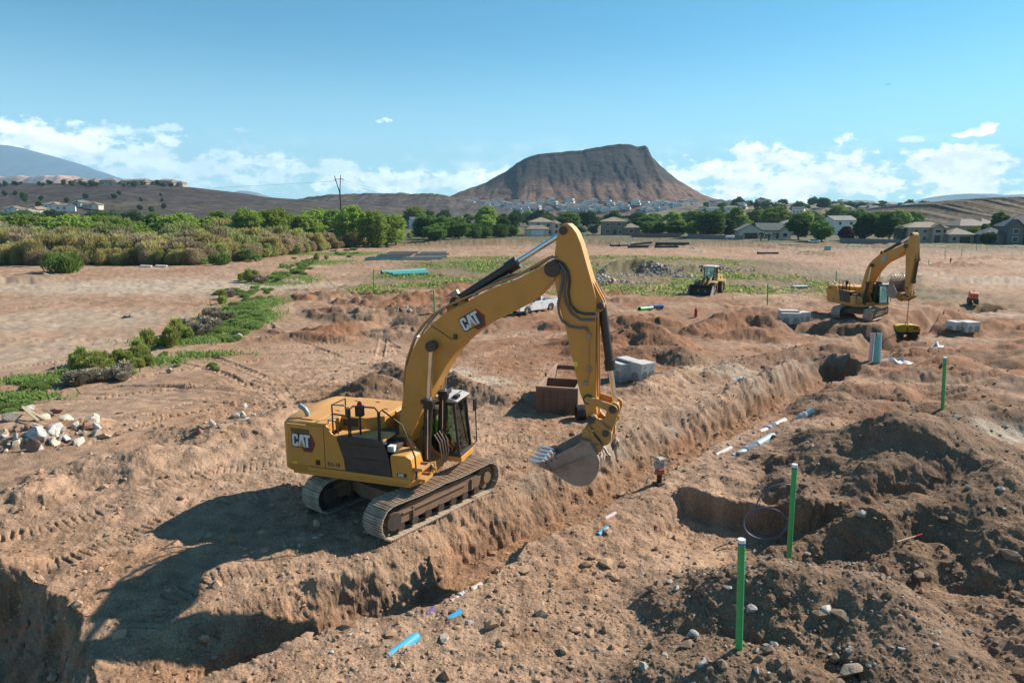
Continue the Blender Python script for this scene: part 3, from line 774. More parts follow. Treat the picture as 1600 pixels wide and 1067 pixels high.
# ---------------------------------------------------------------- hills, mesa, mountains
def zat(py, Y):                      # height of a sight line over a point Y metres ahead
    return CAM_H + (328.0 - py) / 1067.0 * Y
def grid_mesh(name, X, Yv, Z, colr, mat, kind_label):
    nr, nc = X.shape
    me = bpy.data.meshes.new(name)
    me.vertices.add(nr * nc)
    me.vertices.foreach_set('co', np.stack([X, Yv, Z], -1).reshape(-1))
    i = np.arange(nr - 1)[:, None] * nc + np.arange(nc - 1)[None, :]
    q = np.stack([i, i + 1, i + nc + 1, i + nc], -1).reshape(-1, 4); nq = len(q)
    me.loops.add(nq * 4); me.polygons.add(nq)
    me.polygons.foreach_set('loop_start', np.arange(nq) * 4); me.loops.foreach_set('vertex_index', q.ravel()); me.polygons.foreach_set('use_smooth', np.ones(nq, bool))
    me.update(calc_edges=True)
    at = me.color_attributes.new('soil', 'FLOAT_COLOR', 'POINT')
    ca = np.ones((nr * nc, 4), np.float32); ca[:, :3] = colr.reshape(-1, 3); at.data.foreach_set('color', ca.ravel())
    me.materials.append(mat)
    o = bpy.data.objects.new(name, me); link(o)
    return tag(o, kind_label, None, None, 'structure')
def hill_mat(name, scale, bump):
    m, N, b = new_mat(name)
    a = N.n('ShaderNodeVertexColor', layer_name='soil'); g = N.n('ShaderNodeNewGeometry'); P = g.outputs['Position']
    f = N.noise(P, scale, 8, .65)
    c = N.mix(1.0, a.outputs[0], N.mix(N.ramp(f, .3, .7), (.55, .55, .55), (1.4, 1.4, 1.4)), 'MULTIPLY')
    vo = N.n('ShaderNodeTexVoronoi'); N.link(P, vo.inputs['Vector']); vo.inputs['Scale'].default_value = scale * 2.2
    c = N.mix(N.math('MULTIPLY', N.ramp(vo.outputs[0], .34, .2), .5), c, (.045, .045, .03))   # low dark scrub dots
    N.link(c, b.inputs['Base Color']); b.inputs['Roughness'].default_value = .95; b.inputs['Specular IOR Level'].default_value = .1
    bp = N.n('ShaderNodeBump'); bp.inputs['Distance'].default_value = bump; N.link(f, bp.inputs['Height']); N.link(bp.outputs[0], b.inputs['Normal'])
    return m
def hill(name, label, sil, Y, front, back, mat, top, low, nx=420, ny=90, prof=1.25, gully=.12, gsc=40., seed=1, rimrough=.0, cliff=0.0, base=-6.0, top_at=.55):
    sil = sorted(sil); xs = np.linspace(sil[0][0], sil[-1][0], nx)
    # smooth the silhouette a little so it does not kink
    S = np.interp(xs, [p[0] for p in sil], [zat(p[1], Y) for p in sil])
    k = np.array([1, 2, 3, 2, 1.]); k /= k.sum(); S = np.convolve(np.pad(S, 2, 'edge'), k, 'valid')
    wx = (xs - 800.) / 1067. * Y / math.cos(PITCH) * .982
    S = S + rimrough * fbm(wx, wx * 0 + 3, gsc * .35, 4, seed + 5)
    S = np.maximum(S, base)
    t = np.concatenate([np.linspace(0, 1, int(ny * .72)), 1 + np.linspace(0, 1, ny - int(ny * .72))[1:]])
    T_, XX = np.meshgrid(t, wx, indexing='ij'); SS = np.broadcast_to(S, T_.shape)
    YY = np.where(T_ <= 1, Y - front * (1 - T_), Y + back * (T_ - 1))
    XX = XX + 0 * T_
    tt = np.where(T_ <= 1, T_, 1 - .0 * T_)
    p = np.where(T_ <= 1, T_ ** prof, 1 - (T_ - 1) ** 2.2)
    if cliff:
        p = np.where(T_ <= 1, np.where(T_ < .86, (T_ / .86) ** prof * (1 - cliff), (1 - cliff) + cliff * sstep(T_, .86, .93)), p)
    Z = base + (SS - base) * p
    g1 = fbm(XX, YY * .35, gsc, 5, seed, .55); g2 = np.abs(perlin(XX / (gsc * .8) + .4 * g1, YY / (gsc * 4.), seed + 9))
    w = np.sin(np.clip(T_, 0, 1) * math.pi) ** .8 * (T_ <= 1) + .25 * (T_ > 1)
    Z = Z + (SS - base) * gully * w * (g1 * .6 + (g2 - .35) * 1.1)
    Z = np.minimum(Z, np.where(T_ < 1, SS + 0 * Z, Z))
    n2 = fbm(XX, YY, gsc * .5, 4, seed + 20)
    hrel = np.clip((Z - base) / np.maximum(SS.max() - base, 1), 0, 1)
    m_ = sstep(hrel + .10 * n2 + .22 * (g2 - .3), top_at - .12, top_at + .10)[..., None]
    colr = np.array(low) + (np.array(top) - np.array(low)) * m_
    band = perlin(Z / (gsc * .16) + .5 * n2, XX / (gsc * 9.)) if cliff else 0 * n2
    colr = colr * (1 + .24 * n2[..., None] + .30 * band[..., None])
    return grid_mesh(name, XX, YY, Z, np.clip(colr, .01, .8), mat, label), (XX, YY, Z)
HM1 = hill_mat('hill_rock', .09, 2.0)
HM2 = hill_mat('far_rock', .012, 10.0)
HM3 = hill_mat('boulder_slope', .35, 1.0)
MESA_SIL = [(560, 336), (640, 330), (688, 320), (705, 309), (722, 301), (745, 293), (760, 288), (775, 280), (793, 270), (806, 260), (818, 253), (828, 249), (842, 246), (880, 243), (905, 241), (930, 236), (945, 233), (960, 232), (975, 233), (985, 236), (997, 234.5), (1001, 238), (1006, 249), (1016, 259), (1030, 271), (1045, 283), (1060, 291), (1080, 303), (1098, 310), (1110, 313), (1140, 316), (1180, 322), (1240, 332), (1300, 337)]
mesa, MESA_G = hill('mesa', 'dark flat topped mesa with gullied red lower slopes', MESA_SIL, 1500., 400., 260., HM1, (.036, .030, .029), (.135, .078, .056), 620, 150, 1.22, .045, 46., 3, .7, .09, -6, .42)  # shade of the upper slopes is put into the very dark top colour
_, LEFT_G = hill('hill', 'long grey brown ridge behind the green trees on the left', [(-260, 300), (-100, 292), (0, 289), (60, 288), (120, 289), (200, 290), (260, 290), (285, 292), (320, 297), (345, 302), (380, 306), (420, 310), (440, 311), (520, 316), (600, 324), (660, 334), (720, 340)], 720., 330., 500., HM1, (.058, .048, .044), (.072, .060, .046), 420, 90, .9, .05, 60., 11, .8, 0, -6, .5)
hill('hill', 'middle ridge with a pale broken rim left of the mesa', [(330, 332), (400, 330), (440, 323), (470, 313), (500, 308), (530, 305), (560, 303.5), (600, 304), (640, 303), (680, 304), (700, 307), (730, 315), (780, 325), (840, 334)], 1100., 240., 300., HM1, (.12, .09, .07), (.075, .06, .05), 300, 80, 1.0, .08, 40., 21, 1.6, .15, -6, .9)
hill('mountain', 'blue mountain fading into haze at the far left', [(-420, 305), (-200, 284), (-80, 262), (-30, 250), (0, 240), (22, 232.5), (34, 231), (45, 236), (62, 240), (85, 246), (110, 256), (130, 264), (150, 271), (175, 279), (205, 288), (240, 297), (300, 312), (360, 330)], 9000., 2600., 2500., HM2, (.032, .048, .068), (.04, .052, .066), 260, 70, .85, .10, 520., 31, 6, 0, -10, .5)  # blue of the haze is partly painted into the rock colour
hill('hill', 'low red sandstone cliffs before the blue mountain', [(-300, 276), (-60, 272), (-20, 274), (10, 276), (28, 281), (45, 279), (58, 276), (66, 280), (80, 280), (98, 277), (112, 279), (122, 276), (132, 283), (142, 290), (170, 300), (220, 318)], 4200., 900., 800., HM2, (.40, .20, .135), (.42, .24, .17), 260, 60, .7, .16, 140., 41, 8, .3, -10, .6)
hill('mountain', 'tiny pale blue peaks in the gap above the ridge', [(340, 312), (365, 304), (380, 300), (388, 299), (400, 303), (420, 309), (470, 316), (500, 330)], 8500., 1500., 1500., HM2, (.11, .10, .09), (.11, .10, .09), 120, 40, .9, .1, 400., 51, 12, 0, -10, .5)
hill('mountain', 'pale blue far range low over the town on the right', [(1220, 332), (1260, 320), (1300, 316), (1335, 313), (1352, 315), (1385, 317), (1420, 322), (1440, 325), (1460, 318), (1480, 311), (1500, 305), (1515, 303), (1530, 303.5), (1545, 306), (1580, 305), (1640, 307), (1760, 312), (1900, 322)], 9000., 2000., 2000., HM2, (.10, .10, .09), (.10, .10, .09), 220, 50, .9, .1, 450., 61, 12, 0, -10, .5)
TOWN, TOWN_G = hill('hill', 'low hill carrying houses and trees right of the mesa', [(1000, 336), (1060, 328), (1090, 320), (1120, 316), (1150, 319), (1180, 319), (1210, 316), (1240, 319), (1300, 322), (1340, 322), (1380, 324), (1420, 327), (1470, 330), (1560, 334), (1640, 337)], 900., 360., 300., HM1, (.20, .155, .10), (.16, .14, .08), 260, 60, 1.0, .06, 50., 71, 1.0, 0, -5.5, .5)
ROCKY, ROCKY_G = hill('hill', 'brown boulder strewn slope behind the houses on the right', [(1370, 345), (1400, 337), (1430, 327), (1450, 321), (1490, 316), (1530, 313), (1570, 311), (1620, 311), (1700, 309), (1800, 312), (1950, 322)], 480., 130., 200., HM3, (.16, .115, .075), (.17, .12, .08), 300, 70, 1.0, .025, 14., 81, 1.4, 0, -5.5, .5)

# ---------------------------------------------------------------- the air
def build_haze():
    m = bpy.data.materials.new('haze'); m.use_nodes = True; m.node_tree.nodes.clear(); N = NT(m.node_tree)
    out = N.n('ShaderNodeOutputMaterial'); v = N.n('ShaderNodeVolumePrincipled')
    v.inputs['Color'].default_value = (.48, .76, 1.0, 1); v.inputs['Density'].default_value = HAZE_DENSITY; v.inputs['Anisotropy'].default_value = 0.0
    N.link(v.outputs[0], out.inputs['Volume'])
    b = MB(); b.box((0, 5600, 445), (24000, 12400, 915))
    o = b.build('haze', m, smooth=None)
    return tag(o, 'thin pale blue air between the site and the far mountains', None, None, 'stuff')
HAZE_DENSITY = 9.0e-5
build_haze()

# ---------------------------------------------------------------- houses
STUC = [paint('stucco_%s' % n, c, .9, col2=tuple(x * .9 for x in c), scale=.6) for n, c in (('tan', (.42, .33, .24)), ('cream', (.55, .47, .38)), ('grey', (.36, .34, .32)), ('white', (.68, .66, .62)), ('brown', (.25, .19, .14)), ('dark', (.17, .14, .12)))]
ROOF = [paint('roof_%s' % n, c, .85, col2=tuple(x * .75 for x in c), scale=.9, lo=.35, hi=.65, bump=.02, bscale=6) for n, c in (('tan', (.30, .23, .17)), ('brown', (.20, .15, .12)), ('grey', (.17, .18, .17)), ('green', (.15, .165, .145)), ('slate', (.10, .11, .12)))]
WIN = paint('window_pane', (.035, .045, .06), .12)
TRIM = paint('trim_white', (.66, .64, .60), .6)
GARAGE = paint('garage_door_white', (.68, .67, .64), .6)
def hip_roof(m, cx, cy, w, d, z, h, ov=.5):
    w2, d2 = w / 2 + ov, d / 2 + ov; r = max(0.2, w2 - d2) if w2 > d2 else 0.2
    if w2 >= d2: a, b = (cx - r, cy, z + h), (cx + r, cy, z + h)
    else: a, b = (cx, cy - (d2 - w2), z + h), (cx, cy + (d2 - w2), z + h)
    vs = [(cx - w2, cy - d2, z), (cx + w2, cy - d2, z), (cx + w2, cy + d2, z), (cx - w2, cy + d2, z), a, b]
    vs += [(v[0], v[1], v[2] - .18) for v in vs[:4]]
    fs = ([[0, 1, 5, 4], [1, 2, 5], [2, 3, 4, 5], [3, 0, 4]] if w2 >= d2 else [[0, 1, 4], [1, 2, 5, 4], [2, 3, 5], [3, 0, 4, 5]]) + [[1, 0, 6, 7], [2, 1, 7, 8], [3, 2, 8, 9], [0, 3, 9, 6], [6, 9, 8, 7]]
    m.add(vs, fs)
def gable_roof(m, cx, cy, w, d, z, h, ov=.5, along='x'):
    w2, d2 = w / 2 + ov, d / 2 + ov
    if along == 'x': A, B = (cx - w2, cy, z + h), (cx + w2, cy, z + h)
    else: A, B = (cx, cy - d2, z + h), (cx, cy + d2, z + h)
    vs = [(cx - w2, cy - d2, z), (cx + w2, cy - d2, z), (cx + w2, cy + d2, z), (cx - w2, cy + d2, z), A, B]
    lo = [(v[0], v[1], v[2] - .2) for v in vs]
    fs = [[0, 1, 5, 4], [2, 3, 4, 5]] if along == 'x' else [[1, 2, 5, 4], [3, 0, 4, 5]]
    n = 6; f2 = [[i + n for i in f[::-1]] for f in fs]
    rim = [0, 1, 5, 2, 3, 4] if along == 'x' else [0, 4, 1, 2, 5, 3]
    sides = [[rim[i], rim[(i + 1) % 6], rim[(i + 1) % 6] + n, rim[i] + n][::-1] for i in range(6)]
    m.add(vs + lo, fs + f2 + sides)
def far_scale(px): return float(np.interp(px, [600, 1000, 1200, 1450, 1600], [1.32, 1.27, 1.16, 1.09, 1.12]))
def house(px, Y, rz, label, blocks, wall, roof, wins=(), doors=(), garages=(), extra=None, group='houses along the far edge of the site', zfix=None):
    """blocks: (x, y, w, d, h, roof height, 'h'|'gx'|'gy', z0); windows: (x, z, w, h) on the front plane y"""
    hs = far_scale(px) if zfix is None else 1.0; Y *= hs
    x = (px - 800.) / 1067. * Y; z = TZ(x, Y) if zfix is None else zfix
    root = empty('house', (x, Y, z), rz, label, 'house', group); root.scale = (hs,) * 3
    for (bx, by, w, d, h, rh, kind, z0) in blocks:
        m = MB(); m.box((bx, by, z0 + h / 2 - .3 * (z0 == 0)), (w, d, h + .6 * (z0 == 0)))
        if kind != 'h':      # gable triangles
            if kind == 'gx':
                for s_ in (-1, 1): m.prism_x([(by - d / 2, z0 + h), (by + d / 2, z0 + h), (by, z0 + h + rh * .9)], bx + s_ * (w / 2 - .05), bx + s_ * (w / 2 - .25))
            else:
                for s_ in (-1, 1): m.prism_y([(bx - w / 2, z0 + h), (bx + w / 2, z0 + h), (bx, z0 + h + rh * .9)], by + s_ * (d / 2 - .05), by + s_ * (d / 2 - .25))
        m.build('wall', wall, root, smooth=None)
        m = MB()
        if kind == 'h': hip_roof(m, bx, by, w, d, z0 + h + .02, rh)
        else: gable_roof(m, bx, by, w, d, z0 + h + .02, rh, along=kind[1])
        m.build('roof', roof, root, smooth=None)
    for (wx_, wy, wz, ww, wh) in wins:
        m = MB(); m.box((wx_, wy, wz), (ww + .24, .16, wh + .24)); f = m.build('window', TRIM, root, smooth=None)
        m = MB(); m.box((wx_, wy - .06, wz), (ww, .1, wh)); m.build('pane', WIN, f, smooth=None)
    for (wx_, wy, ww, wh) in doors:
        m = MB(); m.box((wx_, wy, wh / 2), (ww, .16, wh)); m.build('door', paint('door_brown', (.07, .045, .03), .6), root, smooth=None)
    for (wx_, wy, ww, wh) in garages:
        m = MB(); m.box((wx_, wy, wh / 2), (ww, .14, wh))
        for k in range(1, 4): m.box((wx_, wy - .075, wh * k / 4), (ww, .03, .04))
        m.build('garage_door', GARAGE, root, smooth=None)
    return root
house(842, 268, R(8), 'two storey tan house with a white garage door facing the field', [(1.0, 2, 8.5, 8, 5.2, 1.7, 'h', 0), (-1.5, -3.2, 8.5, 3.4, 2.6, 1.4, 'h', 0), (6.2, .5, 3.2, 6, 4.6, 1.3, 'h', 0)], STUC[1], ROOF[0],
      wins=[(-.8, -2.05, 4.0, 1.2, 1.2), (3.2, -2.05, 4.0, 1.4, 1.2), (6.3, -2.55, 3.6, 1.1, 1.3), (6.3, -2.55, 1.4, 1.1, 1.3), (3.8, -2.05, 1.4, .8, 1.4)], garages=[(-1.6, -4.95, 4.8, 2.2)])
house(957, 272, R(-4), 'two storey brown house with a hip roof left of the dark trees', [(0, 1, 9.5, 8, 5.3, 1.6, 'h', 0), (6.6, 0, 6.5, 7, 3.0, 1.6, 'h', 0)], STUC[4], ROOF[0],
      wins=[(-2.6, -3.05, 4.1, 1.2, 1.2), (1.6, -3.05, 4.1, 1.6, 1.2), (-2.6, -3.05, 1.5, 1.5, 1.2), (2.2, -3.05, 1.4, 1.1, 1.4), (6.5, -3.55, 1.6, 1.5, 1.3)], doors=[(.2, -3.05, 1.1, 2.1)])
house(1045, 330, R(10), 'pale low house with a brown roof half hidden by trees', [(0, 0, 13, 8, 3.4, 2.2, 'h', 0)], STUC[1], ROOF[1], wins=[(-3, -4.05, 1.9, 1.5, 1.2), (3, -4.05, 1.9, 1.5, 1.2)], group='houses behind the first row')
house(1178, 262, R(-8), 'single storey grey roofed house with a big front gable beside the palm', [(-3.2, 0, 8.5, 9, 3.0, 2.5, 'gy', 0), (4.5, 1.5, 9, 7, 3.2, 2.6, 'gx', 0), (9.6, -.5, 4.2, 5, 3.0, 1.8, 'gy', 0)], STUC[1], ROOF[3],
      wins=[(2.4, -2.05, 1.5, 1.3, 1.2), (5.4, -2.05, 1.5, 1.3, 1.2), (9.6, -3.05, 1.5, 1.4, 1.3)], garages=[], doors=[(7.2, -2.05, 1.0, 2.1), (-3.2, -4.55, 5.0, 2.2)])
house(1226, 300, R(0), 'plain grey house between the gabled house and the dark tree', [(0, 0, 9, 8, 5.0, 1.6, 'h', 0)], STUC[2], ROOF[2], wins=[(-2, -4.05, 3.6, 1.2, 1.2), (2, -4.05, 3.6, 1.2, 1.2)], group='houses behind the first row')
house(1303, 320, R(15), 'white house with a pale grey roof above the round green tree', [(0, 0, 12, 9, 6.4, 2.0, 'gx', 0)], STUC[3], ROOF[2], wins=[(-3, -4.55, 5, 1.3, 1.2), (3, -4.55, 5, 1.3, 1.2)], group='houses behind the first row')
house(1352, 330, R(0), 'cream house showing only a roof corner between two dark trees', [(0, 0, 12, 9, 4.4, 2.0, 'h', 0)], STUC[1], ROOF[0], wins=[(-2, -4.55, 3, 1.3, 1.2)], group='houses behind the first row')
h1 = house(1447, 252, R(-4), 'large two storey tan house with a tiled roof and a tall arched entry', [(-2.5, 1.5, 13.5, 8, 5.4, 1.9, 'h', 0), (.2, -3.2, 3.6, 2.2, 5.3, 1.5, 'gy', 0), (8.2, -1.0, 8.5, 8, 3.0, 2.2, 'h', 0)], STUC[0], ROOF[0],
      wins=[(-6.5, -2.55, 4.0, 1.3, 1.2), (-3.4, -2.55, 4.0, 1.3, 1.2), (3.3, -2.55, 4.2, 1.0, 1.2), (.2, -4.35, 4.1, 1.9, 1.1), (-6.5, -2.55, 1.5, 1.4, 1.4), (-3.4, -2.55, 1.5, 1.4, 1.4), (5.6, -5.05, 1.5, 1.2, 1.3)], doors=[(.2, -4.34, 2.0, 2.7), (9.3, -5.05, 3.4, 2.2)])
house(1500, 292, R(12), 'low tan house with broad brown roofs behind the arched entry house', [(0, 0, 16, 10, 4.6, 2.6, 'h', 0), (9, 2, 7, 8, 5.4, 2.2, 'h', 0)], STUC[0], ROOF[1], wins=[(-4, -5.05, 3.2, 1.5, 1.2), (3, -5.05, 3.2, 1.5, 1.2)], group='houses behind the first row')
house(1583, 236, R(-10), 'dark stone two storey house with steep grey roofs at the right edge', [(1.0, 2, 12, 9, 5.8, 3.4, 'h', 0), (-3.2, -3.2, 4.6, 2.6, 5.6, 2.6, 'gy', 0), (3.5, -3.4, 5, 2.4, 5.0, 2.6, 'gy', 0), (-8.5, 1, 7, 8, 3.0, 2.4, 'h', 0)], STUC[5], ROOF[4],
      wins=[(-3.2, -4.55, 4.2, 1.5, 1.5), (3.4, -4.65, 4.2, 1.6, 1.4), (.2, -2.55, 4.2, 1.0, 1.2), (-3.2, -4.55, 1.5, 1.6, 1.5), (3.4, -4.65, 1.5, 1.8, 1.5), (-8.4, -3.05, 1.6, 1.4, 1.3)], doors=[(.2, -2.55, 1.3, 2.3)])
def hill_z(Gd, x, Y):
    XX, YY, Z = Gd; j = int(np.clip(np.searchsorted(XX[0], x), 1, XX.shape[1] - 1)); return float(np.interp(Y, YY[:, j], Z[:, j]))
def on_hill(Gd, px, py):
    """first point along a sight line that meets a hill surface"""
    XX, YY, Z = Gd; y0, y1 = float(YY.min()) + 2, float(YY.max()); Y = y0
    while Y < y1:
        if hill_z(Gd, (px - 800) / 1067 * Y, Y) >= zat(py, Y): break
        Y += 3.0
    x = (px - 800) / 1067 * Y
    return x, Y, hill_z(Gd, x, Y)
for (px, py, k, lab) in ((36, 334, 3, 'white house with a long roof low on the left hillside'), (56, 339, 2, 'grey roofed house just above the green trees at far left'), (74, 335, 1, 'small house with a reddish roof on the left hillside'),
                         (98, 328, 3, 'white gabled house among dark trees on the left hillside'), (112, 330, 3, 'second white house right of the gabled one on the left hillside'), (140, 324, 2, 'flat grey house highest of the left hillside cluster'), (158, 327, 1, 'cream house beside the bare sandy cut on the left hillside')):
    x, Y, z = on_hill(LEFT_G, px, py)
    house(px, Y, R(random.uniform(-30, 30)), lab, [(0, 0, 11, 8, 3.6, 1.8, 'h', 0), (5, -3, 6, 5, 3.2, 1.6, 'gy', 0)], STUC[k], ROOF[random.randrange(4)], wins=[(-3, -4.05, 1.9, 1.5, 1.3), (1, -4.05, 1.9, 1.5, 1.3)], garages=[(5, -5.55, 3, 2.2)], group='houses on the left hillside', zfix=z)

# far small houses: one mesh each, sharing a few shapes
def small_house_mesh(k):
    m = MB(); w = 11 + k % 3 * 2
    m.mat(0).box((0, 0, 2.2 + (k % 2) * .9), (w, 8, 5.6 + (k % 2) * 1.8)); hh = 5.0 + (k % 2) * 1.8
    m.mat(1)
    if k % 3 == 0: gable_roof(m, 0, 0, w, 8, hh, 2.0, .4, 'x')
    else: hip_roof(m, 0, 0, w, 8, hh, 1.8, .4)
    m.mat(0).box((w / 2, -2.5, 1.3), (5, 7, 4.2)); m.mat(1); hip_roof(m, w / 2, -2.5, 5, 7, 3.4, 1.3, .4)
    m.mat(2)
    for xx in (-3.2, 0, 3.0): m.box((xx, -4.02, 2.0), (1.5, .1, 1.3)); m.box((xx, -4.02, 4.2), (1.3, .1, 1.1)) if k % 2 else None
    m.box((w / 2, -6.03, 1.2), (3.4, .1, 2.1))
    wl = STUC[(3, 3, 1, 3, 0, 2)[k % 6]]; rf = ROOF[(2, 1, 0, 4, 0, 2)[k % 6]]
    return mesh_from('small_house', m.V, m.F, [wl, rf, WIN if k % 2 else TRIM], None, m.FM)
SMALL = [small_house_mesh(k) for k in range(6)]
_rs = random.Random(11); _nh = 0
def far_house(px, Y, z, k, group, label):
    global _nh
    o = bpy.data.objects.new('small_house', SMALL[k]); link(o); o.location = ((px - 800) / 1067 * Y, Y, z); o.rotation_euler = (0, 0, R(_rs.uniform(-40, 40))); o.scale = [_rs.uniform(.8, 1.15)] * 3
    tag(o, label, 'house', group)
MESAM = ((860, 'below the left slope of the mesa'), (960, 'below the flat top of the mesa'), (1050, 'below the right slope of the mesa'), (9999, 'at the right foot of the mesa'))
def near_what(px, marks):
    for lim, txt in marks:
        if px < lim: return txt
for i in range(120):         # the white suburb under the mesa
    px = _rs.uniform(730, 1110); py = _rs.uniform(317, 333)
    x, Y, z = on_hill(MESA_G, px, py)
    if Y > 1480: continue
    far_house(px, Y, z - .8, _rs.choice((0, 1, 3, 3, 1, 2)), 'pale houses under the mesa', '%s pale suburb house %s' % ('higher' if py < 324 else 'lower', near_what(px, MESAM)))
for i in range(56):
    px = _rs.uniform(1085, 1420); Y = _rs.uniform(560, 880); x = (px - 800) / 1067 * Y
    far_house(px, Y, hill_z(TOWN_G, x, Y), _rs.choice((1, 2, 4, 5, 3)), 'houses on the town hill', 'small house %s on the hill right of the mesa, %s' % ('low' if Y < 700 else 'high', 'left part' if px < 1200 else 'middle part' if px < 1310 else 'right part'))
for i in range(16):
    px = _rs.uniform(110, 300); Y = 735.; far_house(px, Y, hill_z(LEFT_G, (px - 800) / 1067 * Y, Y) - .8, 4, 'houses along the crest of the left ridge', 'small tan house on the crest of the left ridge')
for i in range(12):
    px = _rs.uniform(640, 800); Y = _rs.uniform(430, 620)
    far_house(px, Y, -4.0, _rs.choice((1, 3, 2)), 'houses between the trees left of the mesa', 'pale house between trees in the valley left of the mesa')

# site walls and the far pavement
def wall(px0, px1, Y0, Y1, h, mat, label):
    Y0 *= far_scale(px0); Y1 *= far_scale(px1)
    p0 = ((px0 - 800) / 1067 * Y0, Y0); p1 = ((px1 - 800) / 1067 * Y1, Y1)
    L = math.dist(p0, p1); n = max(2, int(L / 4)); a = math.atan2(p1[1] - p0[1], p1[0] - p0[0]); root = empty('garden_wall', (p0[0], p0[1], TZ(*p0)), a, label, 'wall', 'block walls along the far gardens')
    zs = [TZ(p0[0] + (p1[0] - p0[0]) * k / n, p0[1] + (p1[1] - p0[1]) * k / n) - TZ(*p0) for k in range(n + 1)]
    for k in range(n):
        m = MB(); m.box(((k + .5) * L / n, 0, (zs[k] + zs[k + 1]) / 2 + h / 2 - .4), (L / n - .42, .2, h + .8)); m.build('wall_panel', mat, root, smooth=None)
    for k in range(n + 1):
        m = MB(); m.box((k * L / n, 0, zs[k] + h / 2 - .3), (.4, .4, h + .9)); m.box((k * L / n, 0, zs[k] + h + .19), (.5, .5, .08)); m.build('wall_pillar', mat, root, smooth=None)
BW1 = paint('block_wall_red', (.24, .14, .10), .9, scale=1); BW2 = paint('block_wall_grey', (.22, .19, .17), .9, scale=1)
wall(985, 1060, 250, 252, 1.8, BW1, 'reddish block wall right of the brown hip roofed house')
wall(1072, 1158, 246, 246, 1.9, BW2, 'grey brown block wall under the dark trees in the middle')
wall(1308, 1398, 236, 232, 1.9, BW2, 'grey block wall left of the arched entry house')
wall(700, 800, 258, 256, 1.7, BW1, 'red brown block wall left of the garage door house')
# ---------------------------------------------------------------- machine paints
YEL = paint('machine_yellow', (.60, .262, .030), .42, col2=(.53, .22, .028), dust=.62, dust_col=(.40, .26, .15), spots=.5, spot_col=(.20, .09, .03), scale=1.6)
YELW = paint('worn_yellow', (.52, .25, .045), .55, col2=(.40, .19, .05), dust=.8, spots=1.1, spot_col=(.13, .06, .03), scale=2.6)
DGREY = paint('dark_panel', (.022, .026, .028), .45, dust=.35, scale=1.5)
BLACK = paint('black_steel', (.012, .012, .013), .35, dust=.22, scale=2.5)
RUBBER = paint('hose_rubber', (.03, .03, .032), .6, dust=.3, scale=4)
STEEL = paint('worn_steel', (.30, .265, .24), .42, metal=.55, col2=(.24, .17, .12), dust=.55, spots=.6, scale=2.5)
SHOE = paint('track_shoe_steel', (.47, .37, .28), .6, metal=.1, col2=(.30, .21, .145), dust=.75, spots=.35, spot_col=(.06, .04, .03), scale=3.0)
FRAME = paint('track_frame_mud', (.19, .105, .06), .85, col2=(.12, .07, .045), dust=.7, spots=.7, scale=2.2)
DARKSTEEL = paint('dark_greasy_steel', (.035, .028, .024), .55, dust=.5, scale=2.5)
CHROME = paint('chrome_rod', (.75, .76, .78), .12, metal=1.0, scale=2)
TOOTH = paint('polished_tooth', (.55, .56, .58), .28, metal=.9, col2=(.4, .38, .36), scale=6)
BUCKET = paint('bucket_steel', (.30, .235, .19), .6, metal=.15, col2=(.21, .13, .09), dust=.5, spots=.5, scale=1.7)
WHITE = paint('white_plastic', (.72, .72, .70), .45, dust=.15)
ROOFG = paint('cab_roof_grey', (.40, .40, .40), .5, dust=.35, scale=1.5)
REDP = paint('red_plastic', (.42, .02, .025), .4)
CATRED = paint('emblem_red', (.30, .018, .022), .4)
DECALY = paint('decal_yellow', (.85, .62, .03), .5)
GLASS = glass('cab_glass', (.66, .78, .72))
HIVIS = paint('hi_vis_green', (.22, .80, .04), .8)
SKIN = paint('skin', (.45, .25, .17), .6)
TROUSER = paint('work_trousers', (.05, .055, .075), .9)
SEATM = paint('seat_fabric', (.035, .035, .04), .85)

def emblem(parent, M, sc, mirror=False):
    """three white block letters on a dark plate with a red hexagon band, as painted on the machine"""
    Cp = [(0, .12), (.12, 0), (.40, 0), (.52, .12), (.52, .38), (.35, .38), (.35, .2), (.18, .2), (.18, .8), (.35, .8), (.35, .62), (.52, .62), (.52, .88), (.40, 1), (.12, 1), (0, .88)]
    Ap = [(.53, 0), (.72, 1), (.97, 1), (1.16, 0), (.97, 0), (.845, .62), (.72, 0)]
    Tp = [(1.02, 1), (1.60, 1), (1.60, .8), (1.41, .8), (1.41, 0), (1.21, 0), (1.21, .8), (1.02, .8)]
    Yp = [(.60, 0), (.845, .46), (1.09, 0)]
    plate = [(-.07, .08), (.08, -.08), (1.5, -.08), (1.5, .70), (1.68, .72), (1.68, 1.08), (.08, 1.08), (-.07, .92)]
    hexo = [(.80, -.10), (1.0, -.38), (1.72, -.38), (2.05, .34), (1.72, 1.04), (1.2, 1.0)]
    hexi = [(.95, -.06), (1.06, -.24), (1.60, -.24), (1.84, .32), (1.60, .98), (1.2, .9)]
    m = MB(M @ Matrix.Scale(sc, 4))
    for k, (poly, mi) in enumerate(((hexo, 1), (hexi, 0), (plate, 0), (Cp, 2), (Tp, 2), (Ap, 2), (Yp, 3))):
        y = -.006 / sc - k * .0022 / sc
        m.mat(mi).prism_y(poly, .02, y)
    FD = paint('faded_decal', (.34, .33, .25), .7)
    return m.build('emblem', [FD, FD, paint('faded_letters', (.45, .44, .36), .7), FD] if mirror else [DGREY, CATRED, WHITE, YEL], parent, smooth=None)
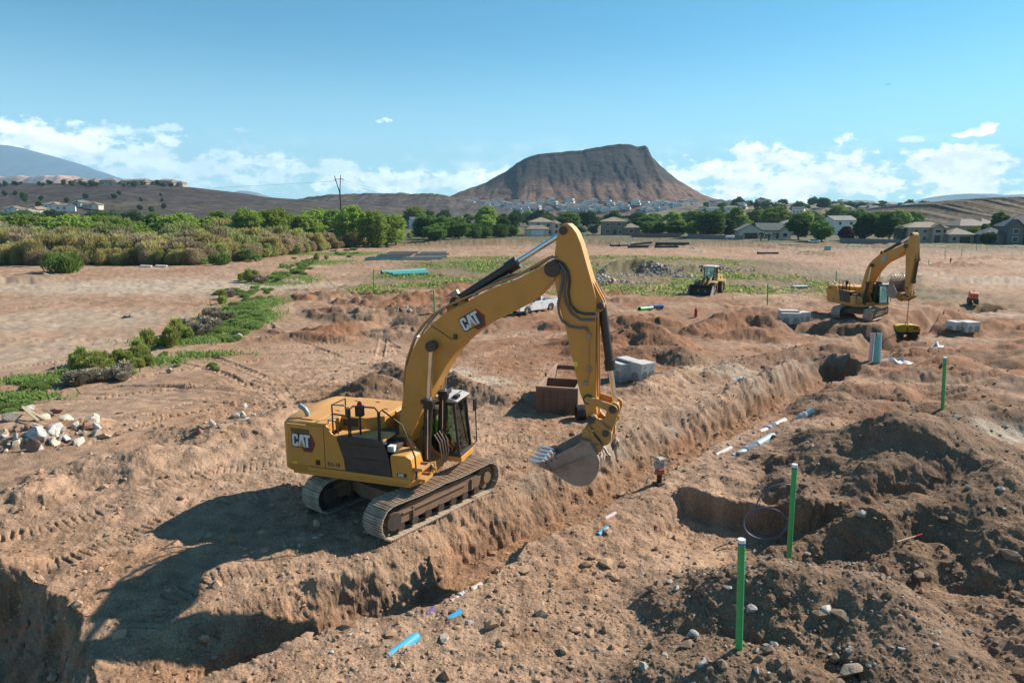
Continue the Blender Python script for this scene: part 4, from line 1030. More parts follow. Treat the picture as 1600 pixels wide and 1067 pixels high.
def text_part(name, txt, M, size, mat, parent, bold=.0):
    cu = bpy.data.curves.new(name, 'FONT'); cu.body = txt; cu.size = size; cu.extrude = .003; cu.offset = bold; cu.resolution_u = 3
    tmp = bpy.data.objects.new('tmp_text', cu); COL.objects.link(tmp)
    bpy.context.view_layer.update()
    me = bpy.data.meshes.new_from_object(tmp.evaluated_get(bpy.context.evaluated_depsgraph_get()))
    bpy.data.objects.remove(tmp); bpy.data.curves.remove(cu)
    me.name = name; me.materials.clear(); me.materials.append(mat)
    me.transform(M)
    o = bpy.data.objects.new(name, me); link(o, parent)
    return o

def rot2(p, c, a):
    x, z = p[0] - c[0], p[1] - c[1]
    return (c[0] + x * math.cos(a) - z * math.sin(a), c[1] + x * math.sin(a) + z * math.cos(a))
def ccd(p0, p1, n=1): return [(p0[0] + (p1[0] - p0[0]) * i / n, p0[1] + (p1[1] - p0[1]) * i / n) for i in range(n + 1)]

BUCKET_Z5 = lambda u, v: (5.9 + (u - 610) * .0028, 3.3 - (v - 335) * .0029 + (u - 610) * .0004)

def excavator(loc, yaw_up, yaw_tr, label, detail=True, ba=0.0, sa=0.0, ka=0.0, s=1.0, roll_z=0.0):
    """ba, sa, ka: how far boom, stick and bucket turn from the pose of the near machine"""
    root = empty('excavator', loc, 0, label, 'excavator', 'tracked excavators on the site')
    U = Matrix.Rotation(yaw_up, 4, 'Z'); T = Matrix.Rotation(yaw_tr, 4, 'Z')
    bev = .012 if detail else 0
    # ------------------------------------------------ undercarriage
    TX = .30
    def belt_path():
        r = .47; zc = .50; a0 = -1.75; a1 = 2.15
        pts = []
        n = 60
        for i in range(n): pts.append((a0 + (a1 - a0) * i / n, 0.03, 0.0))
        for i in range(24):
            t = -math.pi / 2 + math.pi * i / 24; pts.append((a1 + r * math.cos(t), zc + r * math.sin(t), t + math.pi / 2))
        for i in range(n):
            f = i / n; pts.append((a1 + (a0 - a1) * f, zc + r - .045 * math.sin(math.pi * f) * abs(math.sin(math.pi * f * 2.0)), math.pi))
        for i in range(24):
            t = math.pi / 2 + math.pi * i / 24; pts.append((a0 + r * math.cos(t), zc + r * math.sin(t), t + math.pi / 2))
        return pts
    path = belt_path()
    P = np.array([(p[0], p[1]) for p in path] + [(path[0][0], path[0][1])]); seg = np.hypot(*np.diff(P, axis=0).T); cum = np.concatenate([[0], np.cumsum(seg)]); tot = cum[-1]
    nshoe = int(round(tot / .20)); pitch = tot / nshoe
    shoe_me = None
    for side, y0 in ((1, 1.36), (-1, -1.36)):
        # frame of one track
        m = MB(T)
        m.prism_y([(-1.5, .30), (1.75, .30), (1.95, .48), (1.7, .72), (1.2, .80), (-1.1, .80), (-1.75, .66), (-2.02, .5), (-1.9, .3)], y0 + .24, y0 - .24)
        fr = m.build('track_frame', FRAME, root, bevel=bev)
        m = MB(T)
        ys = y0 - side * 0 
        for yy in (y0 - .27, y0 + .27):
            m.box((-.1, yy, .60), (2.6, .03, .05)); m.box((-1.0, yy, .5), (.05, .04, .34)); m.box((1.45, yy, .5), (.05, .04, .34))
        m.build('guard_strip', FRAME, fr)
        m = MB(T); 
        for i in range(7): m.cyl((-1.45 + i * .52, y0 - .27, .235), (-1.45 + i * .52, y0 + .27, .235), .125, 14)
        m.build('bottom_roller', DARKSTEEL, fr)
        m = MB(T)
        m.cyl((2.15, y0 - .20, .5), (2.15, y0 + .20, .5), .36, 24); m.cyl((2.15, y0 - .3, .5), (2.15, y0 + .3, .5), .17, 18)
        m.build('idler_wheel', FRAME, fr)
        m = MB(T)
        m.cyl((-1.75, y0 - .12, .5), (-1.75, y0 + .12, .5), .38, 24); m.cyl((-1.75, y0 - .33, .5), (-1.75, y0 + .33, .5), .25, 20)
        for k in range(18):
            a = 2 * math.pi * k / 18; m.box((-1.75 + .4 * math.cos(a), y0, .5 + .4 * math.sin(a)), (.08, .1, .05), (0, -a, 0))
        m.build('drive_sprocket', DARKSTEEL, fr)
        # chain inside the shoes
        m = MB(T)
        for yy in (y0 - .13, y0 + .13):
            inner = [T.inverted() @ Vector((0, 0, 0)) for _ in ()]
            pts = []
            for k in range(0, len(path), 2):
                x, z, a = path[k]; nx, nz = math.sin(a), -math.cos(a); pts.append((x - nx * .055, yy, z - nz * .055))
            m.tube(pts, .045, 5, closed=True)
        belt = m.build('track_chain', DARKSTEEL, root)
        if detail:
            if shoe_me is None:
                b = MB()
                b.box((0, 0, 0), (pitch * .96, .75, .022))
                for gx, gh in ((-pitch * .40, .042), (0.0, .034), (pitch * .36, .034)): b.box((gx, 0, -.011 - gh / 2), (.018, .75, gh))
                shoe_me = mesh_from('track_shoe', b.V, b.F, [SHOE])
            for k in range(nshoe):
                d = (k + .5) * pitch; j = min(np.searchsorted(cum, d) - 1, len(path) - 1); f = (d - cum[j]) / seg[j]
                x = P[j, 0] + (P[j + 1, 0] - P[j, 0]) * f; z = P[j, 1] + (P[j + 1, 1] - P[j, 1]) * f
                a = math.atan2(P[(j + 1) % len(P), 1] - P[j, 1], P[(j + 1) % len(P), 0] - P[j, 0])
                o = bpy.data.objects.new('track_shoe', shoe_me); COL.objects.link(o); o.parent = belt
                o.matrix_local = T @ Matrix.Translation((x, y0, z)) @ Matrix.Rotation(-a, 4, 'Y') @ Matrix.Rotation(R(random.uniform(-1.2, 1.2)), 4, 'Y')
        else:
            b = MB(T)
            for k in range(nshoe):
                d = (k + .5) * pitch; j = min(np.searchsorted(cum, d) - 1, len(path) - 1); f = (d - cum[j]) / seg[j]
                x = P[j, 0] + (P[j + 1, 0] - P[j, 0]) * f; z = P[j, 1] + (P[j + 1, 1] - P[j, 1]) * f
                a = math.atan2(P[j + 1, 1] - P[j, 1], P[j + 1, 0] - P[j, 0]); nx, nz = math.sin(a), -math.cos(a)
                b.box((x, y0, z), (pitch * .95, .75, .022), (0, -a, 0)); b.box((x + nx * .03, y0, z + nz * .03), (.03, .75, .05), (0, -a, 0))
            tag(b.build('track_shoe', SHOE, belt), kind='stuff')
    m = MB(T)
    m.prism_z([(-.9, -1.1), (.5, -1.1), (1.0, -.5), (1.0, .5), (.5, 1.1), (-.9, 1.1), (-1.1, .5), (-1.1, -.5)], .42, .84)
    m.cyl((TX * 0, 0, .8), (0, 0, 1.18), .78, 32)
    m.build('carbody', FRAME, root, bevel=bev)
    # ------------------------------------------------ upper structure (x ahead, y left)
    m = MB(U); m.prism_z([(-2.7, -1.42), (1.05, -1.42), (1.25, -.9), (1.25, .5), (.6, .5), (.6, 1.38), (-2.7, 1.38)], 1.14, 1.30)
    m.build('main_deck', YEL, root, bevel=bev)
    # counterweight
    def cw(z0, z1, inset=0.0):
        pts = []
        for i in range(15):
            t = math.pi / 2 + math.pi * i / 14
            c, sn = math.cos(t), math.sin(t)
            x = -2.55 + (.62 - inset) * math.copysign(abs(c) ** .55, c); y = (1.46 - inset) * math.copysign(abs(sn) ** .55, sn); pts.append((x, y))
        return pts + [(-2.05, -1.46 + inset), (-2.05, 1.46 - inset)]
    m = MB(U)
    a = cw(1.2, 2.66); b = cw(1, 1, .10); c0 = cw(1, 1, .05); n = len(a)
    rings = [[(x, y, 1.22) for x, y in c0], [(x, y, 1.30) for x, y in a], [(x, y, 2.60) for x, y in a], [(x, y, 2.72) for x, y in b]]
    vs = [p for r_ in rings for p in r_]; fs = []
    for k in range(3):
        for i in range(n): j = (i + 1) % n; fs.append([k * n + i, k * n + j, (k + 1) * n + j, (k + 1) * n + i])
    fs += [list(range(n - 1, -1, -1)), list(range(3 * n, 4 * n))]
    m.add(vs, fs); m.build('counterweight', YEL, root, smooth=50)
    # right hand doors and panels, seen from the side (x, z)
    def side_panel(name, poly, mat, y=-1.47, th=.06, par=root, bv=bev):
        mm = MB(U); mm.prism_y(poly, y + th, y); return mm.build(name, mat, par, bevel=bv)
    door = side_panel('rear_door', [(-2.80, 1.44), (-1.58, 1.44), (-1.58, 2.66), (-2.80, 2.66)], YEL, -1.485)
    mm = MB(U)
    for k in range(6): mm.box((-2.35, -1.487, 2.42 + k * .022), (.62, .012, .012))
    mm.build('door_louvre', DGREY, door)
    mm = MB(U); mm.box((-1.80, -1.49, 1.58), (.13, .02, .15)); mm.build('door_latch', BLACK, door)
    if detail:
        mm = MB(U); mm.box((-2.58, -1.489, 1.5), (.14, .008, .05)); mm.build('warning_sticker', DECALY, door)
    if detail: emblem(door, U @ Matrix.Translation((-2.62, -1.487, 2.0)), .375)
    qp = side_panel('quarter_panel', [(-1.565, 1.44), (-.92, 1.44), (-.95, 1.75), (-1.17, 2.38), (-1.30, 2.46), (-1.50, 2.72), (-1.565, 2.72)], YEL, -1.475)
    if detail:
        text_part('fleet_number', 'EX-18', U @ Matrix.Translation((-1.49, -1.477, 1.52)) @ Matrix.Rotation(R(90), 4, 'X'), .16, DARKSTEEL, qp, .004)
    dp = side_panel('engine_panel', [(-.90, 1.44), (.55, 1.44), (.47, 1.95), (.27, 2.42), (.10, 2.46), (-1.10, 2.46), (-1.15, 2.36), (-.93, 1.76)], DGREY, -1.485)
    mm = MB(U); mm.box((-.3, -1.487, 2.25), (.95, .015, .03)); mm.box((-.25, -1.487, 1.86), (.85, .015, .02)); mm.build('panel_rib', BLACK, dp)
    m = MB(U); m.box((-.5, -1.475, 1.36), (3.3, .05, .13)); m.build('side_sill', YEL, root, bevel=bev)
    # tool box with rounded nose, steps ahead of it
    m = MB(U); m.prism_y([(.57, 1.31), (1.13, 1.31), (1.18, 1.6), (1.12, 1.98), (.98, 2.08), (.52, 2.06), (.50, 1.95)], -.72, -1.47)
    tb = m.build('tool_box', YEL, root, bevel=.03 if detail else 0)
    if detail:
        m = MB(U); m.box((.86, -1.472, 1.52), (.30, .012, .10)); pl = m.build('number_plate', BLACK, tb)
        text_part('model_number', '340', U @ Matrix.Translation((.74, -1.479, 1.483)) @ Matrix.Rotation(R(90), 4, 'X'), .115, WHITE, pl, .004)
    m = MB(U)
    for k in range(2):
        z = 1.36 + k * .30
        m.box((1.36 - k * .08, -1.12, z), (.30, .52, .03)); m.box((1.50 - k * .08, -1.12, z + .04), (.03, .52, .06)); m.box((1.36 - k * .08, -1.37, z + .04), (.3, .03, .07)); m.box((1.36 - k * .08, -.87, z + .04), (.3, .03, .07))
    m.build('step', YELW, root)
    # walkway over the right side and hood
    m = MB(U); m.box((-.52, -1.05, 2.40), (1.55, .82, .05)); m.build('walkway', YEL, root)
    m = MB(U)
    m.prism_z([(-2.10, -1.44), (-1.50, -1.44), (-1.50, -.62), (-2.10, -.62)], 2.42, 2.745)
    m.prism_z([(-2.10, -.615), (-.75, -.615), (-.30, -.2), (-.30, 1.36), (-2.10, 1.36)], 1.30, 2.75)
    hood = m.build('engine_hood', YEL, root, bevel=.03 if detail else 0)
    m = MB(U); m.prism_y([(-.295, 1.3), (.12, 1.3), (.12, 2.3), (-.295, 2.72)], 1.36, .45); m.build('air_cleaner_cover', YEL, root, bevel=.02 if detail else 0)
    if detail:
        for (x, y) in ((-1.9, .9), (-1.2, 1.0), (-1.9, -.2), (-.6, .4), (-1.0, -.3)): m = MB(U); m.box((x, y, 2.757), (.14, .05, .012)); m.build('hood_latch', DARKSTEEL, hood)
        m = MB(U); m.box((-1.2, -.619, 2.56), (.5, .012, .2)); m.build('hood_opening', DARKSTEEL, hood)
    m = MB(U); m.box((-2.2, 0, 2.74), (.6, 2.4, .03)); m.build('rear_hood', YEL, root, bevel=bev)
    # valve bay between hood and boom
    m = MB(U)
    m.box((-.1, -.55, 1.75), (1.2, .9, .8)); m.box((.3, -.45, 1.6), (.5, .5, .8))
    m.build('valve_bay', DARKSTEEL, root)
    if detail:
        m = MB(U)
        for k in range(6):
            y = -.2 - k * .12; m.tube([(-.6, y, 2.18 + .02 * k), (-.2, y + .04, 2.36), (.25, y * .6, 2.30 - .03 * k), (.55, y * .35, 2.05)], .032, 6)
        m.build('hydraulic_hose', RUBBER, root)
        m = MB(U); m.cyl((.05, -1.0, 2.18), (.05, -1.0, 2.36), .10, 12); m.box((.38, -1.1, 2.12), (.18, .2, .16)); m.build('white_container', WHITE, root)
    # exhaust stack, beacons, camera on top
    m = MB(U); m.tube([(-2.42, -.95, 2.7), (-2.45, -.95, 2.86), (-2.52, -.95, 2.96), (-2.70, -.95, 3.06)], .075 if detail else .07, 12); m.build('exhaust_pipe', paint('exhaust_grey', (.25, .27, .29), .5, .4), root)
    m = MB(U); m.cyl((-1.27, -.62, 2.74), (-1.27, -.62, 2.93), .07, 12); m.cyl((-1.27, -.62, 2.93), (-1.27, -.62, 3.03), .055, 12, .03); m.build('camera_pod', DARKSTEEL, root)
    m = MB(U)
    for pts in (((-1.33, 2.46), (-1.33, 3.30), (-.93, 3.32), (-.82, 3.2), (-.82, 2.42)), ((-.76, 2.42), (-.77, 3.22), (-.66, 3.32), (.02, 3.34), (.12, 3.24), (.12, 2.42)), ((.17, 2.42), (.17, 3.22), (.25, 3.30), (.85, 2.92), (1.22, 2.05), (1.26, 1.36))):
        m.tube([(x, -1.36, z) for x, z in pts], .024, 8)
    for (x0, z0, x1, z1) in ((-1.33, 3.05, -.82, 3.02), (-.77, 2.95, -.48, 2.95)): m.tube([(x0, -1.36, z0), (x1, -1.36, z1)], .02, 6)
    m.tube([(-1.33, -.66, 2.76), (-1.33, -.66, 3.30), (-1.33, -1.36, 3.30)], .022, 6)
    m.tube([(-1.48, -1.36, 2.74), (-1.48, -1.36, 2.83), (-1.24, -1.36, 2.83), (-1.16, -1.36, 2.46)], .02, 6)
    m.build('handrail', BLACK, root)
    m = MB(U); m.cyl((-.60, -1.1, 2.42), (-.60, -1.1, 3.0), .03, 8); m.box((-.60, -1.1, 3.12), (.2, .18, .3)); m.build('antenna_mast', BLACK, root)
    m = MB(U); m.cyl((-.60, -1.1, 3.27), (-.60, -1.1, 3.34), .07, 12); m.cyl((-.60, -1.1, 3.34), (-.60, -1.1, 3.40), .07, 12, .03); m.build('antenna_dome', REDP, root)
    # ------------------------------------------------ cab
    x0, x1, y0, y1, z0, z1 = .28, 1.80, .50, 1.48, 1.46, 3.12
    m = MB(U); m.box(((x0 + x1) / 2 + .02, (y0 + y1) / 2, 1.37), (x1 - x0 + .02, y1 - y0 + .02, .16)); m.build('cab_base', YEL, root, bevel=bev)
    m = MB(U)
    slope = .22
    def post(xa, ya, xb, yb, w=.06): m.bar((xa, ya, z0), (xb, yb, z1), w, w, (1, 0, 0))
    post(x1 - .05, y0 + .04, x1 - slope, y0 + .04, .075); post(x1 - .05, y1 - .04, x1 - slope, y1 - .04, .07)
    post(x0 + .05, y0 + .04, x0 + .05, y0 + .04, .1); post(x0 + .05, y1 - .04, x0 + .05, y1 - .04, .1)
    post(.95, y0 + .035, .95, y0 + .035, .06); post(.95, y1 - .035, .95, y1 - .035, .08)
    for yy in (y0 + .04, y1 - .04): m.bar((x0, yy, z1 - .05), (x1 - slope, yy, z1 - .05), .09, .12); m.bar((x0, yy, z0 + .04), (x1 - .02, yy, z0 + .04), .07, .10)
    m.bar((x1 - slope, y0, z1 - .05), (x1 - slope, y1, z1 - .05), .08, .12); m.bar((x1 - .03, y0, z0 + .03), (x1 - .03, y1, z0 + .03), .08, .07)
    m.bar((x0 + .05, y0, z1 - .05), (x0 + .05, y1, z1 - .05), .08, .12); m.box((x0 + .03, (y0 + y1) / 2, 1.85), (.05, y1 - y0 - .1, .8))
    m.box((.62, y0 + .03, 1.68), (.66, .035, .36)); m.box((.62, y1 - .03, 1.75), (.66, .035, .5))
    cabf = m.build('cab_frame', BLACK, root, bevel=bev)
    def pane(vs): 
        mm = MB(U); a_, b_, c_, d_ = [Vector(v) for v in vs]; nrm = (b_ - a_).cross(d_ - a_).normalized() * .006
        mm.add([a_, b_, c_, d_, a_ - nrm, b_ - nrm, c_ - nrm, d_ - nrm], [[0, 1, 2, 3], [7, 6, 5, 4], [1, 0, 4, 5], [2, 1, 5, 6], [3, 2, 6, 7], [0, 3, 7, 4]])
        mm.build('cab_window', GLASS, cabf, smooth=None)
    pane([(1.74, y0 + .1, z0 + .07), (1.74, y1 - .1, z0 + .07), (1.57, y1 - .1, z1 - .12), (1.57, y0 + .1, z1 - .12)])
    pane([(.99, y0 + .03, z0 + .1), (1.70, y0 + .03, z0 + .1), (1.54, y0 + .03, z1 - .12), (.99, y0 + .03, z1 - .12)])
    pane([(.38, y0 + .03, 1.88), (.91, y0 + .03, 1.88), (.91, y0 + .03, z1 - .12), (.38, y0 + .03, z1 - .12)])
    pane([(1.70, y1 - .03, z0 + .1), (.99, y1 - .03, z0 + .1), (.99, y1 - .03, z1 - .12), (1.54, y1 - .03, z1 - .12)])
    m = MB(U); m.prism_y([(x0 - .03, z1), (x1 - slope + .12, z1), (x1 - slope + .14, z1 + .05), (x1 - slope - .1, z1 + .12), (x0 + .15, z1 + .13), (x0 - .03, z1 + .07)], y1 + .03, y0 - .03)
    cr = m.build('cab_roof', ROOFG, root, bevel=.02 if detail else 0)
    m = MB(U); m.box((x1 - slope + .04, y0 + .2, z1 + .15), (.14, .22, .09)); m.box((.55, y0 - .02, z1 - .12), (.32, .08, .16)); m.build('work_lamp', BLACK, cr)
    m = MB(U); m.bar((1.5, y0 + .1, z1 + .13), (1.5, y1 - .1, z1 + .13), .02, .02); m.bar((.9, y0 + .1, z1 + .145), (.9, y1 - .1, z1 + .145), .02, .02); m.build('roof_rib', DGREY, cr)
    m = MB(U); m.tube([(1.62, y1 - .02, 3.0), (1.86, y1 + .1, 2.95), (1.9, y1 + .1, 1.6), (1.78, y1, 1.5)], .02, 6); m.box((1.84, y1 + .14, 2.78), (.05, .22, .36)); m.build('mirror_arm', BLACK, cabf)
    m = MB(U); m.box((.72, 1.0, 1.62), (.46, .5, .3)); m.box((.48, 1.0, 2.1), (.14, .46, .7), (0, -.12, 0)); m.box((.42, 1.0, 2.52), (.1, .26, .2)); m.build('driver_seat', SEATM, cabf)
    # ------------------------------------------------ boom, stick, bucket: side views, moved by the joint angles
    FOOT = (.38, 2.12); TIP = (4.80, 7.22); BPIN = (5.88, 3.28)
    fb = lambda p: rot2(p, FOOT, ba)
    tip2 = fb(TIP)
    def fs_(p):
        q = (p[0] - TIP[0] + tip2[0], p[1] - TIP[1] + tip2[1]); return rot2(q, tip2, sa)
    bp2 = fs_(BPIN)
    def fk(p):
        q = (p[0] - BPIN[0] + bp2[0], p[1] - BPIN[1] + bp2[1]); return rot2(q, bp2, ka)
    L3 = lambda p, y: (p[0], y, p[1])
    boom = [(.60, 2.19), (.97, 3.07), (1.36, 3.78), (1.74, 4.42), (1.98, 4.76), (2.25, 5.08), (2.61, 5.40), (3.0, 5.66), (3.39, 5.87), (4.0, 6.19), (4.4, 6.48), (4.69, 6.80), (4.92, 7.06), (4.97, 7.22), (4.93, 7.36), (4.80, 7.42), (4.50, 7.26), (4.14, 7.06), (3.84, 6.91), (3.4, 6.74), (2.93, 6.55), (2.3, 6.20), (1.76, 5.93), (1.33, 5.56), (.92, 5.15), (.67, 4.74), (.50, 4.24), (.41, 3.6), (.22, 2.61), (.20, 2.12), (.28, 1.96), (.44, 1.92), (.55, 2.0)]
    m = MB(U); m.prism_y([fb(p) for p in boom], .33, -.33); bo = m.build('boom', YEL, root, bevel=.02)
    m = MB(U)
    for y in (-.345, .345): m = MB(U); m.cyl(L3(fb((4.78, 7.2)), y - .035), L3(fb((4.78, 7.2)), y + .035), .21, 20); m.build('pin_boss', DARKSTEEL, bo)
    m = MB(U); m.cyl(L3(FOOT, -.5), L3(FOOT, .5), .13, 16); m.build('boom_pin', DARKSTEEL, bo)
    emblem(bo, U @ Matrix.Translation(L3(fb((2.33, 5.43)), -.332)) @ Matrix.Rotation(-(ba + R(30)), 4, 'Y'), .36, not detail)
    # twin boom cylinders
    pin = fb((1.40, 5.0)); base = (1.13, 1.42)
    for y in (-.52, .52):
        hd = (base[0] + (pin[0] - base[0]) * .56, base[1] + (pin[1] - base[1]) * .56)
        m = MB(U); m.cyl(L3(base, y), L3(hd, y), .125, 20); m.cyl(L3((base[0] + (pin[0] - base[0]) * .50, base[1] + (pin[1] - base[1]) * .50), y), L3(hd, y), .165, 20); m.box(L3(hd, y), (.36, .34, .10)); m.cyl(L3(base, y - .12), L3(base, y + .12), .15, 16)
        bc = m.build('boom_cylinder', BLACK, root)
        if detail:
            k = MB(U); yo = y - .12; k.tube([L3((base[0] + .12, base[1] + .3), yo), L3((hd[0] + .02, hd[1] - .15), yo)], .02, 6); k.build('cylinder_line', CHROME, bc)
        m = MB(U); m.cyl(L3(hd, y), L3(pin, y), .07, 16); m.build('cylinder_rod', CHROME, bc)
        m = MB(U); m.cyl(L3(pin, y - .11), L3(pin, y + .11), .15, 18); m.build('rod_end', DARKSTEEL, bc)
    m = MB(U); m.cyl(L3(pin, -.55), L3(pin, .55), .075, 12); m.build('cylinder_pin', DARKSTEEL, root)
    m = MB(U); m.prism_y([(.15, 1.3), (1.35, 1.3), (1.3, 1.5), (1.0, 1.62), (.62, 2.2), (.4, 2.32), (.18, 2.25), (0, 1.7)], -.36, -.44); m.prism_y([(.15, 1.3), (1.35, 1.3), (1.3, 1.5), (1.0, 1.62), (.62, 2.2), (.4, 2.32), (.18, 2.25), (0, 1.7)], .44, .36); m.box((1.1, 0, 1.4), (.3, 1.3, .14)); m.build('boom_bracket', YELW, root)
    if detail:
        m = MB(U)
        for k in range(4):
            y = -.26 + k * .17; m.tube([(1.42, y, 1.35), (1.52, y, 1.7), (1.46, y, 2.1), (1.30, y, 2.35)], .024, 8)
        m.build('cylinder_hose', paint('brown_hose', (.16, .11, .08), .35, dust=.3), root)
    # stick cylinder on top of the boom
    sb = fb((1.97, 6.22)); se = fs_((5.04, 8.16)); 
    q = lambda t: (sb[0] + (se[0] - sb[0]) * t, sb[1] + (se[1] - sb[1]) * t)
    m = MB(U); m.cyl(L3(sb, 0), L3(q(.56), 0), .135, 20); m.cyl(L3(q(.48), 0), L3(q(.58), 0), .175, 20); m.cyl(L3(sb, -.2), L3(sb, .2), .13, 16); sc_ = m.build('stick_cylinder', BLACK, root)
    m = MB(U); m.cyl(L3(q(.57), 0), L3(se, 0), .075, 18); m.build('cylinder_rod', CHROME, sc_)
    m = MB(U); m.prism_y([fb(p) for p in ((1.70, 5.86), (2.35, 6.18), (2.12, 6.36), (1.95, 6.40), (1.85, 6.32))], .19, .13); m.prism_y([fb(p) for p in ((1.70, 5.86), (2.35, 6.18), (2.12, 6.36), (1.95, 6.40), (1.85, 6.32))], -.13, -.19); m.build('cylinder_bracket', YEL, bo)
    # boom lines
    if detail:
        lines = [(.44, 2.7), (.44, 3.8), (.53, 4.37), (.68, 4.78), (.84, 5.16), (1.05, 5.45), (1.38, 5.78), (1.75, 6.02), (2.25, 6.26), (2.63, 6.42), (2.94, 6.58), (3.4, 6.78), (3.85, 6.95), (4.14, 7.12), (4.43, 7.28), (4.72, 7.45)]
        for k, (y, r_, mt) in enumerate(((-.27, .026, STEEL), (-.21, .026, STEEL), (-.30, .02, YEL), (.24, .026, STEEL))):
            m = MB(U); m.tube([(x - .02 - .012 * k, y, z + .035 + .01 * k) for x, z in lines], r_, 7); m.build('boom_line', mt, bo)
        for x, y, z, a, b, c in [(lines[i][0] - .02, -.24, lines[i][1] + .03, .10, .17, .08) for i in (4, 7, 9, 11, 13)] + [(1.95, -.1, 6.44, .22, .16, .13), (2.12, -.24, 6.27, .12, .12, .1)]:
            m = MB(U); m.box((x, y, z), (a, b, c), (0, -.5, 0)); m.build('line_clamp', STEEL, bo)
        m = MB(U); m.tube([(1.30, -.345, 5.55), (1.62, -.345, 5.38), (1.90, -.345, 5.2), (2.02, -.345, 5.22)], .009, 5); m.box((2.05, -.36, 5.27), (.09, .06, .14)); m.build('lamp_wire', DARKSTEEL, bo)
        # bright crumpled hoses under the stick cylinder
        m = MB(U)
        for k in range(7):
            y = -.22 + k * .06; rr = random.uniform(-.03, .03)
            m.tube([(2.6, y, 6.5), (2.95, y, 6.66 + rr), (3.25, y + rr, 6.86), (3.55, y - rr, 6.98 + rr), (3.9, y, 7.06), (4.25, y, 7.20), (4.6, y * 1.1, 7.46), (4.9, y * 1.1, 7.52)], .027, 7)
        m.build('hydraulic_hose', STEEL, bo)
    stick = [(4.88, 8.14), (4.93, 8.27), (5.03, 8.36), (5.15, 8.36), (5.27, 8.26), (5.38, 8.12), (5.50, 7.85), (5.82, 6.82), (5.93, 6.45), (5.93, 6.0), (5.95, 4.6), (5.97, 3.8), (6.02, 3.34), (5.97, 3.18), (5.86, 3.14), (5.76, 3.22), (5.66, 3.67), (5.55, 3.92), (5.11, 5.73), (4.96, 6.2), (4.86, 6.65), (4.84, 6.95), (4.78, 7.25), (4.80, 7.5), (4.84, 7.8)]
    m = MB(U); m.prism_y([fs_(p) for p in stick], .255, -.255); st = m.build('stick', YEL, root, bevel=.02)
    m = MB(U)
    br = [(5.70, 7.05), (5.86, 6.80), (6.09, 6.40), (6.13, 6.24), (6.05, 6.13), (5.90, 6.05)]
    for y in (-.15, .09): m.prism_y([fs_(p) for p in br], y + .06, y)
    m.build('cylinder_bracket', YEL, st)
    for pp, hw_, r_ in (((5.04, 8.18), .30, .11), ((6.03, 6.27), .2, .09), ((5.78, 3.80), .34, .13)): m = MB(U); m.cyl(L3(fs_(pp), -hw_), L3(fs_(pp), hw_), r_, 16); m.build('stick_pin', DARKSTEEL, st)
    if detail:
        h1 = [(4.75, 7.40), (4.90, 7.42), (5.06, 7.34), (5.19, 7.15), (5.23, 6.9), (5.20, 6.58), (5.26, 6.30), (5.43, 6.11), (5.66, 6.06), (5.93, 6.08)]
        h2 = [(4.78, 7.35), (4.96, 7.34), (5.10, 7.15), (5.13, 6.92), (5.08, 6.65), (5.12, 6.35), (5.30, 6.05), (5.54, 5.91), (5.90, 5.92)]
        h3 = [(4.76, 7.32), (4.90, 7.30), (5.03, 7.12), (5.04, 6.9), (4.98, 6.57), (4.93, 6.29), (4.97, 6.04), (5.05, 5.86), (5.24, 5.72), (5.50, 5.69), (5.68, 5.71), (5.73, 5.62)]
        for k, h in enumerate((h1, h2, h3)):
            m = MB(U); m.tube([(x, -.285 - .01 * k, z) for x, z in h], .033, 8); m.build('stick_hose', RUBBER if k == 0 else paint('grey_hose', (.12, .12, .12), .6, dust=.4), st)
        m = MB(U); m.tube([(5.75, -.275, 5.63), (5.78, -.275, 4.6), (5.78, -.275, 4.42), (5.70, -.275, 4.2)], .018, 6); m.build('stick_line', YELW, st)
        for x, z in ((5.76, 5.5), (5.78, 4.60), (5.70, 4.22), (5.96, 6.06)): m = MB(U); m.box((x, -.28, z), (.1, .05, .13)); m.build('line_clamp', STEEL, st)
        m = MB(U)
        for y in (-.18, -.10, .12): m.tube([(5.96, y, 6.0), (5.96, y, 5.5), (5.98, y, 4.84), (6.0, y, 4.1), (6.02, y, 3.85)], .02, 6)
        m.build('stick_line', YELW, st)
        m = MB(U); m.box((5.42, -.258, 4.72), (.10, .006, .13)); m.build('warning_sticker', DECALY, st)
    # bucket cylinder and linkage
    hp0 = (6.46, 3.61); cb = fs_((6.03, 6.27))
    cpin = (6.28, 2.93)
    # the linkage follows the bucket: solve the two link lengths
    A_ = fs_((5.78, 3.80)); B_ = fk(cpin)
    l1 = math.dist((5.78, 3.80), hp0); l2 = math.dist(hp0, cpin); dd = math.dist(A_, B_)
    dd2 = min(dd, l1 + l2 - 1e-3); aa = (l1 * l1 - l2 * l2 + dd2 * dd2) / (2 * dd2); hh = math.sqrt(max(0, l1 * l1 - aa * aa)); ux, uz = (B_[0] - A_[0]) / dd, (B_[1] - A_[1]) / dd
    c1 = (A_[0] + aa * ux - hh * uz, A_[1] + aa * uz + hh * ux); c2 = (A_[0] + aa * ux + hh * uz, A_[1] + aa * uz - hh * ux)
    HP = c1 if (ka == 0 and math.dist(c1, hp0) < math.dist(c2, hp0)) or (ka != 0 and math.dist(c1, fs_(hp0)) < math.dist(c2, fs_(hp0))) else c2
    qb = lambda t: (cb[0] + (HP[0] - cb[0]) * t, cb[1] + (HP[1] - cb[1]) * t)
    m = MB(U); m.cyl(L3(cb, 0), L3(qb(.62), 0), .115, 18); m.cyl(L3(qb(.54), 0), L3(qb(.64), 0), .15, 18); kc = m.build('bucket_cylinder', BLACK, root)
    m = MB(U); m.cyl(L3(qb(.63), 0), L3(HP, 0), .068, 16); m.build('cylinder_rod', CHROME, kc)
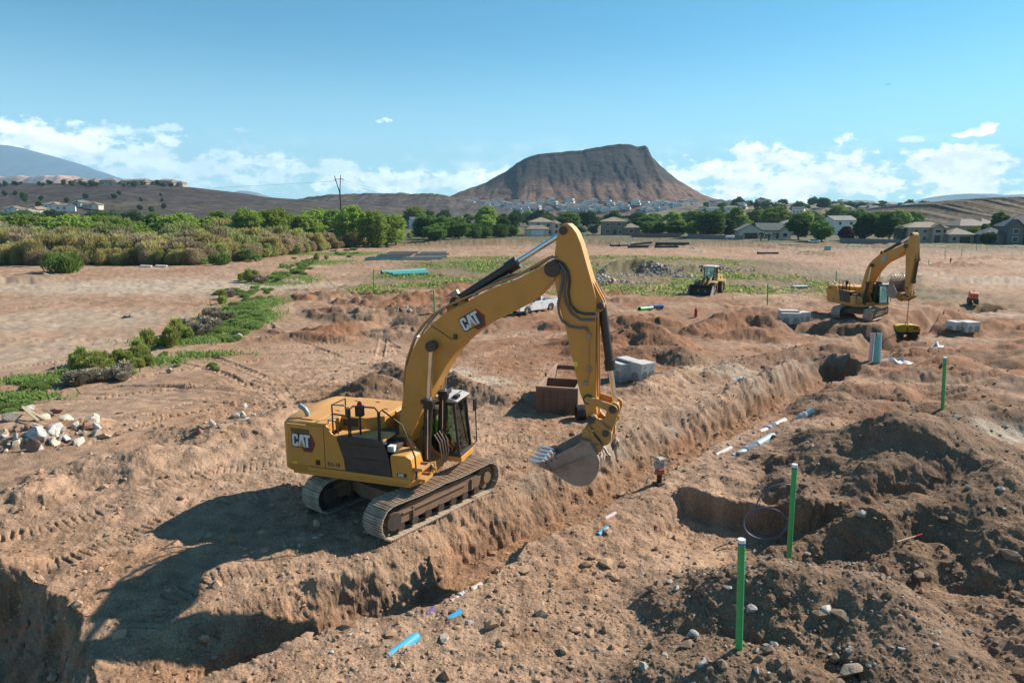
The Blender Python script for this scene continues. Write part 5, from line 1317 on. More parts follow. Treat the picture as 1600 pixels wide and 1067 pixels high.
    def plate(pa, pb, wa, wb, y0_, y1_, mb):
        d = Vector((pb[0] - pa[0], pb[1] - pa[1])).normalized(); n_ = Vector((-d.y, d.x)); pts = []
        for i in range(9): t = math.pi / 2 + math.pi * i / 8; pts.append((pa[0] + wa * (math.cos(t) * d.x + math.sin(t) * n_.x), pa[1] + wa * (math.cos(t) * d.y + math.sin(t) * n_.y)))
        for i in range(9): t = -math.pi / 2 + math.pi * i / 8; pts.append((pb[0] + wb * (math.cos(t) * d.x + math.sin(t) * n_.x), pb[1] + wb * (math.cos(t) * d.y + math.sin(t) * n_.y)))
        mb.prism_y(pts, y0_, y1_)
    for y in (-.36, .30):
        m = MB(U); plate(A_, HP, .085, .11, y + .06, y, m); m.build('idler_link', YELW, root, bevel=.008)
    m = MB(U)
    for y in (-.29, .20): plate(HP, B_, .16, .13, y + .09, y, m)
    m.cyl(L3(HP, -.40), L3(HP, .40), .085, 16); m.build('power_link', YELW, root, bevel=.008)
    m = MB(U)
    for y in (-.42, .38): m.cyl(L3(HP, y), L3(HP, y + .04), .11, 16); m.cyl(L3(B_, y + .02), L3(B_, y + .06), .09, 14); m.cyl(L3(bp2, y), L3(bp2, y + .05), .12, 16)
    m.build('link_pin', DARKSTEEL, root)
    # quick coupler
    Z = lambda pts: [fk(BUCKET_Z5(u, v)) for u, v in pts]
    m = MB(U)
    cp = Z([(575, 330), (590, 305), (612, 295), (640, 305), (668, 350), (740, 415), (785, 445), (800, 480), (800, 545), (770, 590), (730, 600), (700, 545), (640, 470), (590, 380)])
    for y in (-.36, .24): m.prism_y(cp, y + .12, y)
    m.prism_y(Z([(640, 380), (740, 430), (790, 470), (780, 560), (730, 560), (680, 470)]), .24, -.24)
    m.build('quick_coupler', YELW, root, bevel=.01)
    # bucket
    W_ = .66
    side = [(95, 712), (160, 708), (245, 668), (380, 600), (470, 560), (530, 520), (560, 505), (610, 520), (650, 590), (690, 650), (715, 715), (712, 780), (690, 845), (655, 900), (610, 935), (550, 948), (480, 940), (420, 912), (340, 860), (270, 812), (180, 765)]
    back = side[6:]; back = [(520, 500)] + back
    ring = Z(back)
    m = MB(U)
    outer = [Vector(p) for p in ring]
    ctr = Vector(Z([(480, 720)])[0]); inner = []
    for i, p in enumerate(outer):
        a_ = outer[max(0, i - 1)]; b_ = outer[min(len(outer) - 1, i + 1)]; d = (b_ - a_).normalized(); n_ = Vector((-d.y, d.x)); 
        if n_.dot(ctr - p) < 0: n_ = -n_
        inner.append(p + n_ * .04)
    for i in range(len(outer) - 1):
        qd = [tuple(outer[i]), tuple(outer[i + 1]), tuple(inner[i + 1]), tuple(inner[i])]; m.prism_y(qd, W_ - .03, -W_ + .03)
    bk = m.build('bucket', BUCKET, root, smooth=35)
    for y in (-W_, W_ - .045):
        m = MB(U); m.prism_y(Z(side), y + .045, y); m.build('side_plate', BUCKET, bk, bevel=.006)
    m = MB(U)
    m.bar(L3(Z([(245, 800)])[0], -W_ - .008), L3(Z([(640, 645)])[0], -W_ - .008), .03, .05, (0, 1, 0))
    m.prism_y(Z([(100, 705), (180, 690), (270, 800), (180, 765)]), -W_, -W_ - .03); m.prism_y(Z([(100, 705), (180, 690), (270, 800), (180, 765)]), W_ + .03, W_)
    m.build('wear_strip', BUCKET, bk)
    m = MB(U)
    for (u, v) in ((200, 715), (255, 690), (300, 668), (210, 745)): p = Z([(u, v)])[0]; m.cyl(L3(p, -W_ - .03), L3(p, -W_ + .01), .022, 8)
    m.build('bolt', DARKSTEEL, bk)
    ear = Z([(530, 430), (560, 405), (600, 400), (650, 500), (700, 555), (725, 600), (715, 645), (660, 650), (610, 520), (530, 520)])
    for y in (-.48, .40):
        m = MB(U); m.prism_y(ear, y + .08, y); m.build('bucket_ear', YELW, bk, bevel=.008)
    m = MB(U)
    for uv in ((568, 450), (690, 600)): p = Z([uv])[0]; m.cyl(L3(p, -.53), L3(p, .53), .10, 18)
    m.build('bucket_pin', YELW, bk)
    # teeth
    la = Vector(Z([(140, 735)])[0]); lt = Vector(Z([(20, 690)])[0]); d = (lt - la).normalized(); n_ = Vector((-d.y, d.x))
    if n_.y < 0: n_ = -n_
    for k in range(5):
        y = -W_ + .10 + k * (2 * W_ - .2) / 4
        m = MB(U); m.prism_y([tuple(la - d * .1 + n_ * .07), tuple(la + n_ * .075), tuple(lt + n_ * .012), tuple(lt - n_ * .012), tuple(la - n_ * .075), tuple(la - d * .1 - n_ * .07)], y + .065, y - .065)
        m.build('tooth', TOOTH, bk, bevel=.012)
    m = MB(U); m.bar(L3(tuple(la), -W_ + .02), L3(tuple(la), W_ - .02), .10, .06, (d.x, 0, d.y)); m.build('lip', BUCKET, bk)
    # lifting eye and shackle at the back
    m = MB(U); p = [fk(BUCKET_Z5(*uv)) for uv in ((690, 640), (720, 670), (745, 715), (768, 735), (772, 765), (750, 780), (738, 755), (745, 735))]
    m.tube([L3(a, 0) for a in p], .035, 8); m.build('lifting_eye', STEEL, bk)
    if detail:
        m = MB(U); p = [fk(BUCKET_Z5(*uv)) for uv in ((800, 600), (830, 560), (850, 590), (835, 640), (825, 690), (845, 755))]; m.tube([L3(a, -.1) for a in p], .03, 8); m.tube([L3(a, 0) for a in p], .026, 8); m.build('shackle', STEEL, root)
        m = MB(U); hk = [BUCKET_Z5(*uv) for uv in ((800, 335), (830, 345), (850, 370), (835, 395), (815, 385))]; m.tube([L3(fk(a), .0) for a in hk], .025, 8); m.build('lifting_hook', YELW, root)
    return root, U, bp2, fk

EX_LOC = (-3.4, 19.46, 0.0)
EXC, EXC_U, _, _ = excavator(EX_LOC, R(-18), R(52.1), 'large yellow excavator numbered EX-18 beside the trench, its bucket hanging over the edge', True)

# ---------------------------------------------------------------- a person grown with the skin modifier
def person(label, M, joints, cloth, helmet, group):
    """joints: name -> position in the figure's own frame; one continuous body, vest and helmet as children"""
    J = joints
    E = [('pelvis', 'belly'), ('belly', 'chest'), ('chest', 'neck'), ('neck', 'chin'), ('chin', 'head'), ('head', 'crown')]
    for s_ in ('l', 'r'):
        E += [('chest', s_ + 'shoulder'), (s_ + 'shoulder', s_ + 'elbow'), (s_ + 'elbow', s_ + 'wrist'), (s_ + 'wrist', s_ + 'palm'),
              ('pelvis', s_ + 'hip'), (s_ + 'hip', s_ + 'knee'), (s_ + 'knee', s_ + 'ankle'), (s_ + 'ankle', s_ + 'toe')]
    rad = dict(pelvis=.15, belly=.14, chest=.16, neck=.055, chin=.07, head=.095, crown=.07, shoulder=.07, elbow=.042, wrist=.030, palm=.034, hip=.095, knee=.06, ankle=.042, toe=.035, finger=.010, thumb=.012)
    names = list(J.keys()); V = [Vector(J[k]) for k in names]; idx = {k: i for i, k in enumerate(names)}
    ED = [(idx[a], idx[b]) for a, b in E]; RAD = [rad[k.lstrip('lr') if k not in rad else k] if (k in rad or k[1:] in rad) else .05 for k in names]
    for s_ in ('l', 'r'):
        p = V[idx[s_ + 'palm']]; d = (p - V[idx[s_ + 'wrist']]).normalized(); u = d.cross(Vector((0, 0, 1))).normalized()
        for k, (o_, l_) in enumerate(((-.030, .060), (-.010, .072), (.010, .068), (.028, .052))):
            a = len(V); V.append(p + u * o_ + d * (.02 + l_ * .5)); V.append(p + u * o_ * 1.1 + d * (.02 + l_) + Vector((0, 0, -.03))); RAD += [.010, .009]; ED += [(idx[s_ + 'palm'], a), (a, a + 1)]
        a = len(V); V.append(p + u * .05 - d * .01 + Vector((0, 0, -.01))); V.append(p + u * .07 + d * .03 + Vector((0, 0, -.02))); RAD += [.012, .010]; ED += [(idx[s_ + 'palm'], a), (a, a + 1)]
    # a nose
    a = len(V); hd = V[idx['head']]; V.append(hd + Vector((.11, 0, -.015))); RAD.append(.016); ED.append((idx['head'], a))
    me = bpy.data.meshes.new('person'); me.from_pydata([tuple(v) for v in V], ED, []); me.update()
    tmp = bpy.data.objects.new('tmp', me); COL.objects.link(tmp)
    md = tmp.modifiers.new('skin', 'SKIN'); md.use_smooth_shade = True
    for i, sv in enumerate(me.skin_vertices[0].data): sv.radius = (RAD[i], RAD[i]); sv.use_root = (i == idx['pelvis'])
    sd = tmp.modifiers.new('sub', 'SUBSURF'); sd.levels = 1; sd.render_levels = 1
    bpy.context.view_layer.update()
    body = bpy.data.meshes.new_from_object(tmp.evaluated_get(bpy.context.evaluated_depsgraph_get())); bpy.data.objects.remove(tmp)
    body.name = 'person'; body.materials.clear()
    for mt in (SKIN, TROUSER, cloth): body.materials.append(mt)
    hipz = J['pelvis'][2] + .06; nk = Vector(J['neck'])
    for p in body.polygons:
        c = p.center
        dh = (c - Vector(J['head'])).length
        hand = min((c - Vector(J['lpalm'])).length, (c - Vector(J['rpalm'])).length) < .11
        p.material_index = 0 if (hand or (c - nk).z > .01 and dh < .3) else (1 if c.z < hipz and not min((c - Vector(J['lelbow'])).length, (c - Vector(J['relbow'])).length) < .2 else 2)
    body.transform(M)
    o = bpy.data.objects.new('person', body); link(o); tag(o, label, 'person', group)
    m = MB(M); h = Vector(J['head']); n = 14
    prof = [(.135, .02), (.128, .07), (.105, .115), (.06, .145), (.012, .155)]
    vs = [(h.x + .02 + r_ * 1.1 * math.cos(2 * math.pi * i / n), h.y + r_ * math.sin(2 * math.pi * i / n), h.z + z_) for r_, z_ in prof for i in range(n)]
    fs = [[k * n + i, k * n + (i + 1) % n, (k + 1) * n + (i + 1) % n, (k + 1) * n + i] for k in range(4) for i in range(n)] + [list(range(4 * n, 5 * n))]
    m.add(vs, fs); m.box((h.x + .16, h.y, h.z + .025), (.09, .18, .012)); m.build('helmet', helmet, o)
    return o
def seated(M, label, group):
    z = 1.84
    J = dict(pelvis=(.70, 1.0, z), belly=(.68, 1.0, z + .18), chest=(.69, 1.0, z + .40), neck=(.71, 1.0, z + .57), chin=(.74, 1.0, z + .63), head=(.74, 1.0, z + .72), crown=(.73, 1.0, z + .80))
    for s_, q in (('l', 1), ('r', -1)):
        J.update({s_ + 'shoulder': (.68, 1 + q * .19, z + .48), s_ + 'elbow': (.74, 1 + q * .27, z + .20), s_ + 'wrist': (.98, 1 + q * .22, z + .18), s_ + 'palm': (1.05, 1 + q * .22, z + .19),
                  s_ + 'hip': (.76, 1 + q * .10, z), s_ + 'knee': (1.16, 1 + q * .13, z + .05), s_ + 'ankle': (1.26, 1 + q * .13, z - .34), s_ + 'toe': (1.44, 1 + q * .14, z - .36)})
    return person(label, M, J, HIVIS, WHITE, group)
seated(Matrix.Translation(EX_LOC) @ EXC_U, 'operator in a hi vis green shirt sitting in the cab of excavator EX-18', 'machine operators')
# ---------------------------------------------------------------- vegetation
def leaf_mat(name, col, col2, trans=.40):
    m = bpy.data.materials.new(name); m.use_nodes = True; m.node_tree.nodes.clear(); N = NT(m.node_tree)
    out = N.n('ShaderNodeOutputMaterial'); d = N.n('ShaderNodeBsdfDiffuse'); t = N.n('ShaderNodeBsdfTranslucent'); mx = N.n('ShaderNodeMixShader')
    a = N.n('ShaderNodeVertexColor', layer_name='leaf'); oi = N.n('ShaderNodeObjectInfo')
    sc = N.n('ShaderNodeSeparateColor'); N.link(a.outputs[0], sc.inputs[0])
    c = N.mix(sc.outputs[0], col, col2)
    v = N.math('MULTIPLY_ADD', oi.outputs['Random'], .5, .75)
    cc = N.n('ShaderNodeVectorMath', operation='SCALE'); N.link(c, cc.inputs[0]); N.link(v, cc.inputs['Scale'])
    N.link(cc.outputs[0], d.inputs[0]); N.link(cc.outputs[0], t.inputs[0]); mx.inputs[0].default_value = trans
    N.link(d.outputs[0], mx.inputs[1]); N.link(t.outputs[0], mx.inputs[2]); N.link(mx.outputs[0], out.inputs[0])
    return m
BARK = paint('bark', (.11, .085, .065), .95)
L_COTTON = leaf_mat('leaf_cottonwood', (.20, .275, .055), (.31, .40, .085))
L_DARK = leaf_mat('leaf_dark', (.048, .085, .026), (.095, .15, .042))
L_MID = leaf_mat('leaf_mid', (.095, .16, .038), (.165, .25, .058))
L_PURPLE = leaf_mat('leaf_purple', (.040, .020, .022), (.075, .035, .035))
L_PALE = leaf_mat('leaf_pale', (.14, .17, .10), (.22, .25, .16))
L_TAM = leaf_mat('leaf_tamarisk', (.31, .265, .095), (.45, .385, .16), .58)
L_TAMG = leaf_mat('leaf_tamarisk_green', (.23, .26, .085), (.35, .37, .135), .58)
L_TAMB = leaf_mat('leaf_tamarisk_brown', (.28, .205, .125), (.40, .31, .19), .58)
L_WEED = leaf_mat('leaf_weed', (.165, .24, .07), (.26, .345, .11), .45)
L_WEEDY = leaf_mat('leaf_weed_yellow', (.23, .28, .06), (.36, .40, .11), .45)
L_DRY = leaf_mat('dry_twig', (.26, .22, .16), (.38, .33, .25), .1)

def quads_mesh(name, P, Uv, Vv, tint, mats, mi=None):
    """many small quads: centre P, half axes Uv and Vv; tint 0..1"""
    n = len(P); co = np.stack([P - Uv - Vv, P + Uv - Vv, P + Uv + Vv, P - Uv + Vv], 1).reshape(-1, 3)
    me = bpy.data.meshes.new(name); me.vertices.add(n * 4); me.vertices.foreach_set('co', co.ravel())
    me.loops.add(n * 4); me.polygons.add(n); me.polygons.foreach_set('loop_start', np.arange(n) * 4); me.loops.foreach_set('vertex_index', np.arange(n * 4))
    if mi is not None: me.polygons.foreach_set('material_index', mi)
    me.update(calc_edges=True)
    at = me.color_attributes.new('leaf', 'FLOAT_COLOR', 'POINT'); ca = np.ones((n * 4, 4), np.float32); ca[:, :3] = np.repeat(np.clip(tint, 0, 1), 4)[:, None]; at.data.foreach_set('color', ca.ravel())
    for m in mats: me.materials.append(m)
    return me
def rand_dirs(rg, n):
    v = rg.normal(size=(n, 3)); return v / np.linalg.norm(v, axis=1)[:, None]
def crown_mesh(name, rg, lobes, per, size, mat, shell=.55):
    Ps = []; tn = []
    for (c, r) in lobes:
        k = int(per * (r[0] * r[1] * r[2]) ** (2 / 3)); d = rand_dirs(rg, k)
        rad = shell + (1 - shell) * rg.random(k) ** .6
        bump = 1 + .22 * np.sin(d[:, 0] * 5 + c[0] * 3) * np.sin(d[:, 1] * 6 + c[1]) + .15 * np.sin(d[:, 2] * 9 + c[2] * 5)
        Ps.append(np.array(c) + d * np.array(r) * (rad * bump)[:, None]); tn.append(rg.random(k) * .6 + .4 * rg.random())
    P = np.concatenate(Ps); t = np.concatenate(tn); n = len(P)
    u = rand_dirs(rg, n); w = np.cross(u, rand_dirs(rg, n)); w /= np.linalg.norm(w, axis=1)[:, None]
    s = size * (.6 + .8 * rg.random(n))
    return quads_mesh(name, P, u * s[:, None], w * (s * .6)[:, None], t, [mat])
def tree_lobes(rg, h, w, trunk, n):
    L = []
    for i in range(n):
        a = rg.random() * 6.28; q = rg.random() ** .7; zz = trunk + (h - trunk) * (.22 + .62 * rg.random())
        taper = 1 - .55 * ((zz - trunk) / (h - trunk)) ** 2
        r = w * (.20 + .14 * rg.random()); L.append(((math.cos(a) * q * w * .36 * taper, math.sin(a) * q * w * .36 * taper, zz), (r * 1.05, r * 1.05, r * (.75 + .3 * rg.random()))))
    L.append(((0, 0, h - w * .2), (w * .24, w * .24, w * .2)))
    return L
def trunk_mesh(rg, h, w, trunk):
    m = MB(); r = .035 * h
    top = (rg.normal() * .2, rg.normal() * .2, trunk + .35 * (h - trunk))
    m.tube([(0, 0, -.6), (0, 0, trunk * .5), (top[0] * .6, top[1] * .6, trunk), top], [r * 1.3, r, r * .8, r * .5], 7)
    for k in range(5):
        a = k * 1.26 + rg.random(); m.tube([(top[0] * .5, top[1] * .5, trunk * (.8 + .1 * k)), (math.cos(a) * w * .2, math.sin(a) * w * .2, trunk + (h - trunk) * .4), (math.cos(a) * w * .33, math.sin(a) * w * .33, trunk + (h - trunk) * .62)], [r * .5, r * .33, r * .15], 5)
    return mesh_from('trunk', m.V, m.F, [BARK], 60)
RG = np.random.default_rng(3)
def tree_kind(h, w, trunk, n, per, size, mat, count):
    return [(crown_mesh('crown', RG, tree_lobes(RG, h, w, trunk, n), per, size, mat), trunk_mesh(RG, h, w, trunk)) for _ in range(count)]
K_COT = tree_kind(12., 10., .7, 16, 250, .23, L_COTTON, 4)
K_DRK = tree_kind(9., 8.5, .8, 14, 230, .23, L_DARK, 3)
K_MID = tree_kind(9., 9., .8, 14, 230, .23, L_MID, 3)
K_PUR = tree_kind(6.5, 6., 1.2, 9, 120, .3, L_PURPLE, 1)
K_PAL = tree_kind(7., 7., 1.2, 10, 80, .3, L_PALE, 1)
def tree(px, Y, h, kind, href, label, group, wide=1.0, zfix=None, name='tree', dz=0.0):
    cm, tm = random.choice(kind); x = (px - 800) / 1067 * Y
    z = TZ(x, Y) if zfix is None else zfix
    s = h / href
    root = empty(name, (x, Y, z + dz), random.uniform(0, 6.28), label, 'tree', group); root.scale = (s * wide, s * wide, s)
    for nm, me in (('trunk', tm), ('crown', cm)):
        o = bpy.data.objects.new(nm, me); COL.objects.link(o); o.parent = root
    return root
def top_h(px, top, Y): return zat(top, Y) - TZ((px - 800) / 1067 * Y, Y)
# cottonwoods behind the scrub on the left
_r6 = random.Random(21); random.seed(21)
LEFTM = ((70, 'under the blue mountain'), (170, 'below the white houses'), (300, 'below the crest houses'), (430, 'below the bare ridge'), (999, 'near the power pole'))
MIDM = ((720, 'left of the garage door house'), (830, 'under the left mesa slope'), (950, 'under the flat mesa top'), (1080, 'under the right mesa slope'), (1200, 'above the gabled house'), (1320, 'above the round tree'), (9999, 'behind the far excavator boom'))
G_COT = 'bright green cottonwoods behind the scrub'
px = -70
while px < 470:
    Y = _r6.uniform(185, 245); top = 342 + _r6.uniform(-7, 6) - (3 if px > 300 else 0)
    tree(px, Y, top_h(px, top, Y), K_COT, 12., '%s green cottonwood behind the scrub %s' % ('front' if Y < 195 else 'rear', near_what(px, LEFTM)), G_COT, _r6.uniform(.9, 1.3), name='cottonwood_tree'); px += _r6.uniform(9, 17)
for (px, top, Y, w, lab) in ((418, 344, 180, 1.2, 'pale green cottonwood left of the utility pole group'), (455, 342, 185, 1.1, 'second cottonwood left of the utility pole'), (500, 330, 205, 1.3, 'tall dark topped cottonwood at the foot of the utility pole'), (528, 333, 200, 1.1, 'cottonwood just behind the utility pole base'),
                        (553, 331, 170, 1.15, 'roundest bright cottonwood right of the utility pole'), (583, 338, 165, 1.1, 'bright cottonwood second right of the utility pole'), (606, 339, 172, 1.1, 'bright cottonwood at the right end of the left tree belt'), (478, 341, 160, 1.5, 'low spreading cottonwood before the pole'), (620, 340, 185, 1.0, 'small cottonwood at the gap before the round valley trees')):
    Y *= 1.38; tree(px, Y, top_h(px, top - 3, Y), K_COT, 12., lab, G_COT, w, name='cottonwood_tree')
for i in range(30):
    px = _r6.uniform(-60, 240); Y = _r6.uniform(300, 400); x = (px - 800) / 1067 * Y
    z = max(TZ(x, Y), hill_z(LEFT_G, x, Y)) if Y > 392 else TZ(x, Y)
    tree(px, Y, _r6.uniform(8, 12), K_DRK if i % 3 else K_MID, 9., '%s tree among the houses on the left hillside %s' % ('dark' if i % 3 else 'mid green', near_what(px, LEFTM)), 'dark trees on the left hillside', 1.1, zfix=z)
for i in range(70):
    px = _r6.uniform(-40, 300); x, Y, z = on_hill(LEFT_G, px, _r6.uniform(306, 334) if i < 26 else _r6.uniform(290, 294))
    tree(px, Y, _r6.uniform(2.5, 4.5), K_DRK, 9., 'small dark tree on the left ridge %s' % near_what(px, LEFTM), 'small trees on the left ridge', 1.1, zfix=z)
# middle: round trees left of the garage house, then the tree line to the right
for (px, top, Y, k, w, lab) in ((672, 337, 230, K_MID, 1.2, 'tall round green tree, left one of the valley clump'), (693, 338, 222, K_MID, 1.2, 'middle round green tree of the valley clump'), (718, 337, 226, K_MID, 1.2, 'right tall tree of the valley clump'), (682, 349, 205, K_MID, 1.5, 'low dark round tree in front of the valley clump'),
                            (740, 348, 240, K_MID, 1.1, 'green tree right of the valley clump'), (760, 352, 245, K_MID, 1.3, 'low green tree before the red block wall'), (780, 349, 250, K_MID, 1.3, 'green tree second left of the garage door house'), (800, 350, 258, K_MID, 1.1, 'green tree just left of the garage door house'), (786, 341, 290, K_DRK, 1.1, 'dark tree behind the red block wall'),
                            (866, 352, 275, K_MID, 1.0, 'green tree touching the right side of the garage door house'), (905, 352, 270, K_PAL, 1.2, 'pale feathery tree left of the brown hip roofed house'), (925, 350, 275, K_PAL, 1.1, 'second pale feathery tree beside the brown hip roofed house'), (890, 344, 300, K_DRK, 1.1, 'dark tree behind the two pale feathery trees'),
                            (1010, 344, 270, K_MID, 1.1, 'green tree right of the brown hip roofed house'), (1028, 347, 262, K_DRK, 1.2, 'dark bushy tree over the reddish wall'), (1052, 343, 262, K_MID, 1.3, 'round green tree behind the middle of the grey brown wall'), (1078, 344, 260, K_MID, 1.2, 'round green tree second over the grey brown wall'),
                            (1107, 331, 256, K_DRK, 1.15, 'tallest dark tree over the grey brown wall'), (1133, 342, 268, K_DRK, 1.0, 'dark tree left of the gabled grey roofed house'), (1200, 342, 300, K_DRK, 1.0, 'dark tree above the gabled roofs'),
                            (1243, 339, 252, K_DRK, 1.15, 'big dark tree left of the round green tree'), (1279, 342, 244, K_MID, 1.15, 'round bright green tree standing alone before the white house'), (1317, 353, 252, K_PUR, 1.35, 'dark purple leaved tree left of the block wall'),
                            (1345, 336, 262, K_DRK, 1.1, 'tall dark tree over the grey block wall, left one of two'), (1383, 337, 260, K_DRK, 1.1, 'tall dark tree over the grey block wall, right one of two'), (1400, 352, 250, K_PAL, .9, 'pale tree left of the arched entry house'), (1395, 330, 330, K_COT, 1.1, 'bright green tree rising behind the two tall dark trees'),
                            (1315, 335, 340, K_DRK, 1.2, 'dark tree behind the purple leaved tree'), (1552, 333, 262, K_DRK, .9, 'dark slim tree left of the stone house'), (1516, 352, 248, K_MID, .9, 'green tree between the arched entry house and the stone house'), (1530, 350, 250, K_DRK, .9, 'dark shrubby tree before the stone house'),
                            (1538, 362, 230, K_DRK, 1.3, 'low dark tree in the yard of the stone house'), (1160, 345, 310, K_MID, 1.2, 'green tree behind the gabled house on its left'), (975, 343, 310, K_MID, 1.2, 'green tree rising behind the brown hip roof'), (850, 340, 330, K_DRK, 1.2, 'dark tree rising behind the garage door house')):
    Y *= far_scale(px); hh = top_h(px, top + 1, Y); tree(px, Y, hh, k, {id(K_PUR): 6.5, id(K_PAL): 7., id(K_COT): 12.}.get(id(k), 9.), lab, 'garden trees along the far houses', w)
for i in range(110):
    px = _r6.uniform(625, 1420); Y = _r6.uniform(370, 600)
    tree(px, Y, _r6.uniform(6.5, 11.5), _r6.choice((K_DRK, K_DRK, K_MID, K_MID, K_COT)), 9., '%s suburb tree %s' % ('nearer' if Y < 440 else 'farther', near_what(px, MIDM)), 'trees of the wooded suburb', 1.2, zfix=TZ((px - 800) / 1067 * Y, Y))
for i in range(70):
    px = _r6.uniform(1090, 1480); Y = _r6.uniform(560, 890); x = (px - 800) / 1067 * Y
    tree(px, Y, _r6.uniform(6, 11), _r6.choice((K_DRK, K_MID)), 9., 'dark tree %s on the town hill %s' % ('low' if Y < 700 else 'high', near_what(px, MIDM)), 'trees on the town hill', 1.2, zfix=hill_z(TOWN_G, x, Y))
# a small palm beside the gabled house
def palm(px, Y, h, label):
    x = (px - 800) / 1067 * Y; root = empty('palm_tree', (x, Y, TZ(x, Y)), 0, label, 'palm tree', 'palms beside the gabled house')
    m = MB(); m.tube([(0, 0, -.4), (0, 0, h * .5), (.1, 0, h * .8)], [.3, .25, .22], 8); m.build('trunk', BARK, root)
    for k in range(16):
        a = k * 2.4; e = .9 - .1 * k; m = MB(); pts = [(.1, 0, h * .8)]
        for t in (.35, .7, 1.0): pts.append((.1 + math.cos(a) * 1.9 * t, math.sin(a) * 1.9 * t, h * .8 + 1.6 * t * e - 1.3 * t * t))
        for i in range(3):
            p, q_ = Vector(pts[i]), Vector(pts[i + 1]); s_ = (q_ - p).cross(Vector((0, 0, 1))).normalized() * (.34 - .08 * i)
            m.add([p - s_, p + s_, q_ + s_ * .8, q_ - s_ * .8], [[0, 1, 2, 3]])
        o = m.build('frond', paint('palm_frond', (.07, .10, .035), .7), root)
palm(1185, 278, 4.2, 'short palm in front of the gabled grey roofed house'); palm(1197, 280, 3.4, 'smaller palm right of the short palm')

# ---- shrubs: thin blades fanning up from the root
def shrub_mesh(name, h, w, n, mats, blade, wide=.10, dry=.0, lean=.55, seed=0, dens=.5):
    rg = np.random.default_rng(seed)
    nl = max(3, int(5 * w / 3)); cs = np.stack([rg.normal(size=nl) * w * .24, rg.normal(size=nl) * w * .24], 1); hs = h * (.55 + .5 * rg.random(nl))
    k = rg.integers(0, nl, n); t = rg.random(n) ** dens
    a = rg.random(n) * 6.283; sp = w * (.10 + .20 * rg.random(n)) * np.sin(t * 2.4 + .25)
    P = np.stack([cs[k, 0] + np.cos(a) * sp, cs[k, 1] + np.sin(a) * sp, hs[k] * t * (1 - .25 * (sp / (w * .3)) ** 2)], 1)
    d = np.stack([np.cos(a) * lean, np.sin(a) * lean, np.ones(n)], 1) + rg.normal(size=(n, 3)) * .35; d /= np.linalg.norm(d, axis=1)[:, None]
    s_ = np.cross(d, rand_dirs(rg, n)); s_ /= np.linalg.norm(s_, axis=1)[:, None]
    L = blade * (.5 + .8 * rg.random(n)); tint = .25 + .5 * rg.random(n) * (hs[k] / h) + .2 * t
    mi = (rg.random(n) < dry).astype(int) if len(mats) > 1 else np.zeros(n, int)
    return quads_mesh(name, P, s_ * (L * wide)[:, None], d * (L * .5)[:, None], tint, mats, mi)
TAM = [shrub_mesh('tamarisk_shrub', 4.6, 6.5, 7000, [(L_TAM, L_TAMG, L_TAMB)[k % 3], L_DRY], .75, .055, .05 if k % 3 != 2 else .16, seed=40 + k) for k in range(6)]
TAML = ['olive yellow tamarisk', 'green tamarisk', 'brown half dry tamarisk']
GRN = [shrub_mesh('green_shrub', 3.0, 4.6, 3600, [(L_MID, L_WEED)[k % 2], L_DRY], .50, .10, .04, seed=60 + k) for k in range(3)]
def plant(mesh, name, p, s, label, cat, group, sz=None):
    o = bpy.data.objects.new(name, mesh); COL.objects.link(o); o.location = p; o.rotation_euler = (0, 0, random.uniform(0, 6.28)); o.scale = (s, s, sz or s); tag(o, label, cat, group); return o
# belt of tamarisk: front edge runs from (0,408) to (610,372)
def front_edge(px): return float(np.interp(px, [-200, 0, 75, 150, 300, 330, 420, 500, 560, 610], [400, 408, 412, 408, 412, 408, 398, 388, 380, 374]))
rows = [(0, 3.0), (4, 4.4), (9, 5.6), (15, 6.6), (22, 7.2), (31, 7.6), (42, 7.8)]
for ri, (dy, hh) in enumerate(rows):
    px = -150 + ri * 9
    while px < 606 - ri * 10:
        g = G(px, front_edge(px) - 3, -1.6); Y = g[1] + dy + _r6.uniform(-2, 2); x = (px - 800) / 1067 * Y; p = Vector((x, Y, TZ(x, Y)))
        hs = hh * float(np.interp(px, [400, 600], [1, .62]))
        k = _r6.choices(range(6), (3, 2, 3, 3, 2, 3))[0]
        if px > 560 and ri > 3: px += 20; continue
        if ri == 0 and _r6.random() < .35: plant(_r6.choice(GRN), 'green_shrub', p, _r6.uniform(.5, .85), 'green shrub at the foot of the tamarisk belt %s' % near_what(px, LEFTM), 'shrub', 'green shrubs at the foot of the tamarisk')
        else: plant(TAM[k], 'tamarisk_shrub', p, hs / 4.6 * _r6.uniform(.75, 1.15), '%s in the %s row %s' % (TAML[k % 3], 'front' if ri < 2 else 'middle' if ri < 5 else 'back', near_what(px, LEFTM)), 'shrub', 'tamarisk scrub left of the dirt road', None)
        px += _r6.uniform(14, 25) * (1 + .02 * dy) if ri else _r6.uniform(15, 28)
# the big dark green bush by the dumped dirt, and others singled out
for (px, py, s, k, lab) in ((112, 426, 1.35, 0, 'big round dark green bush beside the dumped dirt at the left'), (300, 414, .8, 1, 'spiky bright green bush at the right end of the dirt lot'), (350, 414, .85, 0, 'low dark green bush before the brown tamarisk'), (385, 408, .9, 1, 'green bush where the dirt road leaves the scrub'),
                         (590, 372, 1.0, 0, 'dark green bush at the far end of the dirt road'), (640, 372, .8, 1, 'green bush before the valley clump of trees'), (560, 379, .6, 1, 'small grey green bush beside the far dirt road')):
    p = GT(px, py); plant(GRN[k], 'green_shrub', p, s, lab, 'shrub', 'single green bushes round the dirt lot')

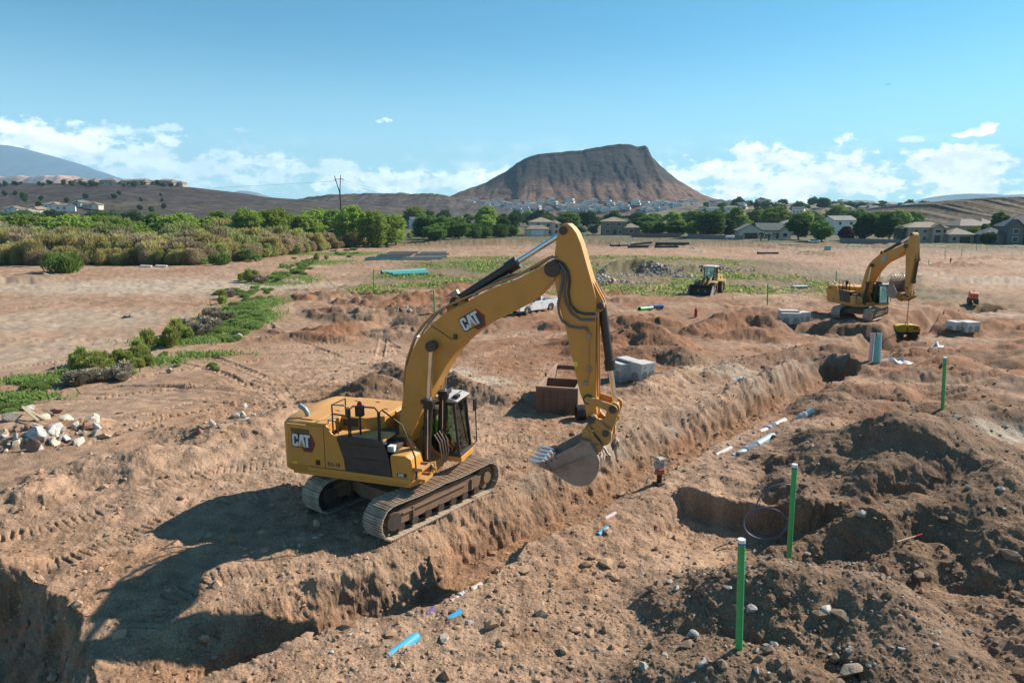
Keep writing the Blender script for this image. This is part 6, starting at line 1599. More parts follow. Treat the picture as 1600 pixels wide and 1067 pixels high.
# ---- weed strip beside the track
W_ROUND = [shrub_mesh('weed', .8, 1.7, 3000, [L_WEED], .20, .07, seed=70 + k, lean=.4) for k in range(3)]
W_TALL = [shrub_mesh('weed', 1.5, 1.8, 1500, [L_WEEDY, L_DRY], .42, .055, .12, seed=80 + k) for k in range(3)]
W_DRY = [shrub_mesh('dry_brush', .9, 1.6, 1500, [L_DRY], .42, .04, seed=90 + k, lean=1.1) for k in range(2)]
def lab_w(i, names): return names[i % len(names)]
strip = []
for (px, py, kind, s) in [(60, 605, 'r', .8), (20, 638, 'r', .8), (42, 603, 'r', .55), (140, 585, 't', .9), (165, 580, 't', 1.0), (195, 572, 't', 1.15), (215, 560, 't', 1.1), (125, 570, 't', .8), (150, 596, 'd', 1.0), (190, 590, 'd', .9), (120, 598, 'd', .8), (207, 584, 'r', .5), (230, 570, 't', .8), (250, 560, 'r', .5), (278, 572, 'r', .55), (330, 572, 'r', .5),
                          (255, 540, 't', 1.2), (285, 535, 't', 1.2), (272, 524, 't', 1.1), (310, 527, 'd', 1.2), (330, 510, 'd', 1.2), (300, 515, 'd', 1.0), (345, 500, 'd', 1.1), (325, 495, 'd', 1.0), (320, 530, 'r', .8), (345, 530, 'r', .9), (340, 518, 'r', 1.1), (370, 520, 'r', 1.1), (395, 512, 'r', 1.1), (380, 500, 'r', 1.3), (405, 498, 'r', 1.0), (360, 508, 'r', 1.2), (375, 485, 'r', 1.2), (400, 485, 'r', 1.1), (385, 470, 'r', 1.2), (410, 470, 'r', .9), (350, 475, 't', .8), (360, 465, 'd', 1.2), (375, 458, 'r', 1.2), (345, 460, 'r', 1.2), (400, 455, 'r', 1.1), (420, 455, 'r', .8),
                          (388, 440, 't', 1.4), (378, 438, 't', 1.1), (440, 432, 'r', 1.8), (462, 428, 'r', 1.6), (430, 436, 'r', 1.3), (475, 420, 'r', 1.4), (450, 420, 'r', 1.2), (490, 410, 'r', 1.3), (510, 405, 't', 1.2), (410, 443, 'd', 1.3), (530, 398, 'r', 1.5), (470, 409, 'r', 1.2), (545, 392, 'r', 1.6)]:
    for j in range(2 if kind != 'r' or s < .6 else 5):
        q = GT(px + _r6.uniform(-13, 13) * (j > 0), py + _r6.uniform(-8, 6) * (j > 0)); s2 = s * _r6.uniform(.6, 1.0)
        where = 'nearest the stone cluster' if py > 555 else 'beside the dry brush' if py > 490 else 'along the middle of the track' if py > 445 else 'at the far end of the track'
        if kind == 'r': plant(_r6.choice(W_ROUND), 'weed', q, s2, 'low bright green weed %s' % where, 'weed', 'green weeds in the strip beside the track', s2 * .62)
        elif kind == 't': plant(_r6.choice(W_TALL), 'weed', q, s2 * .9, 'tall yellowish green weed %s' % where, 'weed', 'tall weeds in the strip beside the track')
        else: plant(_r6.choice(W_DRY), 'dry_brush', q, s2, 'heap of dry grey twigs in the weed strip %s' % where, 'dry brush', 'dry brush in the weed strip')
# ---- low green cover of the far field: one mass
def field_cover():
    rg = np.random.default_rng(5); n = 130000
    r = rg.uniform(80, 172, n); th = rg.uniform(-.30, .50, n); x = r * np.sin(th); y = r * np.cos(th)
    cov = .5 + .9 * fbm(x, y, 14, 4, 300) + .25 * fbm(x, y, 4, 2, 333)
    lane = np.abs((x + 24) - (y - 88) * .16)          # the track stays bare
    keep = (cov + 1.1 * (rg.random(n) - .5) > .74) & (x > -22 + 2 * rg.random(n)) & (x < 46) & (r > 82 + 8 * fbm(x, y, 12, 2, 340)) & (r < 165)
    x, y, cov = x[keep], y[keep], cov[keep]; n = len(x)
    tq = terrain(x, y, False); ok = tq[2] < .15; x, y, cov, z = x[ok], y[ok], cov[ok], tq[0][ok]; n = len(x)
    hgt = .05 + .45 * rg.random(n) ** 4 * np.clip(cov, .2, 1.4)
    P = np.stack([x, y, z + hgt * .5], 1); a = rg.random(n) * 6.28
    U = np.stack([np.cos(a), np.sin(a), 0 * a], 1) * (.05 + .10 * rg.random(n))[:, None]; V = np.stack([rg.normal(size=n) * .1, rg.normal(size=n) * .1, hgt * .55], 1)
    me = quads_mesh('field_weeds', P, U, V, rg.random(n) * .7, [L_WEED, L_TAMG, L_TAM], (rg.random(n) * 3 - cov * 1.2 + .55).clip(0, 2.9).astype(int))
    o = bpy.data.objects.new('field_weeds', me); link(o); tag(o, 'low green weeds and dry grass covering the far field', None, None, 'stuff')
field_cover()
def grass_tufts():
    rg = np.random.default_rng(8); P = []; 
    for (px, py, rx, ry, k) in ((60, 604, 1.2, .6, 1500), (20, 638, 1.6, .5, 1500), (320, 560, 2.0, .6, 500), (150, 590, 1.6, .8, 1200), (280, 535, 2.2, 1.2, 2500), (372, 500, 2.2, 4, 5500), (392, 475, 2.0, 5, 3500), (450, 430, 3, 5, 3500), (225, 575, 2.0, 1.0, 700), (500, 400, 6, 8, 2600), (480, 385, 10, 6, 2400), (560, 385, 8, 8, 2000)):
        gx, gy = G(px, py, -.8); P.append(np.stack([gx + rg.normal(size=k) * rx * .6, gy + rg.normal(size=k) * ry * .7], 1))
    P = np.concatenate(P); n = len(P); z = terrain(P[:, 0], P[:, 1], False)[0]; h = .10 + .22 * rg.random(n)
    a = rg.random(n) * 6.28; Q = np.stack([P[:, 0], P[:, 1], z + h * .5], 1)
    me = quads_mesh('grass', Q, np.stack([np.cos(a), np.sin(a), 0 * a], 1) * .035, np.stack([rg.normal(size=n) * .08, rg.normal(size=n) * .08, h * .6], 1), rg.random(n), [L_WEED])
    o = bpy.data.objects.new('grass', me); link(o); tag(o, 'short green grass between the weeds beside the dirt track', None, None, 'stuff')
grass_tufts()
# ---------------------------------------------------------------- the second excavator and what hangs from it
def up(p, h): return Vector((p[0], p[1], p[2] + h))
E2 = GT(1342, 495)
EXC2, U2, BP2, FK2 = excavator((E2.x, E2.y, E2.z - .02), R(-79), R(46), 'smaller looking excavator far off on the right with its bucket curled against the stick', False, R(-5), R(-8), R(-84))
seated(Matrix.Translation((E2.x, E2.y, E2.z)) @ U2, 'operator in a hi vis green shirt in the cab of the far excavator', 'machine operators')
ORANGE = paint('orange_red_hood', (.60, .085, .03), .45, dust=.3)
RYEL = paint('roller_yellow', (.66, .44, .02), .45, dust=.3)
TYRE = paint('tyre_rubber', (.025, .024, .023), .85, dust=.55, scale=2)
def trench_roller(loc, rz, hood, label, mark):
    root = empty('trench_roller', loc, rz, label, 'trench roller', 'trench rollers')
    for sx in (-1, 1):
        m = MB(); m.prism_y([(sx * .06, .62), (sx * 1.02, .62), (sx * 1.06, .80), (sx * .92, 1.16), (sx * .5, 1.27), (sx * .06, 1.27)], .36, -.36); m.build('hood', hood, root, bevel=.03)
        m = MB(); m.box((sx * .54, 0, .52), (.94, .74, .22)); m.build('chassis', DGREY, root, bevel=.02)
        for y in (-.30, .30):
            m = MB(); m.cyl((sx * .58, y - .17, .27), (sx * .58, y + .17, .27), .25, 20)
            for k in range(10):
                a = k * math.pi / 5
                for yy in (-.1, .1): m.box((sx * .58 + .27 * math.cos(a), y + yy, .27 + .27 * math.sin(a)), (.07, .12, .09), (0, -a, 0))
            m.build('drum', DARKSTEEL, root)
    m = MB(); m.box((0, 0, .7), (.16, .3, .6)); m.build('pivot', DARKSTEEL, root)
    m = MB(); m.tube([(-.1, 0, 1.2), (-.1, 0, 1.42), (.1, 0, 1.42), (.1, 0, 1.2)], .03, 8); m.build('lifting_bail', DARKSTEEL, root)
    if mark:
        for s_ in (-1, 1):
            w = [(0, .26), (.07, .26), (.12, .10), (.17, .26), (.22, .26), (.27, .10), (.32, .26), (.40, .26), (.30, 0), (.24, 0), (.195, .14), (.15, 0), (.09, 0)]
            m = MB(); m.prism_y([(.42 * s_ + (x if s_ > 0 else x - .4) * 1.0, .84 + z) for x, z in w], -.37, -.355); 
            if s_ > 0: m.build('emblem', REDP, root, smooth=None)
    return root
TR = GT(1414, 531)
roller = trench_roller((TR.x, TR.y, TR.z + .12), R(-6), RYEL, 'yellow trench roller with a red W slung under the far excavator in the trench', True)
tip = (Matrix.Translation((E2.x, E2.y, E2.z)) @ U2) @ Vector((BP2[0] + .1, 0, BP2[1] - .45))
topp = Vector((TR.x, TR.y, TR.z + 1.52))
m = MB(); nl = max(6, int((tip - topp).length / .11))
for k in range(nl):
    c = topp.lerp(tip, (k + .5) / nl); a = (k % 2) * math.pi / 2; ux, uy = math.cos(a) * .035, math.sin(a) * .035
    m.tube([c + Vector((ux, uy, .06)), c + Vector((-ux, -uy, .06)), c + Vector((-ux, -uy, -.06)), c + Vector((ux, uy, -.06))], .013, 5, closed=True)
tag(m.build('lifting_chain', STEEL), 'steel chain hanging from the far excavator down to the yellow trench roller', 'chain')['kind'] = 'stuff'
OR_ = GT(1519, 478); trench_roller(OR_, R(62), ORANGE, 'orange and black trench roller parked alone at the right', False)

# ---------------------------------------------------------------- wheel loader
def wheel(parent, M, x, y, z, r, w, rim, dish=1):
    m = MB(M); n = 28; prof = [(r * .56, -w / 2), (r * .92, -w / 2), (r, -w / 2 + .07), (r, w / 2 - .07), (r * .92, w / 2), (r * .56, w / 2)]
    vs = [(x + a * math.cos(2 * math.pi * i / n), y + b, z + a * math.sin(2 * math.pi * i / n)) for a, b in prof for i in range(n)]
    fs = [[k * n + i, k * n + (i + 1) % n, (k + 1) * n + (i + 1) % n, (k + 1) * n + i] for k in range(5) for i in range(n)]
    m.add(vs, fs)
    if r > .5:
        for k in range(18):
            a = k * math.pi / 9
            for s_ in (-1, 1): m.box((x + r * 1.01 * math.cos(a + .08 * s_), y + s_ * w * .24, z + r * 1.01 * math.sin(a + .08 * s_)), (.07, w * .44, .09), (0, -a, 0))
    t = m.build('wheel', TYRE, parent)
    m = MB(M); m.cyl((x, y - w * .30, z), (x, y + w * .30, z), r * .57, 22)
    s_ = 1 if y > 0 else -1
    m.cyl((x, y + s_ * w * .3, z), (x, y + s_ * w * .36, z), r * .22, 14)
    m.build('rim', rim, t); return t
def loader(loc, rz, label):
    root = empty('wheel_loader', loc, rz, label, 'wheel loader'); I = Matrix()
    LY = paint('loader_yellow', (.50, .30, .07), .5, dust=.7, dust_col=(.42, .30, .19)); RIMY = paint('loader_rim', (.34, .2, .06), .6, dust=.6)
    for x, y in ((1.45, .98), (1.45, -.98), (-1.5, .98), (-1.5, -.98)): wheel(root, I, x, y, .76, .76, .56, RIMY)
    m = MB(); m.box((-1.3, 0, 1.05), (3.0, 1.1, .5)); m.box((1.3, 0, 1.0), (1.6, .9, .5)); m.cyl((0, 0, .7), (0, 0, 1.35), .25, 14); m.build('chassis', DARKSTEEL, root)
    m = MB(); m.prism_y([(-3.0, 1.1), (-.75, 1.1), (-.75, 2.25), (-1.2, 2.32), (-2.7, 2.1), (-3.05, 1.7)], .72, -.72); h = m.build('engine_hood', LY, root, bevel=.04)
    m = MB()
    for y in (-.725, .725): m.box((-1.9, y, 1.75), (.35, .02, .4))
    m.build('hood_grille', BLACK, h)
    m = MB(); m.box((-3.0, 0, 1.0), (.45, 2.1, .5)); m.build('rear_counterweight', LY, root, bevel=.04)
    for y in (-1.0, 1.0):
        m = MB(); m.prism_y([(-2.35, 1.5), (-2.0, 1.66), (-1.0, 1.66), (-.6, 1.5), (-.6, 1.42), (-2.35, 1.42)], y + .32, y - .32); m.build('rear_fender', LY, root)
        m = MB(); m.prism_y([(.75, 1.5), (1.1, 1.66), (1.7, 1.66), (2.0, 1.52), (2.0, 1.44), (.75, 1.42)], y + .30, y - .30); m.build('front_fender', LY, root)
    # cab
    m = MB()
    for x, y, xt in ((.42, .62, .30), (.42, -.62, .30), (-.85, .66, -.85), (-.85, -.66, -.85)): m.bar((x, y, 1.5), (xt, y * .96, 3.22), .09, .09, (1, 0, 0))
    m.box((-.2, 0, 1.45), (1.4, 1.4, .3)); m.box((-.85, 0, 1.9), (.07, 1.25, .6)); m.box((.36, 0, 1.68), (.08, 1.2, .3))
    cf = m.build('cab_frame', BLACK, root)
    m = MB(); m.prism_y([(-1.0, 3.2), (.5, 3.2), (.52, 3.3), (.3, 3.38), (-.8, 3.38), (-1.0, 3.3)], .74, -.74); m.build('cab_roof', paint('cab_roof_cream', (.62, .57, .48), .5, dust=.3), root, bevel=.03)
    for vs in ([(.40, -.58, 1.8), (.40, .58, 1.8), (.30, .56, 3.18), (.30, -.56, 3.18)], [(.38, .63, 1.75), (-.8, .66, 1.75), (-.8, .65, 3.18), (.28, .62, 3.18)], [(-.8, -.66, 1.75), (.38, -.63, 1.75), (.28, -.62, 3.18), (-.8, -.65, 3.18)]):
        m = MB(); q = [Vector(v) for v in vs]; nn = (q[1] - q[0]).cross(q[3] - q[0]).normalized() * .008; m.add(q + [v - nn for v in q], [[0, 1, 2, 3], [7, 6, 5, 4], [1, 0, 4, 5], [2, 1, 5, 6], [3, 2, 6, 7], [0, 3, 7, 4]]); m.build('cab_window', GLASS, cf, smooth=None)
    m = MB(); m.box((-.45, 0, 1.95), (.5, .5, .25)); m.box((-.68, 0, 2.35), (.12, .5, .7)); m.build('driver_seat', paint('blue_seat', (.03, .06, .14), .8), cf)
    for y in (-.95, .95):
        m = MB(); m.tube([(.35, y * .68, 3.0), (.45, y, 3.05), (.45, y, 2.7)], .02, 6); m.box((.45, y, 2.78), (.07, .22, .38)); m.build('mirror', BLACK, cf)
    # arms and bucket
    for y in (-.42, .42):
        m = MB(); m.prism_y([(.75, 2.05), (1.0, 2.1), (1.8, 1.6), (2.75, .75), (2.85, .45), (2.6, .4), (2.4, .7), (1.6, 1.25), (.8, 1.75)], y + .07, y - .07); m.build('lift_arm', LY, root)
        m = MB(); m.cyl((.7, y, 1.15), (1.5, y, 1.25), .09, 12); m.cyl((1.4, y, 1.25), (1.95, y, 1.3), .05, 12); m.build('lift_cylinder', CHROME, root)
    m = MB(); m.prism_y([(.95, 1.75), (1.15, 1.85), (2.2, 1.5), (2.2, 1.3), (1.6, 1.35)], .07, -.07); m.bar((1.4, 0, 1.95), (2.5, 0, 1.15), .12, .12); m.build('tilt_linkage', LY, root)
    BK = paint('loader_bucket', (.035, .035, .036), .6, metal=.3, dust=.25)
    prof = [(3.95, .06), (3.3, .05), (2.9, .14), (2.72, .42), (2.74, .85), (2.95, 1.22), (3.15, 1.28)]
    m = MB()
    for i in range(len(prof) - 1):
        a, b = Vector(prof[i]), Vector(prof[i + 1]); d = (b - a).normalized(); n_ = Vector((d.y, -d.x)) * .05; m.prism_y([tuple(a), tuple(b), tuple(b + n_), tuple(a + n_)], 1.38, -1.38)
    bk = m.build('bucket', BK, root)
    for y in (-1.40, 1.40):
        m = MB(); m.prism_y([(3.98, .04), (3.3, .03), (2.88, .12), (2.70, .42), (2.72, .86), (2.93, 1.24), (3.15, 1.30), (3.45, .85)], y + .03, y - .03); m.build('side_plate', paint('bucket_side_worn', (.42, .40, .37), .4, metal=.5, dust=.3), bk)
    m = MB(); m.box((3.92, 0, .07), (.16, 2.76, .05)); m.build('cutting_edge', STEEL, bk)
    return root
LD = GT(1108, 458); loader(LD, R(236), 'wheel loader with a black bucket lowered to the ground by the rubble heap')

# ---------------------------------------------------------------- white pickup
def pickup(loc, rz, label):
    root = empty('pickup_truck', loc, rz, label, 'pickup'); I = Matrix()
    WP = paint('white_car_paint', (.78, .79, .80), .25, dust=.12, coat=.5); CH = paint('alloy_rim', (.62, .63, .65), .25, metal=.8)
    for x, y in ((1.72, .80), (1.72, -.80), (-1.62, .80), (-1.62, -.80)): wheel(root, I, x, y, .38, .38, .26, CH)
    def arch(cx, r, n=9): return [(cx + r * math.cos(math.pi * i / n), .40 + r * math.sin(math.pi * i / n)) for i in range(n + 1)]
    low = [(2.72, .42), (2.75, .70), (2.68, .98), (2.45, 1.08), (1.25, 1.14), (1.0, 1.16), (-.5, 1.16), (-.5, 1.13), (-2.62, 1.13), (-2.66, .46)]
    lowp = [(-2.2, .40)] + [] 
    bottom = [(-2.66, .46), (-2.1, .40)] + arch(-1.62, .47)[::-1] + [(-1.1, .36), (1.2, .36)] + arch(1.72, .47)[::-1] + [(2.3, .40), (2.72, .42)]
    prof = bottom + low[1:-1]
    for y0, y1 in ((.93, .86), (-.86, -.93)):
        m = MB(); m.prism_y(prof, y0, y1); m.build('body_side', WP, root, bevel=.015)
    m = MB(); m.box((-.02, 0, .50), (4.9, 1.70, .16)); m.box((.55, 0, .85), (2.1, 1.71, .58)); m.build('underbody', DGREY, root)
    m = MB(); m.prism_y([(2.70, .60), (2.74, .72), (2.66, .98), (2.42, 1.07), (1.22, 1.14), (1.22, .6)], .86, -.86); m.build('hood', WP, root, bevel=.03)
    m = MB(); m.box((-1.58, 0, .72), (2.1, 1.71, .06)); m.box((-.54, 0, .95), (.06, 1.71, .42)); m.build('cargo_bed', paint('bed_liner', (.30, .31, .32), .7), root)
    m = MB(); m.box((-2.62, 0, .90), (.06, 1.71, .46)); m.build('tailgate', WP, root, bevel=.01)
    m = MB(); m.prism_y([(-.50, 1.15), (1.20, 1.15), (.62, 1.66), (.45, 1.72), (-.30, 1.72), (-.44, 1.66)], .78, -.78); cab = m.build('cab', WP, root, bevel=.03)
    DG = paint('tinted_window', (.02, .03, .035), .06)
    for y in (.775, -.775):
        s_ = 1 if y > 0 else -1
        m = MB(); m.prism_y([(-.30, 1.20), (.98, 1.20), (.56, 1.60), (-.28, 1.60)], y + .012, y - .012); m.build('side_window', DG, cab)
        m = MB(); m.box((.95, y * 1.28, 1.22), (.12, .2, .17)); m.build('mirror', BLACK, root)
        m = MB(); m.box((-.2, s_ * .936, .98), (.14, .02, .04)); m.build('door_handle', BLACK, root)
        m = MB(); m.box((-.42, s_ * .932, .78), (.015, .008, .7)); m.box((1.12, s_ * .932, .78), (.015, .008, .66)); m.build('door_gap', BLACK, root)
        m = MB(); m.box((-2.64, s_ * .84, .88), (.06, .14, .36)); m.build('tail_light', REDP, root)
        m = MB(); m.box((2.70, s_ * .68, .84), (.06, .3, .16)); m.build('headlight', GLASS, root)
    m = MB(); m.add([(1.17, -.68, 1.18), (1.17, .68, 1.18), (.66, .64, 1.64), (.66, -.64, 1.64), (1.15, -.68, 1.17), (1.15, .68, 1.17), (.64, .64, 1.63), (.64, -.64, 1.63)], [[0, 1, 2, 3], [7, 6, 5, 4], [1, 0, 4, 5], [3, 2, 6, 7], [2, 1, 5, 6], [0, 3, 7, 4]]); m.M = Matrix.Translation((.03, 0, .02)); m.V = [v + Vector((.03, 0, .02)) for v in m.V]; m.build('windscreen', DG, cab)
    m = MB(); m.box((-.475, 0, 1.42), (.03, 1.3, .34)); m.build('rear_window', DG, cab)
    m = MB(); m.box((2.76, 0, .52), (.14, 1.8, .2)); m.build('front_bumper', CHROME, root, bevel=.02)
    m = MB(); m.box((-2.72, 0, .52), (.14, 1.8, .2)); m.build('rear_bumper', CHROME, root, bevel=.02)
    m = MB(); m.box((2.715, 0, .84), (.04, .95, .2)); m.build('grille', BLACK, root)
pk = (GT(814, 490) + GT(850, 485)) / 2; pickup(pk, R(226), 'white pickup truck parked behind the excavator boom')

# ---------------------------------------------------------------- steel trench box, vaults, pipes
RUST = paint('rusty_steel', (.155, .075, .045), .8, col2=(.09, .045, .032), dust=.5, spots=.6, scale=1.3)
RUSTL = paint('rusty_steel_bare', (.30, .19, .12), .7, col2=(.2, .1, .06), dust=.6, spots=.4, scale=1.3)
def trench_box():
    a = GT(839, 644); w = 1.75; Lg = 4.6; h = 1.15
    root = empty('trench_box', a, R(-14), 'rusty open steel box lying behind the excavator bucket', 'trench box')
    # local: x along the near face, y away from the camera
    for x in (0.04, w - .04):
        m = MB(); m.box((x, Lg / 2, h / 2 - .05), (.08, Lg - .1, h)); m.build('side_wall', RUSTL, root, bevel=.01)
        m = MB(); m.box((x, Lg / 2, h + .02), (.14, Lg, .07)); m.build('top_rail', RUSTL, root, bevel=.01)
    m = MB(); m.box((w / 2, 0, h / 2 - .02), (w + .1, .08, h + .04)); m.build('near_plate', RUST, root, bevel=.01)
    m = MB(); m.box((w / 2, .0, h + .03), (w + .14, .13, .06)); m.build('near_rail', RUSTL, root, bevel=.01)
    for k in range(5):
        m = MB(); m.box((.25 + k * .32, -.055, h / 2), (.05, .03, h * .9)); m.build('stiffener', RUST, root)
    m = MB(); m.box((w / 2, 2.0, h / 2 - .05), (w - .16, .07, h)); m.build('bulkhead', RUST, root, bevel=.01)
    m = MB(); m.box((w / 2, Lg - .08, h - .1), (w - .16, .14, .22)); m.build('spreader_beam', RUST, root, bevel=.01)
    m = MB(); m.box((w / 2, 1.0, .02), (w - .16, 2.0, .05)); m.build('floor_plate', RUST, root)
    m = MB(); m.box((.02, 1.9, h + .1), (.08, .2, .25)); m.build('lifting_lug', RUST, root)
trench_box()
BPLAST = paint('black_plastic', (.014, .014, .015), .4, dust=.2)
def corrugated():
    a = GT(900, 655); root = empty('corrugated_pipe', up(a, .30), R(8), 'short black corrugated pipe leaning by the rusty steel box', 'pipe')
    m = MB()
    for k in range(9): m.pipe((k * .085, 0, 0), (k * .085 + .05, 0, 0), .33, .27, 26)
    m.pipe((-.01, 0, 0), (.78, 0, 0), .295, .265, 26); m.build('pipe_wall', BPLAST, root)
corrugated()
CONC = paint('concrete', (.50, .49, .46), .85, col2=(.33, .32, .30), dust=.25, scale=1.1, bump=.006, bscale=25)
DKSTRIP = paint('dark_strip', (.035, .033, .03), .9)
def arch_poly(x0, x1, z0, z1):
    n = 8; r = (x1 - x0) / 2; c = (x0 + x1) / 2; zc = z1 - r * .7
    return [(x0, z0), (x1, z0), (x1, zc)] + [(c + r * math.cos(math.pi * i / n), zc + r * .7 * math.sin(math.pi * i / n)) for i in range(1, n)] + [(x0, zc)]
def vault(loc, rz, w, d, h, label, lid=True, group='precast concrete vaults', loops=True):
    """x runs along the face with the knock-outs, y back"""
    root = empty('concrete_vault', loc, rz, label, 'concrete vault', group)
    t = .09
    m = MB(); m.box((0, 0, h * .5), (w, d, h)); m.build('vault_body', CONC, root, bevel=.015)
    for k in range(2):
        c = -w * .25 + k * w * .5
        m = MB(); m.prism_y(arch_poly(c - w * .15, c + w * .15, .0, h * .62), -d / 2 + .02, -d / 2 - .012); m.build('knock_out', paint('concrete_shade', (.26, .25, .235), .9), root, smooth=None)  # flat arches; the shade of the recess is painted as darker concrete
        if loops:
            m = MB(); m.tube([(c - .07, -d / 2 - .01, h * .72), (c - .05, -d / 2 - .06, h * .78), (c + .04, -d / 2 - .05, h * .86), (c + .1, -d / 2 - .01, h * .84)], .012, 6); m.build('lifting_loop', BLACK, root)
    m = MB(); m.prism_x(arch_poly(-d * .3, d * .3, .0, h * .5), -w / 2 + .02, -w / 2 - .012); m.build('knock_out', paint('concrete_shade', (.26, .25, .235), .9), root, smooth=None)
    if lid:
        m = MB(); m.box((0, d * .2, h + .07), (w * .98, d * .55, .13)); m.build('vault_lid', CONC, root, bevel=.015)
        m = MB(); m.box((0, -d * .17, h + .004), (w * .94, d * .14, .02)); m.build('lid_strip', DKSTRIP, root)  # thin solid dark strip laid in front of the raised lid
def at_px(px, py): return GT(px, py)
v = at_px(974, 593); vault(v, R(-62), 1.15, 1.25, 1.0, 'grey concrete vault with a raised lid, left one of the near pair')
v = at_px(1003, 594); vault(v, R(32), .95, .9, 1.0, 'pale concrete vault with two arched knock outs, right one of the near pair', False)
v = at_px(1233, 500); vault(v, R(-8), 1.6, 1.5, .95, 'concrete vault with a lid left of the far excavator, half sunk in dirt')
v = at_px(1252, 502); vault(v, R(14), 1.2, .9, .85, 'pale concrete vault end right of the half sunk lidded one', False)
v = at_px(1492, 521); vault(v, R(10), 1.0, 1.0, .65, 'small grey concrete block at the right trench, left of the white one', False, loops=False)
v = at_px(1511, 522); vault(v, R(12), 1.2, 1.1, .8, 'bright white topped concrete vault beside the square hole on the right', False, loops=False)
p = at_px(1251, 450); root = empty('concrete_block', p, R(4), 'long flat concrete block lying left of the far excavator', 'concrete block')
m = MB(); m.box((0, 0, .16), (2.2, 1.2, .32)); m.build('slab', CONC, root, bevel=.03); m = MB(); m.box((1.0, -.3, .36), (.18, .3, .1)); m.build('lifting_lug', CONC, root)
# square hole at the right
def pipe_thing(name, p0, p1, r, mat, label, group=None, ri=None, band=None):
    p0 = Vector(p0); p1 = Vector(p1)
    root = empty(name, p0, 0, label, 'pipe', group); d = p1 - p0
    m = MB(); m.pipe((0, 0, 0), d, r, ri or r * .88, 18); m.build('pipe_wall', mat, root)
    m = MB(); m.pipe(d * .0, d * .035, r * 1.12, r * .99, 18); m.build('socket', mat, root)
    if band:
        m = MB(); n_ = d.normalized(); _, u_, w_ = basis(d); rr = random.Random(len(label))
        for k in range(9):
            t = .30 + .3 * k / 9 + rr.uniform(-.02, .02); pts = []
            for i in range(12): a = 2 * math.pi * i / 12; pts.append(d * (t + rr.uniform(-.006, .006)) + (u_ * math.cos(a) + w_ * math.sin(a)) * r * rr.uniform(1.05, 1.25) + d * .01 * math.sin(a * 2))
            m.tube(pts, r * .22, 5, closed=True)
        m.build('plastic_wrap', band, root)
    return root
TEAL = paint('teal_pvc', (.085, .40, .36), .4, col2=(.075, .34, .31), dust=.15); GREYG = paint('weathered_grey_pipe', (.16, .19, .19), .6, col2=(.11, .14, .145), dust=.3); BLUE = paint('blue_pvc', (.06, .42, .66), .35, col2=(.05, .36, .58), dust=.15); LBLUE = paint('pale_blue_pvc', (.36, .56, .62), .45, dust=.25)
PINK = paint('pale_pink_pvc', (.62, .47, .46), .5, dust=.3); PURP = paint('purple_pvc', (.22, .15, .36), .45, dust=.3); GPVC = paint('green_pvc', (.022, .35, .11), .42, col2=(.03, .29, .09), dust=.25, scale=4); DBLUE = paint('deep_blue_pvc', (.015, .14, .42), .4, dust=.2)
for k, (a, b, lab) in enumerate((((596, 428), (664, 424.5), 'rear teal sewer pipe of the three lying by the field'), ((607, 430), (668, 427), 'middle teal sewer pipe of the three lying by the field'), ((613, 432), (669, 429.5), 'front teal sewer pipe of the three lying by the field'))):
    pipe_thing('sewer_pipe', up(GT(*a), .28 + .0 * k), up(GT(*b), .28), .30, TEAL, lab, 'teal sewer pipes by the field')
rp = random.Random(9); nl_ = 0
for bx0, bx1, y0 in ((570, 628, 407), (588, 640, 402), (604, 648, 398), (630, 690, 406.5), (645, 696, 401.5), (655, 694, 397.5)):
    for k in range(5):
        yy = y0 - k * .85; sh = rp.uniform(-2, 2) + k * 1.5
        pipe_thing('sewer_pipe', up(GT(bx0 + sh, yy), .16 + .17 * (k % 2)), up(GT(bx1 + sh, yy - .5), .16 + .17 * (k % 2)), .16, GREYG if (bx0, k) != (570, 0) else TEAL, 'weathered grey pipe in the %s bundle on the green field' % {570: 'front left', 588: 'middle left', 604: 'back left', 630: 'front right', 645: 'middle right', 655: 'back right'}[bx0] if (bx0, k) != (570, 0) else 'pale teal pipe at the front left of the grey pipe bundles', 'weathered pipes on the green field')
for a, b, r_, lab in (((954, 385), (981, 384.6), .42, 'black culvert pipe at the left end of the row in the far field'), ((968, 380.5), (993, 380.3), .42, 'black culvert pipe behind the left end of the row'), ((981, 387.5), (1013, 387), .45, 'black culvert pipe in front, second from left in the far field'), ((985, 384), (1018, 382.6), .35, 'grey topped black culvert pipe in the middle of the far row'),
                      ((1024, 384.4), (1077, 383.6), .55, 'longest thick black culvert pipe at the right of the far row'), ((1023, 387.4), (1060, 387), .36, 'thin black culvert pipe before the longest thick one'), ((1184, 397), (1216, 396.6), .32, 'lone black culvert pipe behind the wheel loader on the right')):
    pipe_thing('culvert_pipe', up(GT(*a), r_), up(GT(*b), r_), r_, BPLAST, lab, 'black culvert pipes on the far field')
pipe_thing('pipe_offcut', up(GT(999, 486), .2), up(GT(1019, 484), .2), .19, GPVC, 'short green pipe lying by the red brown heap', None); pipe_thing('pipe_offcut', up(GT(1013, 483), .2), up(GT(1036, 482), .2), .19, DBLUE, 'short deep blue pipe lying behind the short green pipe', None)
